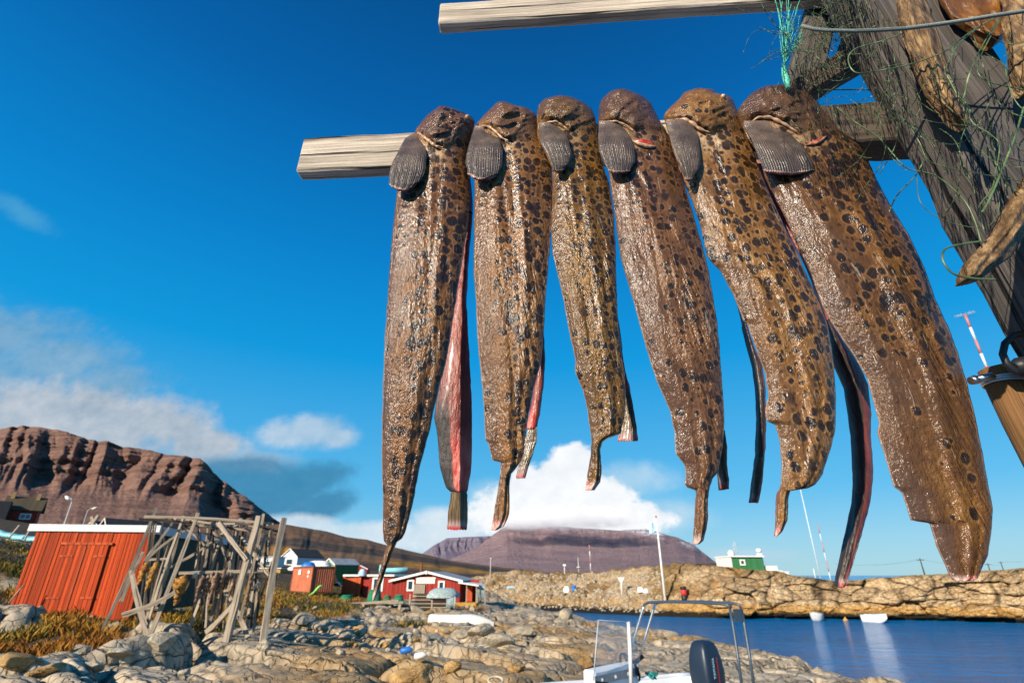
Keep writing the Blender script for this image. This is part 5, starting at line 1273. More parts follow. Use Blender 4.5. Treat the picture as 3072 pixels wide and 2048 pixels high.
for x, y in ((0, 0), (-L_, 0), (0, W_), (-L_, W_)): mb.box((x, y, H_ / 2), (.12, .12, H_))
for z in (.06, H_ - .06):
    mb.box((-L_ / 2, 0, z), (L_ - .13, .10, .12)); mb.box((0, W_ / 2, z), (.10, W_ - .13, .12))
mb.build('frame', M_RUST, ct, local=True)
for x, z, w, h in ((-3.75, 1.95, .75, .5), (-1.1, 1.95, .55, .3), (-1.15, 1.55, .3, .25)):
    MB().box((x, -.05, z), (w, .02, h)).build('placard', M_WHITE, ct, local=True)
# --- white house and neighbours
q = at_y(862, 1712, 112)
wh = gable_house('white gabled house with one dark window beyond the container', (q.x, 112, q.z), -.45, 4.4, 7, 2.6, 1.5, M_RWHITE, M_ROOFDK, M_RWHITE, over=.2)
window(wh, .2, 1.7, 1.7, 1.0, 0, M_WHITE)
q = at_y(800, 1708, 100); mb = MB(); mb.box((0, 0, .3), (4.6, 3, 3.4)); mb.box((0, 0, 2.06), (5, 3.4, .12)); t = thing('cabin', 'low white cabin left of the white gabled house', 'cabin', (q.x, 100, q.z), -.1); mb.build('wall', M_RWHITE, t, local=True)
window(t, .8, 1.0, 1.0, .7, -1.5)
q = at_y(808, 1726, 88); t = thing('shed', 'ochre yellow shed wall half hidden behind the container', 'shed', (q.x, 88, q.z), 0); MB().box((0, 0, -.2), (4.4, 3, 2.4)).build('wall', M_YEL, t, local=True); MB().box((0, 0, 1.06), (4.7, 3.3, .12)).build('roof', M_WHITE, t, local=True)
q = at_y(984, 1723, 80)
gh = gable_house('small pale green hut with darker green side beside the container', (q.x, 80, q.z), -.62, 2.7, 4.2, 1.3, .75, M_LGREEN, M_ROOFGR, M_MGREEN_Y, over=.15, name='hut', cat='hut')
q = at_y(1052, 1722, 92); gable_house('small dark red hut peeking over the long red house', (q.x, 92, q.z - .8), .15, 5, 5, 1.6, 1.1, M_RED2, M_RED2, over=.15, name='hut', cat='hut')
# heap of small craft and tarps behind the container
def blobby(name, label, cat, X, Y, y, sx, sy, sz, m, seed=0, group=None):
    q = at_y(X, Y, y); mb = MB(); N, M_ = 14, 9; rr = random.Random(seed)
    prof = []
    for i in range(M_):
        a = PI / 2 * i / (M_ - 1)
        for k in range(N):
            t = 2 * PI * k / N; ct_, st = math.cos(t), math.sin(t)
            f = 1 + .12 * rr.uniform(-1, 1)
            mb.v.append((q.x + sx * f * abs(ct_) ** .7 * math.copysign(1, ct_) * math.cos(a) ** .6, y + sy * f * abs(st) ** .7 * math.copysign(1, st) * math.cos(a) ** .6, q.z - .15 + (sz + .15) * math.sin(a)))
    for i in range(M_ - 1):
        for k in range(N): mb.face((i * N + k, i * N + (k + 1) % N, (i + 1) * N + (k + 1) % N, (i + 1) * N + k), None, True)
    return tag(mb.build(name, m), label, cat, group)
blobby('tarp', 'bright blue tarp bundle behind the container', 'tarp', 925, 1705, 75, 1.0, .8, .85, M_BLUE, 1)
blobby('boat_cover', 'white covered boat shape behind the container next to the blue tarp', 'boat cover', 953, 1707, 76, 1.9, 1.2, 1.1, M_WHITE, 2)
blobby('boat_cover', 'low white boat hull behind the container left of the blue tarp', 'boat cover', 902, 1706, 76, 1.6, 1, .5, M_WHITE, 3)
mb = MB(); mb.tube([at_y(x, y, 54) for x, y in [(926, 1785), (940, 1778), (952, 1765), (960, 1757), (968, 1756)]], [.05, .10, .13, .10, .06], 8)
tag(mb.build('slide', M_GPLAS), 'bent lime green plastic chute leaning on the container corner', 'chute')
blobby('digger_bucket', 'small yellow orange machine part beside the container', 'machine', 987, 1740, 66, .9, .6, .7, M_YEL, 5)
mb = MB(); mb.beam(at_y(1010, 1744, 62), at_y(1026, 1757, 62), .25, .12, 0, 3, .02); tag(mb.build('plank', M_WHITE), 'white plank leaning by the left end of the long red house', 'plank')

# --- long red house
hb = on_z(1274, 1801, 1.95); yb = 62
rh = thing('house', 'long red harbour house with white windows, low gable and open lean-to', 'house', (at_y(1274, 1801, yb).x, yb, 1.9), -.10)
u = 57.5 / 1536
def hx(X): return (X - 1274) * yb / 1.1 / 1536 * 1.0
def wz(Y): return at_y(1274, Y, yb).z - 1.9
Wg0, Wg1 = hx(1173), hx(1378); apx = hx(1277); za = wz(1716); ze = wz(1741)
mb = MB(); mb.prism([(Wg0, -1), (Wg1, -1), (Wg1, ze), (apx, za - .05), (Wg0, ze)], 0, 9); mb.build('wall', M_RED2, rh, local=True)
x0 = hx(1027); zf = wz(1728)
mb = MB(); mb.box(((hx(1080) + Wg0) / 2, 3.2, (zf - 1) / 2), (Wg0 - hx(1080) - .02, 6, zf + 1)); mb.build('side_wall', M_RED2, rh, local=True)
mb = MB(); M_ = Matrix.Rotation(.35, 3, 'Z'); mb.box(((x0 + hx(1080)) / 2 - .1, 3.0, (zf - 1) / 2 - .005), (hx(1080) - x0 + .25, 5.6, zf + .99), M=Matrix.Rotation(-.12, 3, 'Z')); mb.build('end_wall', M_RED3, rh, local=True)  # end facing the sun; that light is put into the orange red
mb = MB(); mb.box(((x0 + Wg0) / 2 - .15, 3.2, zf + .10), (Wg0 - x0 + .5, 6.6, .2)); mb.build('flat_roof', M_WHITE, rh, local=True)
ov = .35; mb = MB()
sl = (za - ze) / (apx - Wg0); sr = (za - ze) / (Wg1 - apx)
mb.prism([(Wg0 - ov, ze - sl * ov), (apx, za), (apx, za + .12), (Wg0 - ov, ze - sl * ov + .12)], -.4, 9.3); mb.prism([(apx, za), (Wg1 + ov, ze - sr * ov), (Wg1 + ov, ze - sr * ov + .12), (apx, za + .12)], -.4, 9.3)
mb.build('roof', M_ROOFGR, rh, local=True)
for poly in ([(Wg0 - ov, ze - sl * ov - .08), (apx, za - .08), (apx, za + .15), (Wg0 - ov, ze - sl * ov + .15)], [(apx, za - .08), (Wg1 + ov, ze - sr * ov - .08), (Wg1 + ov, ze - sr * ov + .15), (apx, za + .15)]):
    MB().prism(poly, -.46, -.402).build('fascia', M_WHITE, rh, local=True)
MB().box((apx, -.5, za + .0), (.2, .06, .35)).build('ridge_end', M_WHITE, rh, local=True)
window(rh, hx(1228), wz(1755), .62, .95, 0, M_WHITE, fw=.16); window(rh, hx(1322), wz(1757), .58, .9, 0, M_WHITE, fw=.16); window(rh, hx(1125), wz(1752), 1.05, 1.25, .2, M_WHITE, fw=.2)
for X in (1259, 1288):
    mb = MB(); mb.box((hx(X), -.04, wz(1740)), (1.02, .08, .62))
    f = mb.build('vent', M_WHITE, rh, local=True); mb = MB()
    for k in range(7): mb.box((hx(X), -.09, wz(1740) - .22 + k * .07), (.8, .015, .03))
    mb.build('louvre', M_GREYWHITE, f, local=True)
MB().box((hx(1273.5), -.05, wz(1733)), (2.25, .1, .09)).build('vent_trim', M_WHITE, rh, local=True)
MB().tube([(hx(1239), 2.5, wz(1716) - .6), (hx(1239), 2.5, wz(1686))], .13, 10).build('chimney_pipe', M_RUST, rh, local=True)
lx0, lx1 = Wg1 + .02, hx(1433)
mb = MB(); mb.prism([(Wg1 + .02, wz(1748)), (lx1 + .2, wz(1757)), (lx1 + .2, wz(1757) + .14), (Wg1 + .02, wz(1748) + .14)], -1.2, 5); mb.build('lean_to_roof', M_WHITE, rh, local=True)
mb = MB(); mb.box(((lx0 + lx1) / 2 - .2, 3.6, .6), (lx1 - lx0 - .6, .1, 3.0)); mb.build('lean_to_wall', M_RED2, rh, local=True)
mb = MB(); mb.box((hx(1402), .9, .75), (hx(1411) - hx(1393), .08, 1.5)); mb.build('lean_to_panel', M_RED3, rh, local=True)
for X in (1403, 1432): MB().box((hx(X), -1.0, .75), (.09, .09, wz(1756) + 1.0 - .3)).build('lean_to_post', M_TIMB, rh, local=True)
MB().box((hx(1402), -.3, -.35), (hx(1433) - hx(1369), 2.4, .6)).build('deck', M_YEL, rh, local=True)
# small craft stored behind it
def hull(name, label, cat, loc, rz, L, B, H, m, flip=False, group=None, inner=None, tilt=0, transom=None):
    """an open rowing hull, bow towards +x; flip lays it keel up"""
    t = thing(name, label, cat, loc, rz, group); N, K = 18, 13
    def sec(s, k, ins):
        w = B / 2 * (1 - max(0, (s - .45) / .55) ** 2.2) * (1 if s > .05 else .92) - ins; w = max(w, .01)
        sheer = H * (1 + .22 * s ** 2); a = PI * k / (K - 1)
        x = (s - .5) * L + (.10 * L * s ** 3) * math.sin(a) * 0
        y = -w * math.copysign(abs(math.cos(a)) ** .55, math.cos(a)); z = sheer - (sheer - ins * .5 - .0) * abs(math.sin(a)) ** .8 * (1 - .55 * max(0, (s - .6) / .4) ** 2)
        return (x - ins * (1 if s > .9 else 0), y, z)
    R = Matrix.Rotation(PI if flip else 0, 3, 'X') @ Matrix.Rotation(tilt, 3, 'X')
    mb = MB()
    for ins in (0, .05):
        for i in range(N):
            for k in range(K): 
                v = R @ Vector(sec(i / (N - 1), k, ins)); 
                if flip: v.z += H * 1.0
                mb.v.append(tuple(v))
    o2 = N * K
    for i in range(N - 1):
        for k in range(K - 1):
            mb.face((i * K + k, i * K + k + 1, (i + 1) * K + k + 1, (i + 1) * K + k), None, True); mb.face((o2 + (i + 1) * K + k, o2 + (i + 1) * K + k + 1, o2 + i * K + k + 1, o2 + i * K + k), None, True)
        for k in (0, K - 1):
            f = (i * K + k, (i + 1) * K + k, o2 + (i + 1) * K + k, o2 + i * K + k); mb.face(f if k == 0 else f[::-1])
    mb.face([k for k in range(K)][::-1]); mb.face([o2 + k for k in range(K)])
    mb.build('hull', m, t, local=True)
    mb = MB()
    for k in (0, K - 1):
        pts = []
        for i in range(N):
            v = R @ Vector(sec(i / (N - 1), k, .02)); v.z += (H if flip else 0) ; pts.append(v)
        mb.tube(pts, .035, 6)
    mb.build('gunwale', inner or m, t, local=True)
    mb = MB()
    for s in (.28, .58):
        w = B * .42; v = R @ Vector(((s - .5) * L, 0, H * .72)); v.z += (H if flip else 0); mb.box(tuple(v), (.22, w * 2 * .95, .03))
    mb.build('thwart', inner or M_TIMB, t, local=True)
    return t
q = at_y(1180, 1716, 70); hull('boat', 'pale turquoise boat stored behind the roof of the long red house', 'boat', (q.x, 70, q.z - .1), .1, 3.4, 1.3, .55, M_TURQ)
mb = MB(); mb.beam(at_y(1141, 1712, 70), at_y(1143, 1693, 70), .3, .12, 0, 3); tag(mb.build('rudder', M_TURQ), 'upright turquoise board beside the turquoise boat', 'board')
blobby('float', 'small pale blue float on the flat roof of the red house', 'float', 1086, 1722, 62.5, .38, .3, .55, M_LBLUE, 8)

# --- things in front of the red house
for i, (X, Y, w, lab) in enumerate(((1038, 1812, 42, 'green net tub leftmost of the row by the red house'), (1122, 1806, 46, 'tallest green net tub, under the white house window'), (1161, 1803, 28, 'dull olive green net tub between two brighter ones'), (1196, 1804, 32, 'green net tub nearest the slatted crate'))):
    y = 54 - i * .3; q = at_y(X, Y, y); r = w / 2 / 1536 * y / 1.12
    g = G('net tub ' + 'abcd'[i]); c_ = (.012, .22, .10) if i != 2 else (.07, .16, .06); nn = g.noise(g.co(), 8, 4); M_TUB = g.fin(g.ramp(nn, [(.35, tuple(v * .6 for v in c_)), (.65, tuple(v * 1.3 for v in c_))]), .6, g.bump(g.wave(g.map(g.co(), (1, 1, 1)), 16, .6, 1), .5, .02), .3)
    t = thing('net_tub', lab, 'tub', q, 0, 'green net tubs')
    hgt = r * (1.25 if i != 1 else 1.55)
    MB().lathe((0, 0, -.15), [(r, 0), (r * .99, .2), (r * .9, hgt * .5), (r * .72, hgt), (r * .68, hgt + .12), (r * .5, hgt + .13)], 18).build('tub', M_TUB, t, local=True)
    MB().tube([(r * .74 * math.cos(a), r * .74 * math.sin(a), hgt - .13) for a in np.linspace(0, 2 * PI, 20, endpoint=False)], .035, 6, closed=True).build('rim', M_TUB, t, local=True)
tp = thing('timber_pile', 'long low pile of grey weathered planks in front of the green tubs', 'timber pile', at_y(1090, 1835, 46))
for i, (a, b) in enumerate((((948, 1812), (1125, 1812)), ((950, 1822), (1150, 1826)), ((975, 1831), (1210, 1806)), ((985, 1836), (1225, 1816)), ((960, 1818), (1195, 1801)), ((1010, 1839), (1215, 1826)), ((1000, 1826), (1180, 1812)), ((952, 1828), (1100, 1829)))):
    mb = MB(); mb.beam(at_y(*a, 46 + .5 * (i % 3)), at_y(*b, 47 + .4 * (i % 4)), .26, .18, 0, 8, .05, seed=i); mb.build('plank', M_TIMB if i % 3 else M_TIMBD, tp)
for X in (973, 1086, 1195):
    mb = MB(); mb.beam(at_y(X, 1848, 46.2), at_y(X + 5, 1812, 46.4), .2, .2, 0, 3, .05, seed=X); mb.build('bearer', M_TIMB, tp)
q = at_y(1007, 1844, 44.5); MB_ = MB(); MB_.lathe((q.x, 44.5, q.z + .15), [(.02, -.65), (.34, -.65), (.36, -.4), (.34, -.2), (.36, 0), (.34, .2), (.36, .4), (.34, .65), (.02, .65)], 18, M=Matrix.Rotation(PI / 2, 3, 'Y')); tag(MB_.build('drum', M_RUST), 'rusty drum lying under the grey timber pile', 'drum')
cs = thing('crate_stack', 'stack of slatted grey wooden panels with net thrown over, before the red house', 'crate stack', at_y(1300, 1828, 49), -.05)
u_ = 49 / 1.12 / 1536
for i in range(9):
    mb = MB(); mb.box((-.2 + .02 * i, 0, .08 + i * .14), (120 * u_ - i * .03, 1.6, .07)); mb.build('slat', M_TIMB if i % 2 else M_TIMBD, cs, local=True)
for x in (-1.9, 0, 1.55): MB().box((x, -.815, .62), (.12, .03, 1.2)).build('upright', M_TIMB, cs, local=True)
cr = thing('crate', 'upright grey slatted crate standing on the panel stack', 'crate', at_y(1258, 1791, 49.5), -.05)
for k in range(6): MB().box((-.43 + .17 * k, -.3, .5), (.14, .04, 1.05)).build('slat', M_TIMB, cr, local=True)
MB().box((0, 0, .5), (.95, .52, 1.0)).build('box', M_TIMBD, cr, local=True)
g = G('pale net heap'); n = g.noise(g.co(), 9, 6, .75); M_NETH = g.fin(g.ramp(n, [(.35, (.16, .24, .24)), (.55, (.45, .55, .54)), (.7, (.70, .74, .70))]), .8, g.bump(n, 1., .12), .2)
ob = blobby('net_heap', 'pale blue grey fishing net heaped on the panel stack', 'fishing net', 1330, 1786, 48.6, 1.35, .9, .62, M_NETH, 12)
mb = MB(); rr = random.Random(8)
for i in range(16):
    x = 1340 + rr.uniform(0, 26); mb.tube([at_y(x, 1783, 48.2), at_y(x + rr.uniform(0, 4), 1800, 47.7), at_y(x + rr.uniform(-4, 5), 1822 + rr.uniform(-8, 3), 47.8)], .06, 5)
tag(mb.build('hanging_net', M_NETH), 'pale net strands hanging over the edge of the panel stack', 'fishing net')
nf = thing('hung_net', 'grey net hung between two posts past the lean-to end', 'fishing net', at_y(1444, 1810, 61))
for X in (1432, 1455): MB().beam(at_y(X, 1815, 61), at_y(X, 1752, 61), .12, .12, 0, 3, .05, seed=X).build('post', M_TIMB, nf)
mb = MB(); rr = random.Random(3)
for i in range(14): x = 1432 + i * 1.7; mb.tube([at_y(x, 1754, 61), at_y(x + rr.uniform(-2, 2), 1775, 60.9), at_y(x + rr.uniform(-3, 3), 1800 + rr.uniform(-6, 6), 61)], .035, 4)
mb.build('net', M_NETH, nf)
# upturned white boat on the stones
q = on_z(1386, 1874, 1.75); M_WBOAT = paint('chalky white boat paint', (.80, .77, .68), .5, .06, 1.5, .2, 30, (.55, .38, .10))
wb = hull('boat', 'upturned white rowing boat with ochre stains lying on the stones', 'boat', (q.x, q.y, 1.72), -.12, 3.9, 1.5, .62, M_WBOAT, True, inner=M_YEL)
MB().box((-.9, 0, .64), (1.6, .5, .04)).build('keel_board', M_TIMB, wb, local=True)

# --- on the far shore
def on_cliff(X, Y, dz=0): return cliff_pt(X, Y) + Vector((0, 0, dz))
def up_to(b, Y):
    return at_y(1536, Y, b.y).z
b = on_cliff(1995, 1803); fl = thing('flagpole', 'tall white flagpole with red tip and a pale blue flag on the far shore', 'flagpole', b)
zt = up_to(b, 1545); tp_ = Vector((b.x, b.y, zt))
MB().tube([b - Vector((0, 0, .5)), tp_ - Vector((0, 0, .35))], [.17, .09], 10).build('pole', M_WHITE, fl)
MB().tube([tp_ - Vector((0, 0, .35)), tp_], [.10, .07], 10).build('tip', M_REDP, fl)
g = G('flag cloth'); z_ = g.xyz(g.co('UV'))[0]; M_FLAG = g.fin(g.ramp(g.math('ADD', z_, g.math('MULTIPLY', g.noise(g.co(), 2, 3), .25)), [(.45, (.68, .76, .80)), (.6, (.10, .42, .52)), (.8, (.55, .72, .78))]), .8)
mb = MB(); nI, nJ = 12, 8
for i in range(nI):
    for j in range(nJ):
        s, t = i / (nI - 1), j / (nJ - 1); mb.v.append((tp_.x - .1 - 1.0 * s, tp_.y + .12 * math.sin(s * 7 + t * 2), tp_.z - .5 - 1.2 * t - .75 * s + .08 * math.sin(s * 9)))
for i in range(nI - 1):
    for j in range(nJ - 1): mb.face((i * nJ + j, i * nJ + j + 1, (i + 1) * nJ + j + 1, (i + 1) * nJ + j), [(i / nI, j / nJ), (i / nI, (j + 1) / nJ), ((i + 1) / nI, (j + 1) / nJ), ((i + 1) / nI, j / nJ)], True)
mb.build('flag', M_FLAG, fl)
b = on_cliff(2054, 1800); mk = thing('harbour_marker', 'stout black and red harbour marker standing on the far rocks', 'marker', b)
MB().lathe(b, [(.34, -.3), (.36, .5), (.30, .55)], 14).build('base', M_BLACK, mk); MB().lathe(b, [(.30, .56), (.36, .6), (.36, 1.15), (.30, 1.18)], 14).build('band', M_REDP, mk); MB().lathe(b, [(.30, 1.19), (.40, 1.22), (.38, 1.5), (.1, 1.55)], 14).build('cap', M_BLACK, mk)
b = on_cliff(1866, 1786); sg = thing('sign_post', 'white post with a triangular white board on the far shore', 'sign', b); zt = up_to(b, 1730)
MB().tube([b, Vector((b.x, b.y, zt))], .09, 8).build('post', M_WHITE, sg); MB().prism([(-.5, zt - .05), (.5, zt - .05), (0, zt - .9)], b.y - .14, b.y - .09, c=(b.x, 0, 0)).build('board', M_WHITE, sg)
def small(name, label, cat, X, Y, sx, sy, sz, m, s=0, group=None):
    b = on_cliff(X, Y); yy = b.y - .3; q = at_y(X, Y, yy)
    return blobby(name, label, cat, X, Y, yy, sx, sy, sz, m, s, group)
b = on_cliff(1721, 1772); MB0 = MB(); MB0.lathe(b, [(.3, -.1), (.33, .1), (.33, .3), (.31, .32), (.33, .34), (.33, .7), (.3, .75)], 14); tag(MB0.build('drum', M_BLUE), 'blue plastic drum on the far shore slope', 'drum')
small('bin', 'white container bin beside the blue drum', 'bin', 1700, 1774, .55, .45, .8, M_WHITE, 2)
q = on_cliff(1540, 1764); hull('boat', 'small pale blue boat on the stony slope of the far shore', 'boat', (q.x, q.y, q.z - .1), .1, 2.3, 1.0, .4, M_LBLUE)
small('sack', 'larger white sack among far shore stones', 'sack', 1922, 1772, .45, .4, .55, M_WHITE, 4, 'white sacks'); small('sack', 'smaller white sack right of the larger one on the far shore', 'sack', 1938, 1774, .35, .3, .4, M_WHITE, 5, 'white sacks')
def mast(name, label, X0, Y0, X1, Y1, y, r, m, cat='mast', group=None, bands=None):
    t = at_y(X1, Y1, y); b0 = at_y(X0, Y0, y); b = Vector((t.x, y, b0.z - .6))
    o = thing(name, label, cat, b, 0, group)
    if bands:
        for k in range(bands):
            MB().tube([b + (t - b) * (k / bands), b + (t - b) * ((k + 1) / bands)], r, 8).build('section', (M_REDPALE, M_WHITEPALE)[(k + bands + 1) % 2], o)
    else: MB().tube([b, t], [r, r * .6], 8).build('pole', m, o)
    return o, t, b
o, t, b = mast('lamp_post', 'thin grey pole at the end of the stony far slope', 1474, 1730, 1472, 1674, 96, .09, M_METAL, 'pole')
MB().box(t, (.25, .2, .2)).build('lamp', M_METAL, o)
o, t, b = mast('lamp_post', 'short white lamp post on the far ridge before the mountain', 1693, 1716, 1693, 1694, 100, .10, M_WHITE, 'pole'); MB().box(t, (.5, .3, .3)).build('lamp', M_WHITE, o)
o, t, b = mast('mast', 'slim grey mast with a dish on the far ridge', 1736, 1716, 1734, 1671, 100, .10, M_METAL); MB().lathe(b + Vector((0, -.2, 1.3)), [(.05, 0), (.4, .1), (.4, .2)], 10).build('dish', M_WHITE, o)
o, t, b = mast('mast', 'red and white banded radio mast in front of the middle mountain', 1772, 1716, 1768, 1634, 105, .10, None, bands=5)
o, t, b = mast('mast', 'tall thin white mast rising behind the cliff', 2468, 1732, 2400, 1462, 150, .13, M_WHITE); 
o, t, b = mast('mast', 'pale red and white mast beside the tall white one', 2499, 1737, 2453, 1572, 165, .13, None, bands=6)
mast('mast', 'stub of a short white mast on the cliff skyline', 2447, 1732, 2440, 1704, 140, .14, M_WHITE)
pts_top = []
for i, (X0, Y0, X1, Y1, lab) in enumerate(((2776, 1722, 2759, 1673, 'tallest dark wooden utility pole on the cliff skyline'), (2972, 1712, 2962, 1688, 'short utility pole just right of the largest fish tail'), (3013, 1710, 3001, 1683, 'utility pole nearest the right end of the skyline'))):
    o, t, b = mast('utility_pole', lab, X0, Y0, X1, Y1, 95 + 25 * i, .12, M_TIMBD, 'utility pole', 'utility poles on the cliff')
    MB().box(t - Vector((0, 0, .3)), (1.2, .1, .1)).build('crossarm', M_TIMBD, o); pts_top.append(t)
for s_ in (-.5, .5):
    mb = MB(); P = [at_y(2500, 1690, 80)] + [p + Vector((s_, 0, -.2)) for p in pts_top] + [at_y(3300, 1660, 150)]
    full = []
    for a, b in zip(P[:-1], P[1:]):
        for t in np.linspace(0, 1, 10, endpoint=False): full.append(a + (b - a) * t - Vector((0, 0, 1.2 * 4 * t * (1 - t) * .4)))
    mb.tube(full, .007, 4); tag(mb.build('power_line', M_BLACK), 'sagging power line strung along the cliff skyline poles', 'power line', 'power lines')
o, t, b = mast('mast', 'red and white lattice antenna mast with crossed aerials between the big fish and post', 2984, 1092, 2895, 944, 90, .24, None, bands=4)
rr = random.Random(5)
for i in range(7):
    a = i * PI / 7; MB().tube([t + Vector((math.cos(a) * 1.7, math.sin(a) * 1.7, -.2 + .06 * i)), t - Vector((math.cos(a) * 1.7, math.sin(a) * 1.7, .2 - .05 * i))], .03, 5).build('aerial', M_METAL, o)
MB().tube([b, Vector((b.x, b.y, 4))], .3, 8).build('section', M_REDP, o)
# green house on the cliff
yg = cliff_pt(2250, 1707).y + 2.5
b = at_y(2246, 1706, yg); gh = thing('house', 'green cliff-top house with white gable end, chimney and radome', 'house', (b.x, yg, b.z), .10)
uu_ = yg / 1.09 / 1536
gw, ghh = 98 * uu_, 33 * uu_
MB().box((0, 2, ghh / 2 - .3), (gw, 4, ghh + .6)).build('wall', M_MGREEN, gh, local=True); MB().box((0, 2, ghh + .08), (gw + .4, 4.5, .16)).build('roof', M_WHITE, gh, local=True)
MB().box((-gw / 2 - .12, 1.9, ghh / 2 - .3), (.22, 3.9, ghh + .5)).build('end_wall', M_WHITE, gh, local=True)
MB().box((gw / 2 + .28, 1, ghh * .6 - .3), (.5, .5, ghh * 1.5 + .6)).build('chimney', M_WHITE, gh, local=True); MB().lathe((gw / 2 + .28, 1, ghh * 1.35 + .1), [(.2, 0), (.36, .15), (.36, .4), (.1, .5)], 10).build('chimney_cap', M_WHITE, gh, local=True)
MB().box((gw / 2 + 1.2, 1.8, -.2), (1.3, 3.5, 1.2)).build('porch', M_WHITE, gh, local=True); MB().box((.6, 1.5, -.5), (gw + 3.4, 3.4, .7)).build('foundation', M_WHITE, gh, local=True)
window(gh, -.7, ghh * .55, .55, .55, 0, M_WHITE, fw=.16)
MB().lathe((-gw / 2 + 1.1, 2, ghh + .16), [(.3, 0), (.42, .2), (.4, .5), (.2, .72), (.02, .78)], 12).build('radome', M_WHITE, gh, local=True)
mb = MB()
for x in (-.2, .2): mb.tube([(x - .3, 2, ghh + .1), (x * .5 - .3, 2, ghh + 2)], .03, 5)
for z in (.5, 1., 1.5): mb.tube([(-.65, 2, ghh + z), (.05, 2, ghh + z + .1)], .025, 5)
mb.build('antenna', M_METAL, gh, local=True)
yg += 4; b = at_y(2146, 1704, yg); t = thing('house', 'low white house with flat dark roof left of the green house', 'house', (b.x, yg, b.z), .05)
MB().box((0, 2, .0), (3.7, 4, .9)).build('wall', M_WHITE, t, local=True); MB().box((0, 2, .52), (4.2, 4.6, .13)).build('roof', M_ROOFDK, t, local=True)
yg = cliff_pt(2336, 1722).y + 2; b = at_y(2336, 1725, yg); MB0 = MB(); MB0.box((b.x, yg, b.z + .1), (1.9, 1.5, .55)); MB0.box((b.x, yg, b.z + .42), (2.0, 1.6, .08)); tag(MB0.build('tank', M_WHITE), 'low white box tank on the cliff right of the green house', 'tank')
# white dinghies by the cliff
def dinghy(label, X, Y, rz):
    q = on_z(X, Y, 0); return hull('boat', label, 'boat', (q.x, q.y, -.12), rz, 2.3, 1.2, .8, M_WHITE, group='white dinghies by the cliff', inner=M_LBLUE)
dinghy('white dinghy moored by the cliff near the blue grey tail', 2452, 1861, -2.2); dinghy('white dinghy moored by the cliff crack, bow to the harbour', 2628, 1866, -.9)
for i, (X, Y, m, lab) in enumerate(((2537, 1860, M_YEL, 'small yellow buoy between the two white dinghies'), (1703, 1864, M_ORANGE, 'orange buoy floating near the rocks'))):
    q = on_z(X, Y, 0); MB0 = MB(); MB0.lathe((q.x, q.y, -.05), [(.02, -.2), (.2, -.1), (.26, .05), (.2, .2), (.08, .27), (.06, .4), (.02, .41)], 12); tag(MB0.build('buoy', m), lab, 'buoy', 'buoys')
# ------------------------------------------------------------------ the small motor boat drawn up just ahead
M_GEL = paint('white gelcoat', (.80, .82, .82), .25, .05, 2, .05, 20)
mbt = hull('motor_boat', 'white open motor boat with console, windscreen, tube arch and dark outboard motor', 'motor boat', (1.15, 6.75, 2.50), -2.65, 3.9, 1.65, .75, M_GEL, inner=M_GEL)
g = G('clear acrylic'); M_ACR = g.fin((.86, .9, .92), .06, None, .5, Alpha=.16)
M_DASH = paint('dark dashboard', (.05, .045, .045), .5, .2, 10)
M_NAVY = G('navy cowl').fin((.012, .024, .045), .42, None, .5)
def B(X, Y, y): return at_y(X, Y, y)
# console
mb = MB(); cl_ = [B(1783, 2012, 6.35), B(1915, 2016, 6.95)]; dx = cl_[1] - cl_[0]; nn_ = Vector((-dx.y, dx.x, 0)).normalized()
def cbox(a, b, depth, z0, z1, off=0):
    m = MB(); d = (b - a); d.z = 0; n_ = Vector((-d.y, d.x, 0)).normalized(); c = (a + b) / 2 + n_ * (depth / 2 + off); c.z = (z0 + z1) / 2
    m.box(c, (d.length, depth, z1 - z0), math.atan2(d.y, d.x)); return m
zc = cl_[0].z
cbox(cl_[0], cl_[1], .16, zc - .75, zc).build('console', M_GEL, mbt, bevel=.02)
cbox(cl_[0], cl_[1], .012, zc - .125, zc - .045, -.0135).build('dashboard', M_DASH, mbt)
rr = random.Random(1)
for k in range(6):
    p = cl_[0] + dx * (.12 + .15 * k) - nn_ * .016; p.z = zc - .085
    MB().lathe(p, [(.016, -.004), (.018, 0), (.014, .006)], 12, M=Matrix.Rotation(PI / 2, 3, 'X')).build('dial', M_BLACK if k % 2 else M_WHITE, mbt)
# windscreen
a0, a1 = B(1780, 2040, 6.30), B(1795, 1859, 6.36); b0_, b1_ = B(1893, 2052, 6.72), B(1885, 1864, 6.80); c0_, c1_ = B(1925, 2040, 7.1), B(1908, 1885, 7.0)
mb = MB()
for (p, q, r, s_) in ((a0, b0_, b1_, a1), (b0_, c0_, c1_, b1_)):
    n_ = (q - p).cross(s_ - p).normalized() * .005
    i = len(mb.v); mb.v += [tuple(v) for v in (p, q, r, s_)] + [tuple(v + n_) for v in (p, q, r, s_)]
    for f in ((0, 1, 2, 3), (7, 6, 5, 4), (0, 4, 5, 1), (1, 5, 6, 2), (2, 6, 7, 3), (3, 7, 4, 0)): mb.face([i + k for k in f])
ws = mb.build('windscreen', M_ACR, mbt)
MB().tube([b0_, (b0_ + b1_) / 2 + Vector((.005, -.01, 0)), b1_], .022, 8).build('corner_post', M_WHITE, ws)
MB().tube([a0, a1], .007, 6).build('edge_trim', M_GREYWHITE, ws); MB().tube([a1, b1_, c1_], .004, 6).build('edge_trim', M_GREYWHITE, ws)
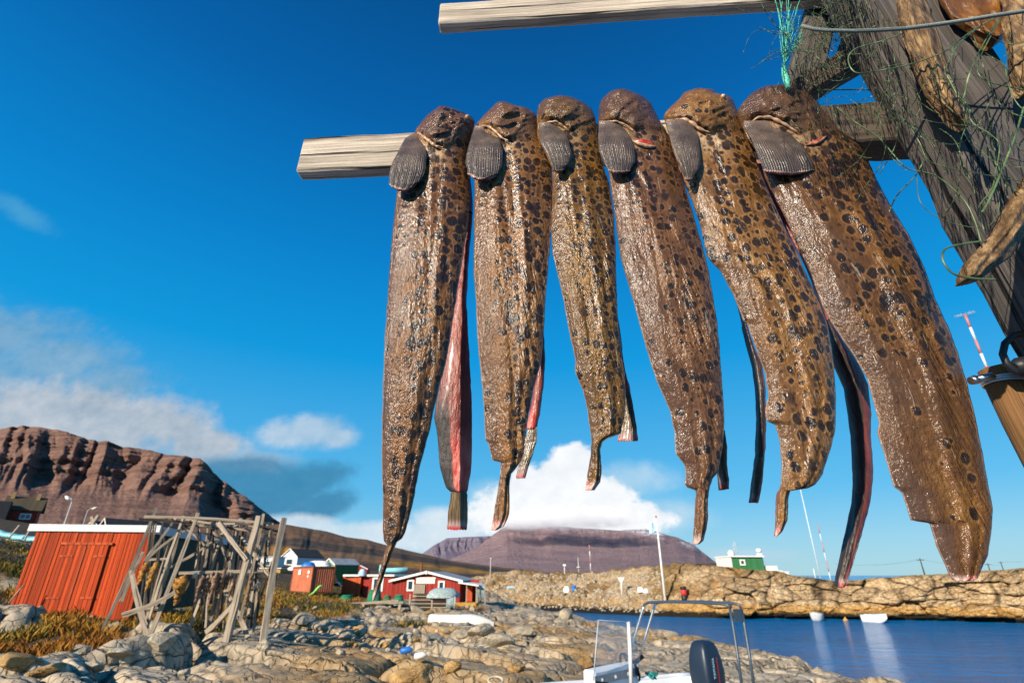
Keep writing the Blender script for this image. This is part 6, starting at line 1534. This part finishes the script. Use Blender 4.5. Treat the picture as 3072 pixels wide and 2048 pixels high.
# steering wheel
wc = B(1889, 2000, 7.05); wa = Vector((-.75, -.30, -.42)).normalized(); wu = wa.cross(Vector((0, 0, 1))).normalized(); wv = wa.cross(wu)
mb = MB(); mb.tube([wc + (wu * math.cos(t) + wv * math.sin(t)) * .155 for t in np.linspace(0, 2 * PI, 32, endpoint=False)], .014, 8, closed=True); sw = mb.build('steering_wheel', M_BLACK, mbt)
for t in (.5, 2.6, 4.7): MB().tube([wc, wc + (wu * math.cos(t) + wv * math.sin(t)) * .15], .012, 6).build('spoke', M_BLACK, sw)
MB().tube([wc + wa * .02, wc - wa * .22], .025, 8).build('wheel_hub', M_BLACK, sw)
# tube arch
off = Vector((.16, .07, 0))
def arch(shift, m1, m2, r):
    P = [B(1872, 2020, 7.75), B(1905, 1905, 7.72), B(1929, 1826, 7.70), B(1934, 1812, 7.69), B(1946, 1806, 7.62), B(1985, 1804, 7.45), B(2080, 1805, 7.1), B(2165, 1810, 6.8), B(2184, 1814, 6.75), B(2190, 1826, 6.74), B(2200, 1880, 6.72), B(2214, 1970, 6.65), B(2226, 2062, 6.6)]
    P = [p + shift for p in P]
    MB().tube(P[:4], r, 8).build('arch_leg', m1, mbt); MB().tube(P[3:10], r, 8).build('arch_bar', m2, mbt); MB().tube(P[9:], r, 8).build('arch_leg', m2, mbt)
arch(Vector((0, 0, 0)), M_CHROME, M_TUBEDK, .017); arch(off, M_CHROME, M_TUBEDK, .017)
pz = B(2197, 1845, 6.72); MB().box(pz + off * .5, (.13, .012, .13), math.atan2(off.y, off.x)).build('arch_plate', M_TUBEDK, mbt)
# outboard motor
oc = B(2124, 2040, 6.95); om = MB(); secs = [(-.12, .130, .145), (0, .142, .158), (.08, .145, .165), (.20, .138, .160), (.31, .118, .14), (.375, .095, .115), (.40, .06, .08), (.405, .01, .02)]
Ro = Matrix.Rotation(-1.0, 3, 'Z'); N = 28
for z, hx_, hy_ in secs:
    for k in range(N):
        t = 2 * PI * k / N; c_, s_ = math.cos(t), math.sin(t)
        om.v.append(tuple(oc + Ro @ Vector((hx_ * math.copysign(abs(c_) ** .38, c_), hy_ * math.copysign(abs(s_) ** .38, s_) + .05 * (.2 - z) * (s_ > 0), z))))
for i in range(len(secs) - 1):
    for k in range(N): om.face((i * N + k, i * N + (k + 1) % N, (i + 1) * N + (k + 1) % N, (i + 1) * N + k), None, True)
om.face([k for k in range(N)][::-1])
ob_ = om.build('outboard_motor', M_NAVY, mbt)
mb = MB()
for i, (z, h) in enumerate(((-.22, .24), (-.42, .2))): mb.box(oc + Vector((0, 0, z)), (.24 - .06 * i, .30 - .06 * i, h), -1.0)
mb.box(oc + Ro @ Vector((0, .05, -.8)), (.12, .2, .6), -1.0); mb.build('lower_cowl', M_BLACK, ob_)
mb = MB(); mb.box(oc + Ro @ Vector((.02, .30, -.12)), (.10, .42, .09), -1.0); mb.build('bracket', M_BLACK, ob_)
def lettering(txt, size, loc, M, m, name='lettering'):
    cu = bpy.data.curves.new(name, 'FONT'); cu.body = txt; cu.size = size; cu.extrude = .0012; cu.align_x = 'CENTER'; cu.align_y = 'CENTER'
    o = bpy.data.objects.new(name, cu); COL.objects.link(o); cu.materials.append(m)
    return o, cu
M_LETT = G('pale blue decal').fin((.40, .66, .80), .4)
M_STRIPE = G('dark red stripe').fin((.25, .02, .03), .4)
o, cu = lettering('YAMAHA', .05, None, None, M_LETT); o.parent = ob_
# local frame: text runs upward on the side facing right of the camera, leaning with the cowl
side = Ro @ Vector((1, 0, 0)); upv = Vector((0, 0, 1)); back = upv.cross(side)
Rm = Matrix((upv, -(Ro @ Vector((0, 1, 0))), side)).transposed().to_4x4()
Rinv = Matrix.Rotation(-mbt.rotation_euler.z, 4, 'Z')
Wp = oc + Ro @ Vector((.149, -.05, .14))
o.matrix_local = Rinv @ Matrix.Translation(Wp - Vector(mbt.location)) @ Rm
dg = bpy.context.evaluated_depsgraph_get(); me_ = bpy.data.meshes.new_from_object(o.evaluated_get(dg)); mo = bpy.data.objects.new('lettering', me_); COL.objects.link(mo); mo.parent = ob_; mo.matrix_local = o.matrix_local.copy(); bpy.data.objects.remove(o)
if not me_.materials: me_.materials.append(M_LETT)
mb = MB(); mb.box(oc + Ro @ Vector((.148, .02, .12)), (.004, .014, .24), -1.0); mb.build('stripe', M_STRIPE, ob_)
# loose bits lying in the boat
mb = MB(); c = B(1487, 2040, 6.25)
for k in range(1): mb.tube([c + Vector((math.cos(t) * (.075 - .01 * k), math.sin(t) * .06, .012 * k + .025 * math.sin(t))) for t in np.linspace(0, 2 * PI, 18, endpoint=False)], .012, 6, closed=True)
tag(mb.build('rope_coil', M_YEL and paint('beige rope', (.52, .46, .33), .8, .2, 20)), 'beige rope coil on the bow of the motor boat', 'rope')
mb = MB(); c = B(1955, 2028, 7.0); rr = random.Random(6)
mb.tube([c + Vector((rr.uniform(-.07, .09), rr.uniform(-.05, .05), rr.uniform(-.03, .045))) for _ in range(16)], .016, 6)
tag(mb.build('rag', paint('teal cloth', (.02, .26, .24), .8, .3, 20)), 'crumpled teal rag behind the steering wheel', 'rag')
# ------------------------------------------------------------------ loose boulders, stones, grass
g, k, h, p = rock_mat('boulder rock', (.24, .20, .145), (.44, .365, .26), (.60, .51, .375), 2.0, crk=.12)
M_BOULD = g.fin(k, .82, g.bump(h, .8, .03), .3)
g, k, h, p = rock_mat('ochre boulder rock', (.20, .115, .04), (.42, .25, .09), (.56, .38, .17), 2.0, crk=.45)
M_BOULD2 = g.fin(k, .8, g.bump(h, .8, .03), .3)
import bmesh
def boulder_mesh(seed):
    bm = bmesh.new(); bmesh.ops.create_icosphere(bm, subdivisions=5, radius=1)
    V = np.array([v.co[:] for v in bm.verts]); F = np.array([[v.index for v in f.verts] for f in bm.faces]); bm.free()
    rs = np.random.RandomState(seed); D = rs.normal(size=(11, 3)); D /= np.linalg.norm(D, axis=1)[:, None]; dd = rs.uniform(.66, .98, 11)
    pr = V @ D.T; r = np.ones(len(V))
    lim = np.where(pr > .05, dd[None, :] / np.maximum(pr, .05), 9.)
    k = -26.; r = np.log(np.exp(k * np.minimum(lim, 1.4)).sum(1)) / k; r = np.clip(r, .3, 1.1)
    r = r * (1 + .07 * fbm(V[:, 0] * 1.7 + seed, V[:, 1] * 1.7, V[:, 2] * 1.7, o=4, s=seed) + .035 * fbm(V[:, 0] * 5, V[:, 1] * 6, V[:, 2] * 6 + seed, o=3, s=seed + 3))
    return np_mesh('boulder', V * r[:, None] * np.array([1, .85, .68]), F)
BM = [boulder_mesh(i + 1) for i in range(8)]; BM2 = [m.copy() for m in BM]
for m in BM: m.materials.append(M_BOULD)
for m in BM2: m.materials.append(M_BOULD2)
def hit_ground(X, Y):
    dx, dy, dz = ray(X, Y); t = np.exp(np.linspace(math.log(4), math.log(140), 500)); hh = land_h(dx * t, dy * t)[0]; z = CAMZ + dz * t
    w = np.where(z < hh)[0]
    if not len(w): return None
    i = w[0]; tt = t[i]; return Vector((dx * tt, dy * tt, float(hh[i])))
rb = random.Random(31)
def boulder(X, Y, wpx, label, ochre=False, flat=1., group='boulders on the shore', v=None, sink=.25, asp=1.):
    q = hit_ground(X, Y)
    if q is None: return
    d = q.y * CP + (q.z - CAMZ) * SP; r = wpx / 2 / 1536 * d
    o = bpy.data.objects.new('boulder', (BM2 if ochre else BM)[rb.randrange(8) if v is None else v]); COL.objects.link(o)
    o.scale = (r, r * rb.uniform(.8, 1.1) * asp, r * rb.uniform(.75, 1.0) * flat); o.rotation_euler = (rb.uniform(-.35, .35), rb.uniform(-.35, .35), rb.uniform(0, 6.28))
    o.location = (q.x, q.y + r * .3, q.z + r * .62 * flat * (1 - 2 * sink) * .8)
    return tag(o, label, 'boulder', group)
SOLO = [(1440, 1912, 78, 'large pale squared boulder just below the upturned white boat', 0), (1388, 1915, 46, 'grey boulder left of the squared one below the upturned boat', 0), (1338, 1908, 34, 'smaller tan boulder below the stern of the upturned boat', 0),
        (905, 1872, 66, 'pale rounded boulder with a dark cleft right of the pole rack', 0), (975, 1880, 84, 'long pale boulder ahead of the grey timber pile', 0), (832, 1868, 30, 'small pink boulder just right of the pole rack', 0),
        (1248, 1834, 50, 'pale boulder under the left end of the panel stack', 0), (1283, 1842, 34, 'tan boulder under the panel stack', 1), (1122, 1868, 38, 'white round boulder in the grass before the timber pile', 0), (1155, 1864, 32, 'second white round boulder right of its twin', 0), (1215, 1880, 44, 'ochre boulder in the middle of the stony shore', 1),
        (35, 2020, 96, 'big brown angular block at the bottom left corner', 1), (130, 2018, 92, 'tan slab leaning beside the bottom left block', 1), (270, 2010, 56, 'dark bluish boulder in the bottom left grass', 0),
        (240, 1960, 64, 'pale stone in grass below the red shed', 0), (350, 1965, 76, 'speckled pale stone below the shed corner', 0), (330, 1900, 70, 'flat grey boulder at the foot of the shed', 0),
        (1500, 1935, 90, 'pale grey boulder beneath the upturned boat bow', 0), (1240, 2030, 110, 'rusty brown boulder at the bottom middle', 1), (1560, 1900, 80, 'grey slab right of the upturned boat', 0)]
for X, Y, w, lab, oc_ in SOLO: boulder(X, Y, w * (1.15 if w > 70 else 1), lab, bool(oc_), group=None, asp=1.1, flat=.56 if w > 70 else .8, sink=.44 if w > 70 else .3)
def scatter(n, x0, x1, y0, y1, w0, w1, lab, oc_, grp):
    c = 0
    for _ in range(n * 3):
        if c >= n: break
        X, Y = rb.uniform(x0, x1), rb.uniform(y0, y1)
        f = (Y - 1800) / 248; w = rb.uniform(w0, w1) * (rb.random() ** 1.5 * .8 + .5)
        if boulder(X, Y, w, lab, oc_, group=grp, sink=rb.uniform(.15, .35)): c += 1
scatter(26, 940, 1320, 1862, 1965, 18, 38, 'loose grey stone in the stony hollow before the timber pile', False, 'stones in the hollow')
scatter(12, 980, 1330, 1880, 1975, 18, 34, 'loose ochre stone in the stony hollow before the timber pile', True, 'ochre stones in the hollow')
scatter(4, 300, 960, 1925, 2046, 36, 80, 'grey boulder among the rock slabs below the pole rack', False, 'boulders below the pole rack')
scatter(3, 1330, 1780, 1850, 1990, 20, 60, 'tan grey boulder on the rocks between upturned boat and windscreen', False, 'boulders before the motor boat')
scatter(3, 1150, 1780, 1960, 2046, 40, 90, 'ochre boulder on the rocks at the bottom middle', True, 'ochre boulders at the bottom middle')
scatter(22, 880, 1450, 1815, 1862, 9, 20, 'small pale stone near the timber pile and panel stack', False, 'small stones by the panel stack')
for i, (X, Y, m, lab) in enumerate(((1215, 2000, M_BLUE, 'small blue canister among brown boulders'), (1258, 2006, M_WHITE, 'white plastic can among brown boulders'))):
    q = hit_ground(X, Y)
    mb = MB(); mb.tube([q + Vector((-.10, -.05, .18)), q + Vector((-.07, -.05, .18)), q + Vector((.07, -.05, .2)), q + Vector((.10, -.05, .2)), q + Vector((.13, -.05, .2))], [.03, .055, .055, .03, .02], 12); tag(mb.build('canister', m), lab, 'canister')

# scree stones of the far shore: too many to count
def stones(name, pts, sizes, m, label_kind='stuff'):
    base = np.array([(1, 0, -.3), (.3, .9, -.3), (-.8, .6, -.3), (-.8, -.6, -.3), (.3, -.9, -.3), (.7, .3, .5), (-.2, .7, .55), (-.6, -.2, .6), (.2, -.6, .5), (0, 0, .75)])
    tri = np.array([(0, 1, 5), (1, 6, 5), (1, 2, 6), (2, 7, 6), (2, 3, 7), (3, 8, 7), (3, 4, 8), (4, 5, 8), (4, 0, 5), (5, 6, 9), (6, 7, 9), (7, 8, 9), (8, 5, 9)])
    rs = np.random.RandomState(3); n = len(pts); a = rs.uniform(0, 6.28, n); V = np.repeat(base[None], n, 0) * rs.uniform(.7, 1.3, (n, 10, 3))
    x = V[..., 0] * np.cos(a)[:, None] - V[..., 1] * np.sin(a)[:, None]; y = V[..., 0] * np.sin(a)[:, None] + V[..., 1] * np.cos(a)[:, None]
    V = np.stack([x, y, V[..., 2]], -1) * sizes[:, None, None] + pts[:, None, :]
    F = (tri[None] + (np.arange(n) * 10)[:, None, None]).reshape(-1, 3)
    return struct(link_mesh(name, np_mesh(name, V.reshape(-1, 3), F, smooth=False), m), label_kind)
rs = np.random.RandomState(8); n = 2600
jj = rs.randint(10, 250, n); vi = rs.randint(int(nV * .08), int(nV * .66), n)
P_ = np.stack([cx_[vi, jj], cy_[vi, jj], zz[vi, jj]], -1); keep = (fbm(P_[:, 0] * .15, P_[:, 1] * .15, o=3, s=5) + .4 * (1 - vi / nV)) > .02
P_ = P_[keep]; stones('gravel', P_, rs.uniform(.05, .30, len(P_)) ** 1.0 * rs.uniform(.5, 1.2, len(P_)), M_BOULD)
rs = np.random.RandomState(18); n = 2600
ii = rs.randint(150, 500, n); kk = rs.randint(120, 640, n); X_, Y_ = _X[ii, kk], _Y[ii, kk]
keep = (_D[ii, kk] > .5) & (fbm(X_ * .3, Y_ * .3, o=3, s=15) > .02) & (Y_ > 9) & (Y_ > 15 + 2.5 * fbm(X_ * .2, Y_ * .2, o=2)) & (X_ < 4); X_, Y_, Z_ = X_[keep], Y_[keep], _H[ii, kk][keep]
stones('gravel', np.stack([X_, Y_, Z_], -1), rs.uniform(.04, .16, len(X_)), M_BOULD)

# dry autumn grass
rs = np.random.RandomState(5); NB = 150000
r_ = np.exp(rs.uniform(math.log(5.5), math.log(80), NB * 3)); t_ = np.radians(rs.uniform(-56, 20, NB * 3)); X_, Y_ = r_ * np.sin(t_), r_ * np.cos(t_)
gm_ = grass_mask(X_, Y_); tuft = fbm(X_ * 1.4, Y_ * 1.4, o=3, s=66); keep = (gm_ * rs.rand(NB * 3) > .25) & (tuft + .25 * rs.rand(NB * 3) > .15)
inshed = (X_ > -16.2) & (X_ < -11.6) & (Y_ > 17.3) & (Y_ < 26); keep &= ~inshed; keep &= ~((np.abs(X_ + 10) < 6) & (Y_ > 61)); 
X_, Y_ = X_[keep][:NB], Y_[keep][:NB]; tuft = tuft[keep][:NB]; n = len(X_); Z_ = land_h(X_, Y_)[0] - .02
dist_ = np.hypot(X_, Y_); hgt = .75 * (.10 + .22 * rs.rand(n) + .18 * np.clip(tuft, 0, .6)) * (1 + .3 * ss(6, 30, dist_)); wd = .004 + .00045 * dist_
a = rs.uniform(0, 6.28, n); ln = rs.uniform(.1, .75, n) * hgt; la = rs.uniform(0, 6.28, n)
dx, dy = np.cos(a) * wd, np.sin(a) * wd; lx_, ly_ = np.cos(la) * ln, np.sin(la) * ln
V = np.stack([np.stack([X_ - dx, Y_ - dy, Z_], -1), np.stack([X_ + dx, Y_ + dy, Z_], -1), np.stack([X_ + dx * .7 + lx_ * .35, Y_ + dy * .7 + ly_ * .35, Z_ + hgt * .6], -1), np.stack([X_ + lx_, Y_ + ly_, Z_ + hgt], -1)], 1)
hue = np.clip(.5 + .9 * fbm(X_ * .35, Y_ * .35, o=3, s=9) + rs.uniform(-.22, .22, n), 0, 1)
g = G('dry grass'); M_GRASS = g.fin(g.ramp(g.attr('hue'), [(.1, (.06, .06, .014)), (.35, (.18, .13, .028)), (.6, (.38, .225, .035)), (.85, (.29, .115, .02))]), .8, None, .1)
me = np_mesh('grass', V.reshape(-1, 3), np.arange(n * 4).reshape(-1, 4), {'hue': np.repeat(hue, 4)}, smooth=False)
struct(link_mesh('grass', me, M_GRASS), 'stuff')
# ------------------------------------------------------------------ cloud sitting on the middle mountain, mist on the left one
def cloud_volume(c, r, dens, sc, seed, col=(1, 1, 1)):
    bm = bmesh.new(); bmesh.ops.create_icosphere(bm, subdivisions=3, radius=1)
    me = bpy.data.meshes.new('cloud'); bm.to_mesh(me); bm.free()
    g = G('cloud vapour'); g.t.nodes.remove(g.b)
    v = g.n('ShaderNodeVolumePrincipled'); g.t.links.new(v.outputs[0], g.out.inputs['Volume'])
    p = g.co('Object'); ln = g.n('ShaderNodeVectorMath', operation='LENGTH'); g.set(ln.inputs[0], p)
    nz = g.noise(g.map(p, (r[0] / r[2] * sc, r[1] / r[2] * sc, sc), loc=(seed, 0, 0)), 1, 5, .6)
    d = g.math('ADD', g.math('SUBTRACT', .92, ln.outputs['Value']), g.math('MULTIPLY', g.math('SUBTRACT', nz, .52), 1.7))
    g.set(v.inputs['Density'], g.math('MULTIPLY', g.rng(d, 0, .35), dens)); v.inputs['Color'].default_value = (*col, 1); v.inputs['Anisotropy'].default_value = -.25
    o = link_mesh('cloud', me, g.m); o.location = c; o.scale = r
    struct(o, 'stuff'); return o
cloud_volume(at_y(1730, 1553, 3150), (470, 230, 80), .007, 1.6, 1)
cloud_volume(at_y(1570, 1566, 3100), (300, 200, 52), .007, 1.4, 3)
SC.cycles.volume_max_steps = 96; SC.cycles.volume_step_rate = 2.0
SC.cycles.volume_bounces = 6
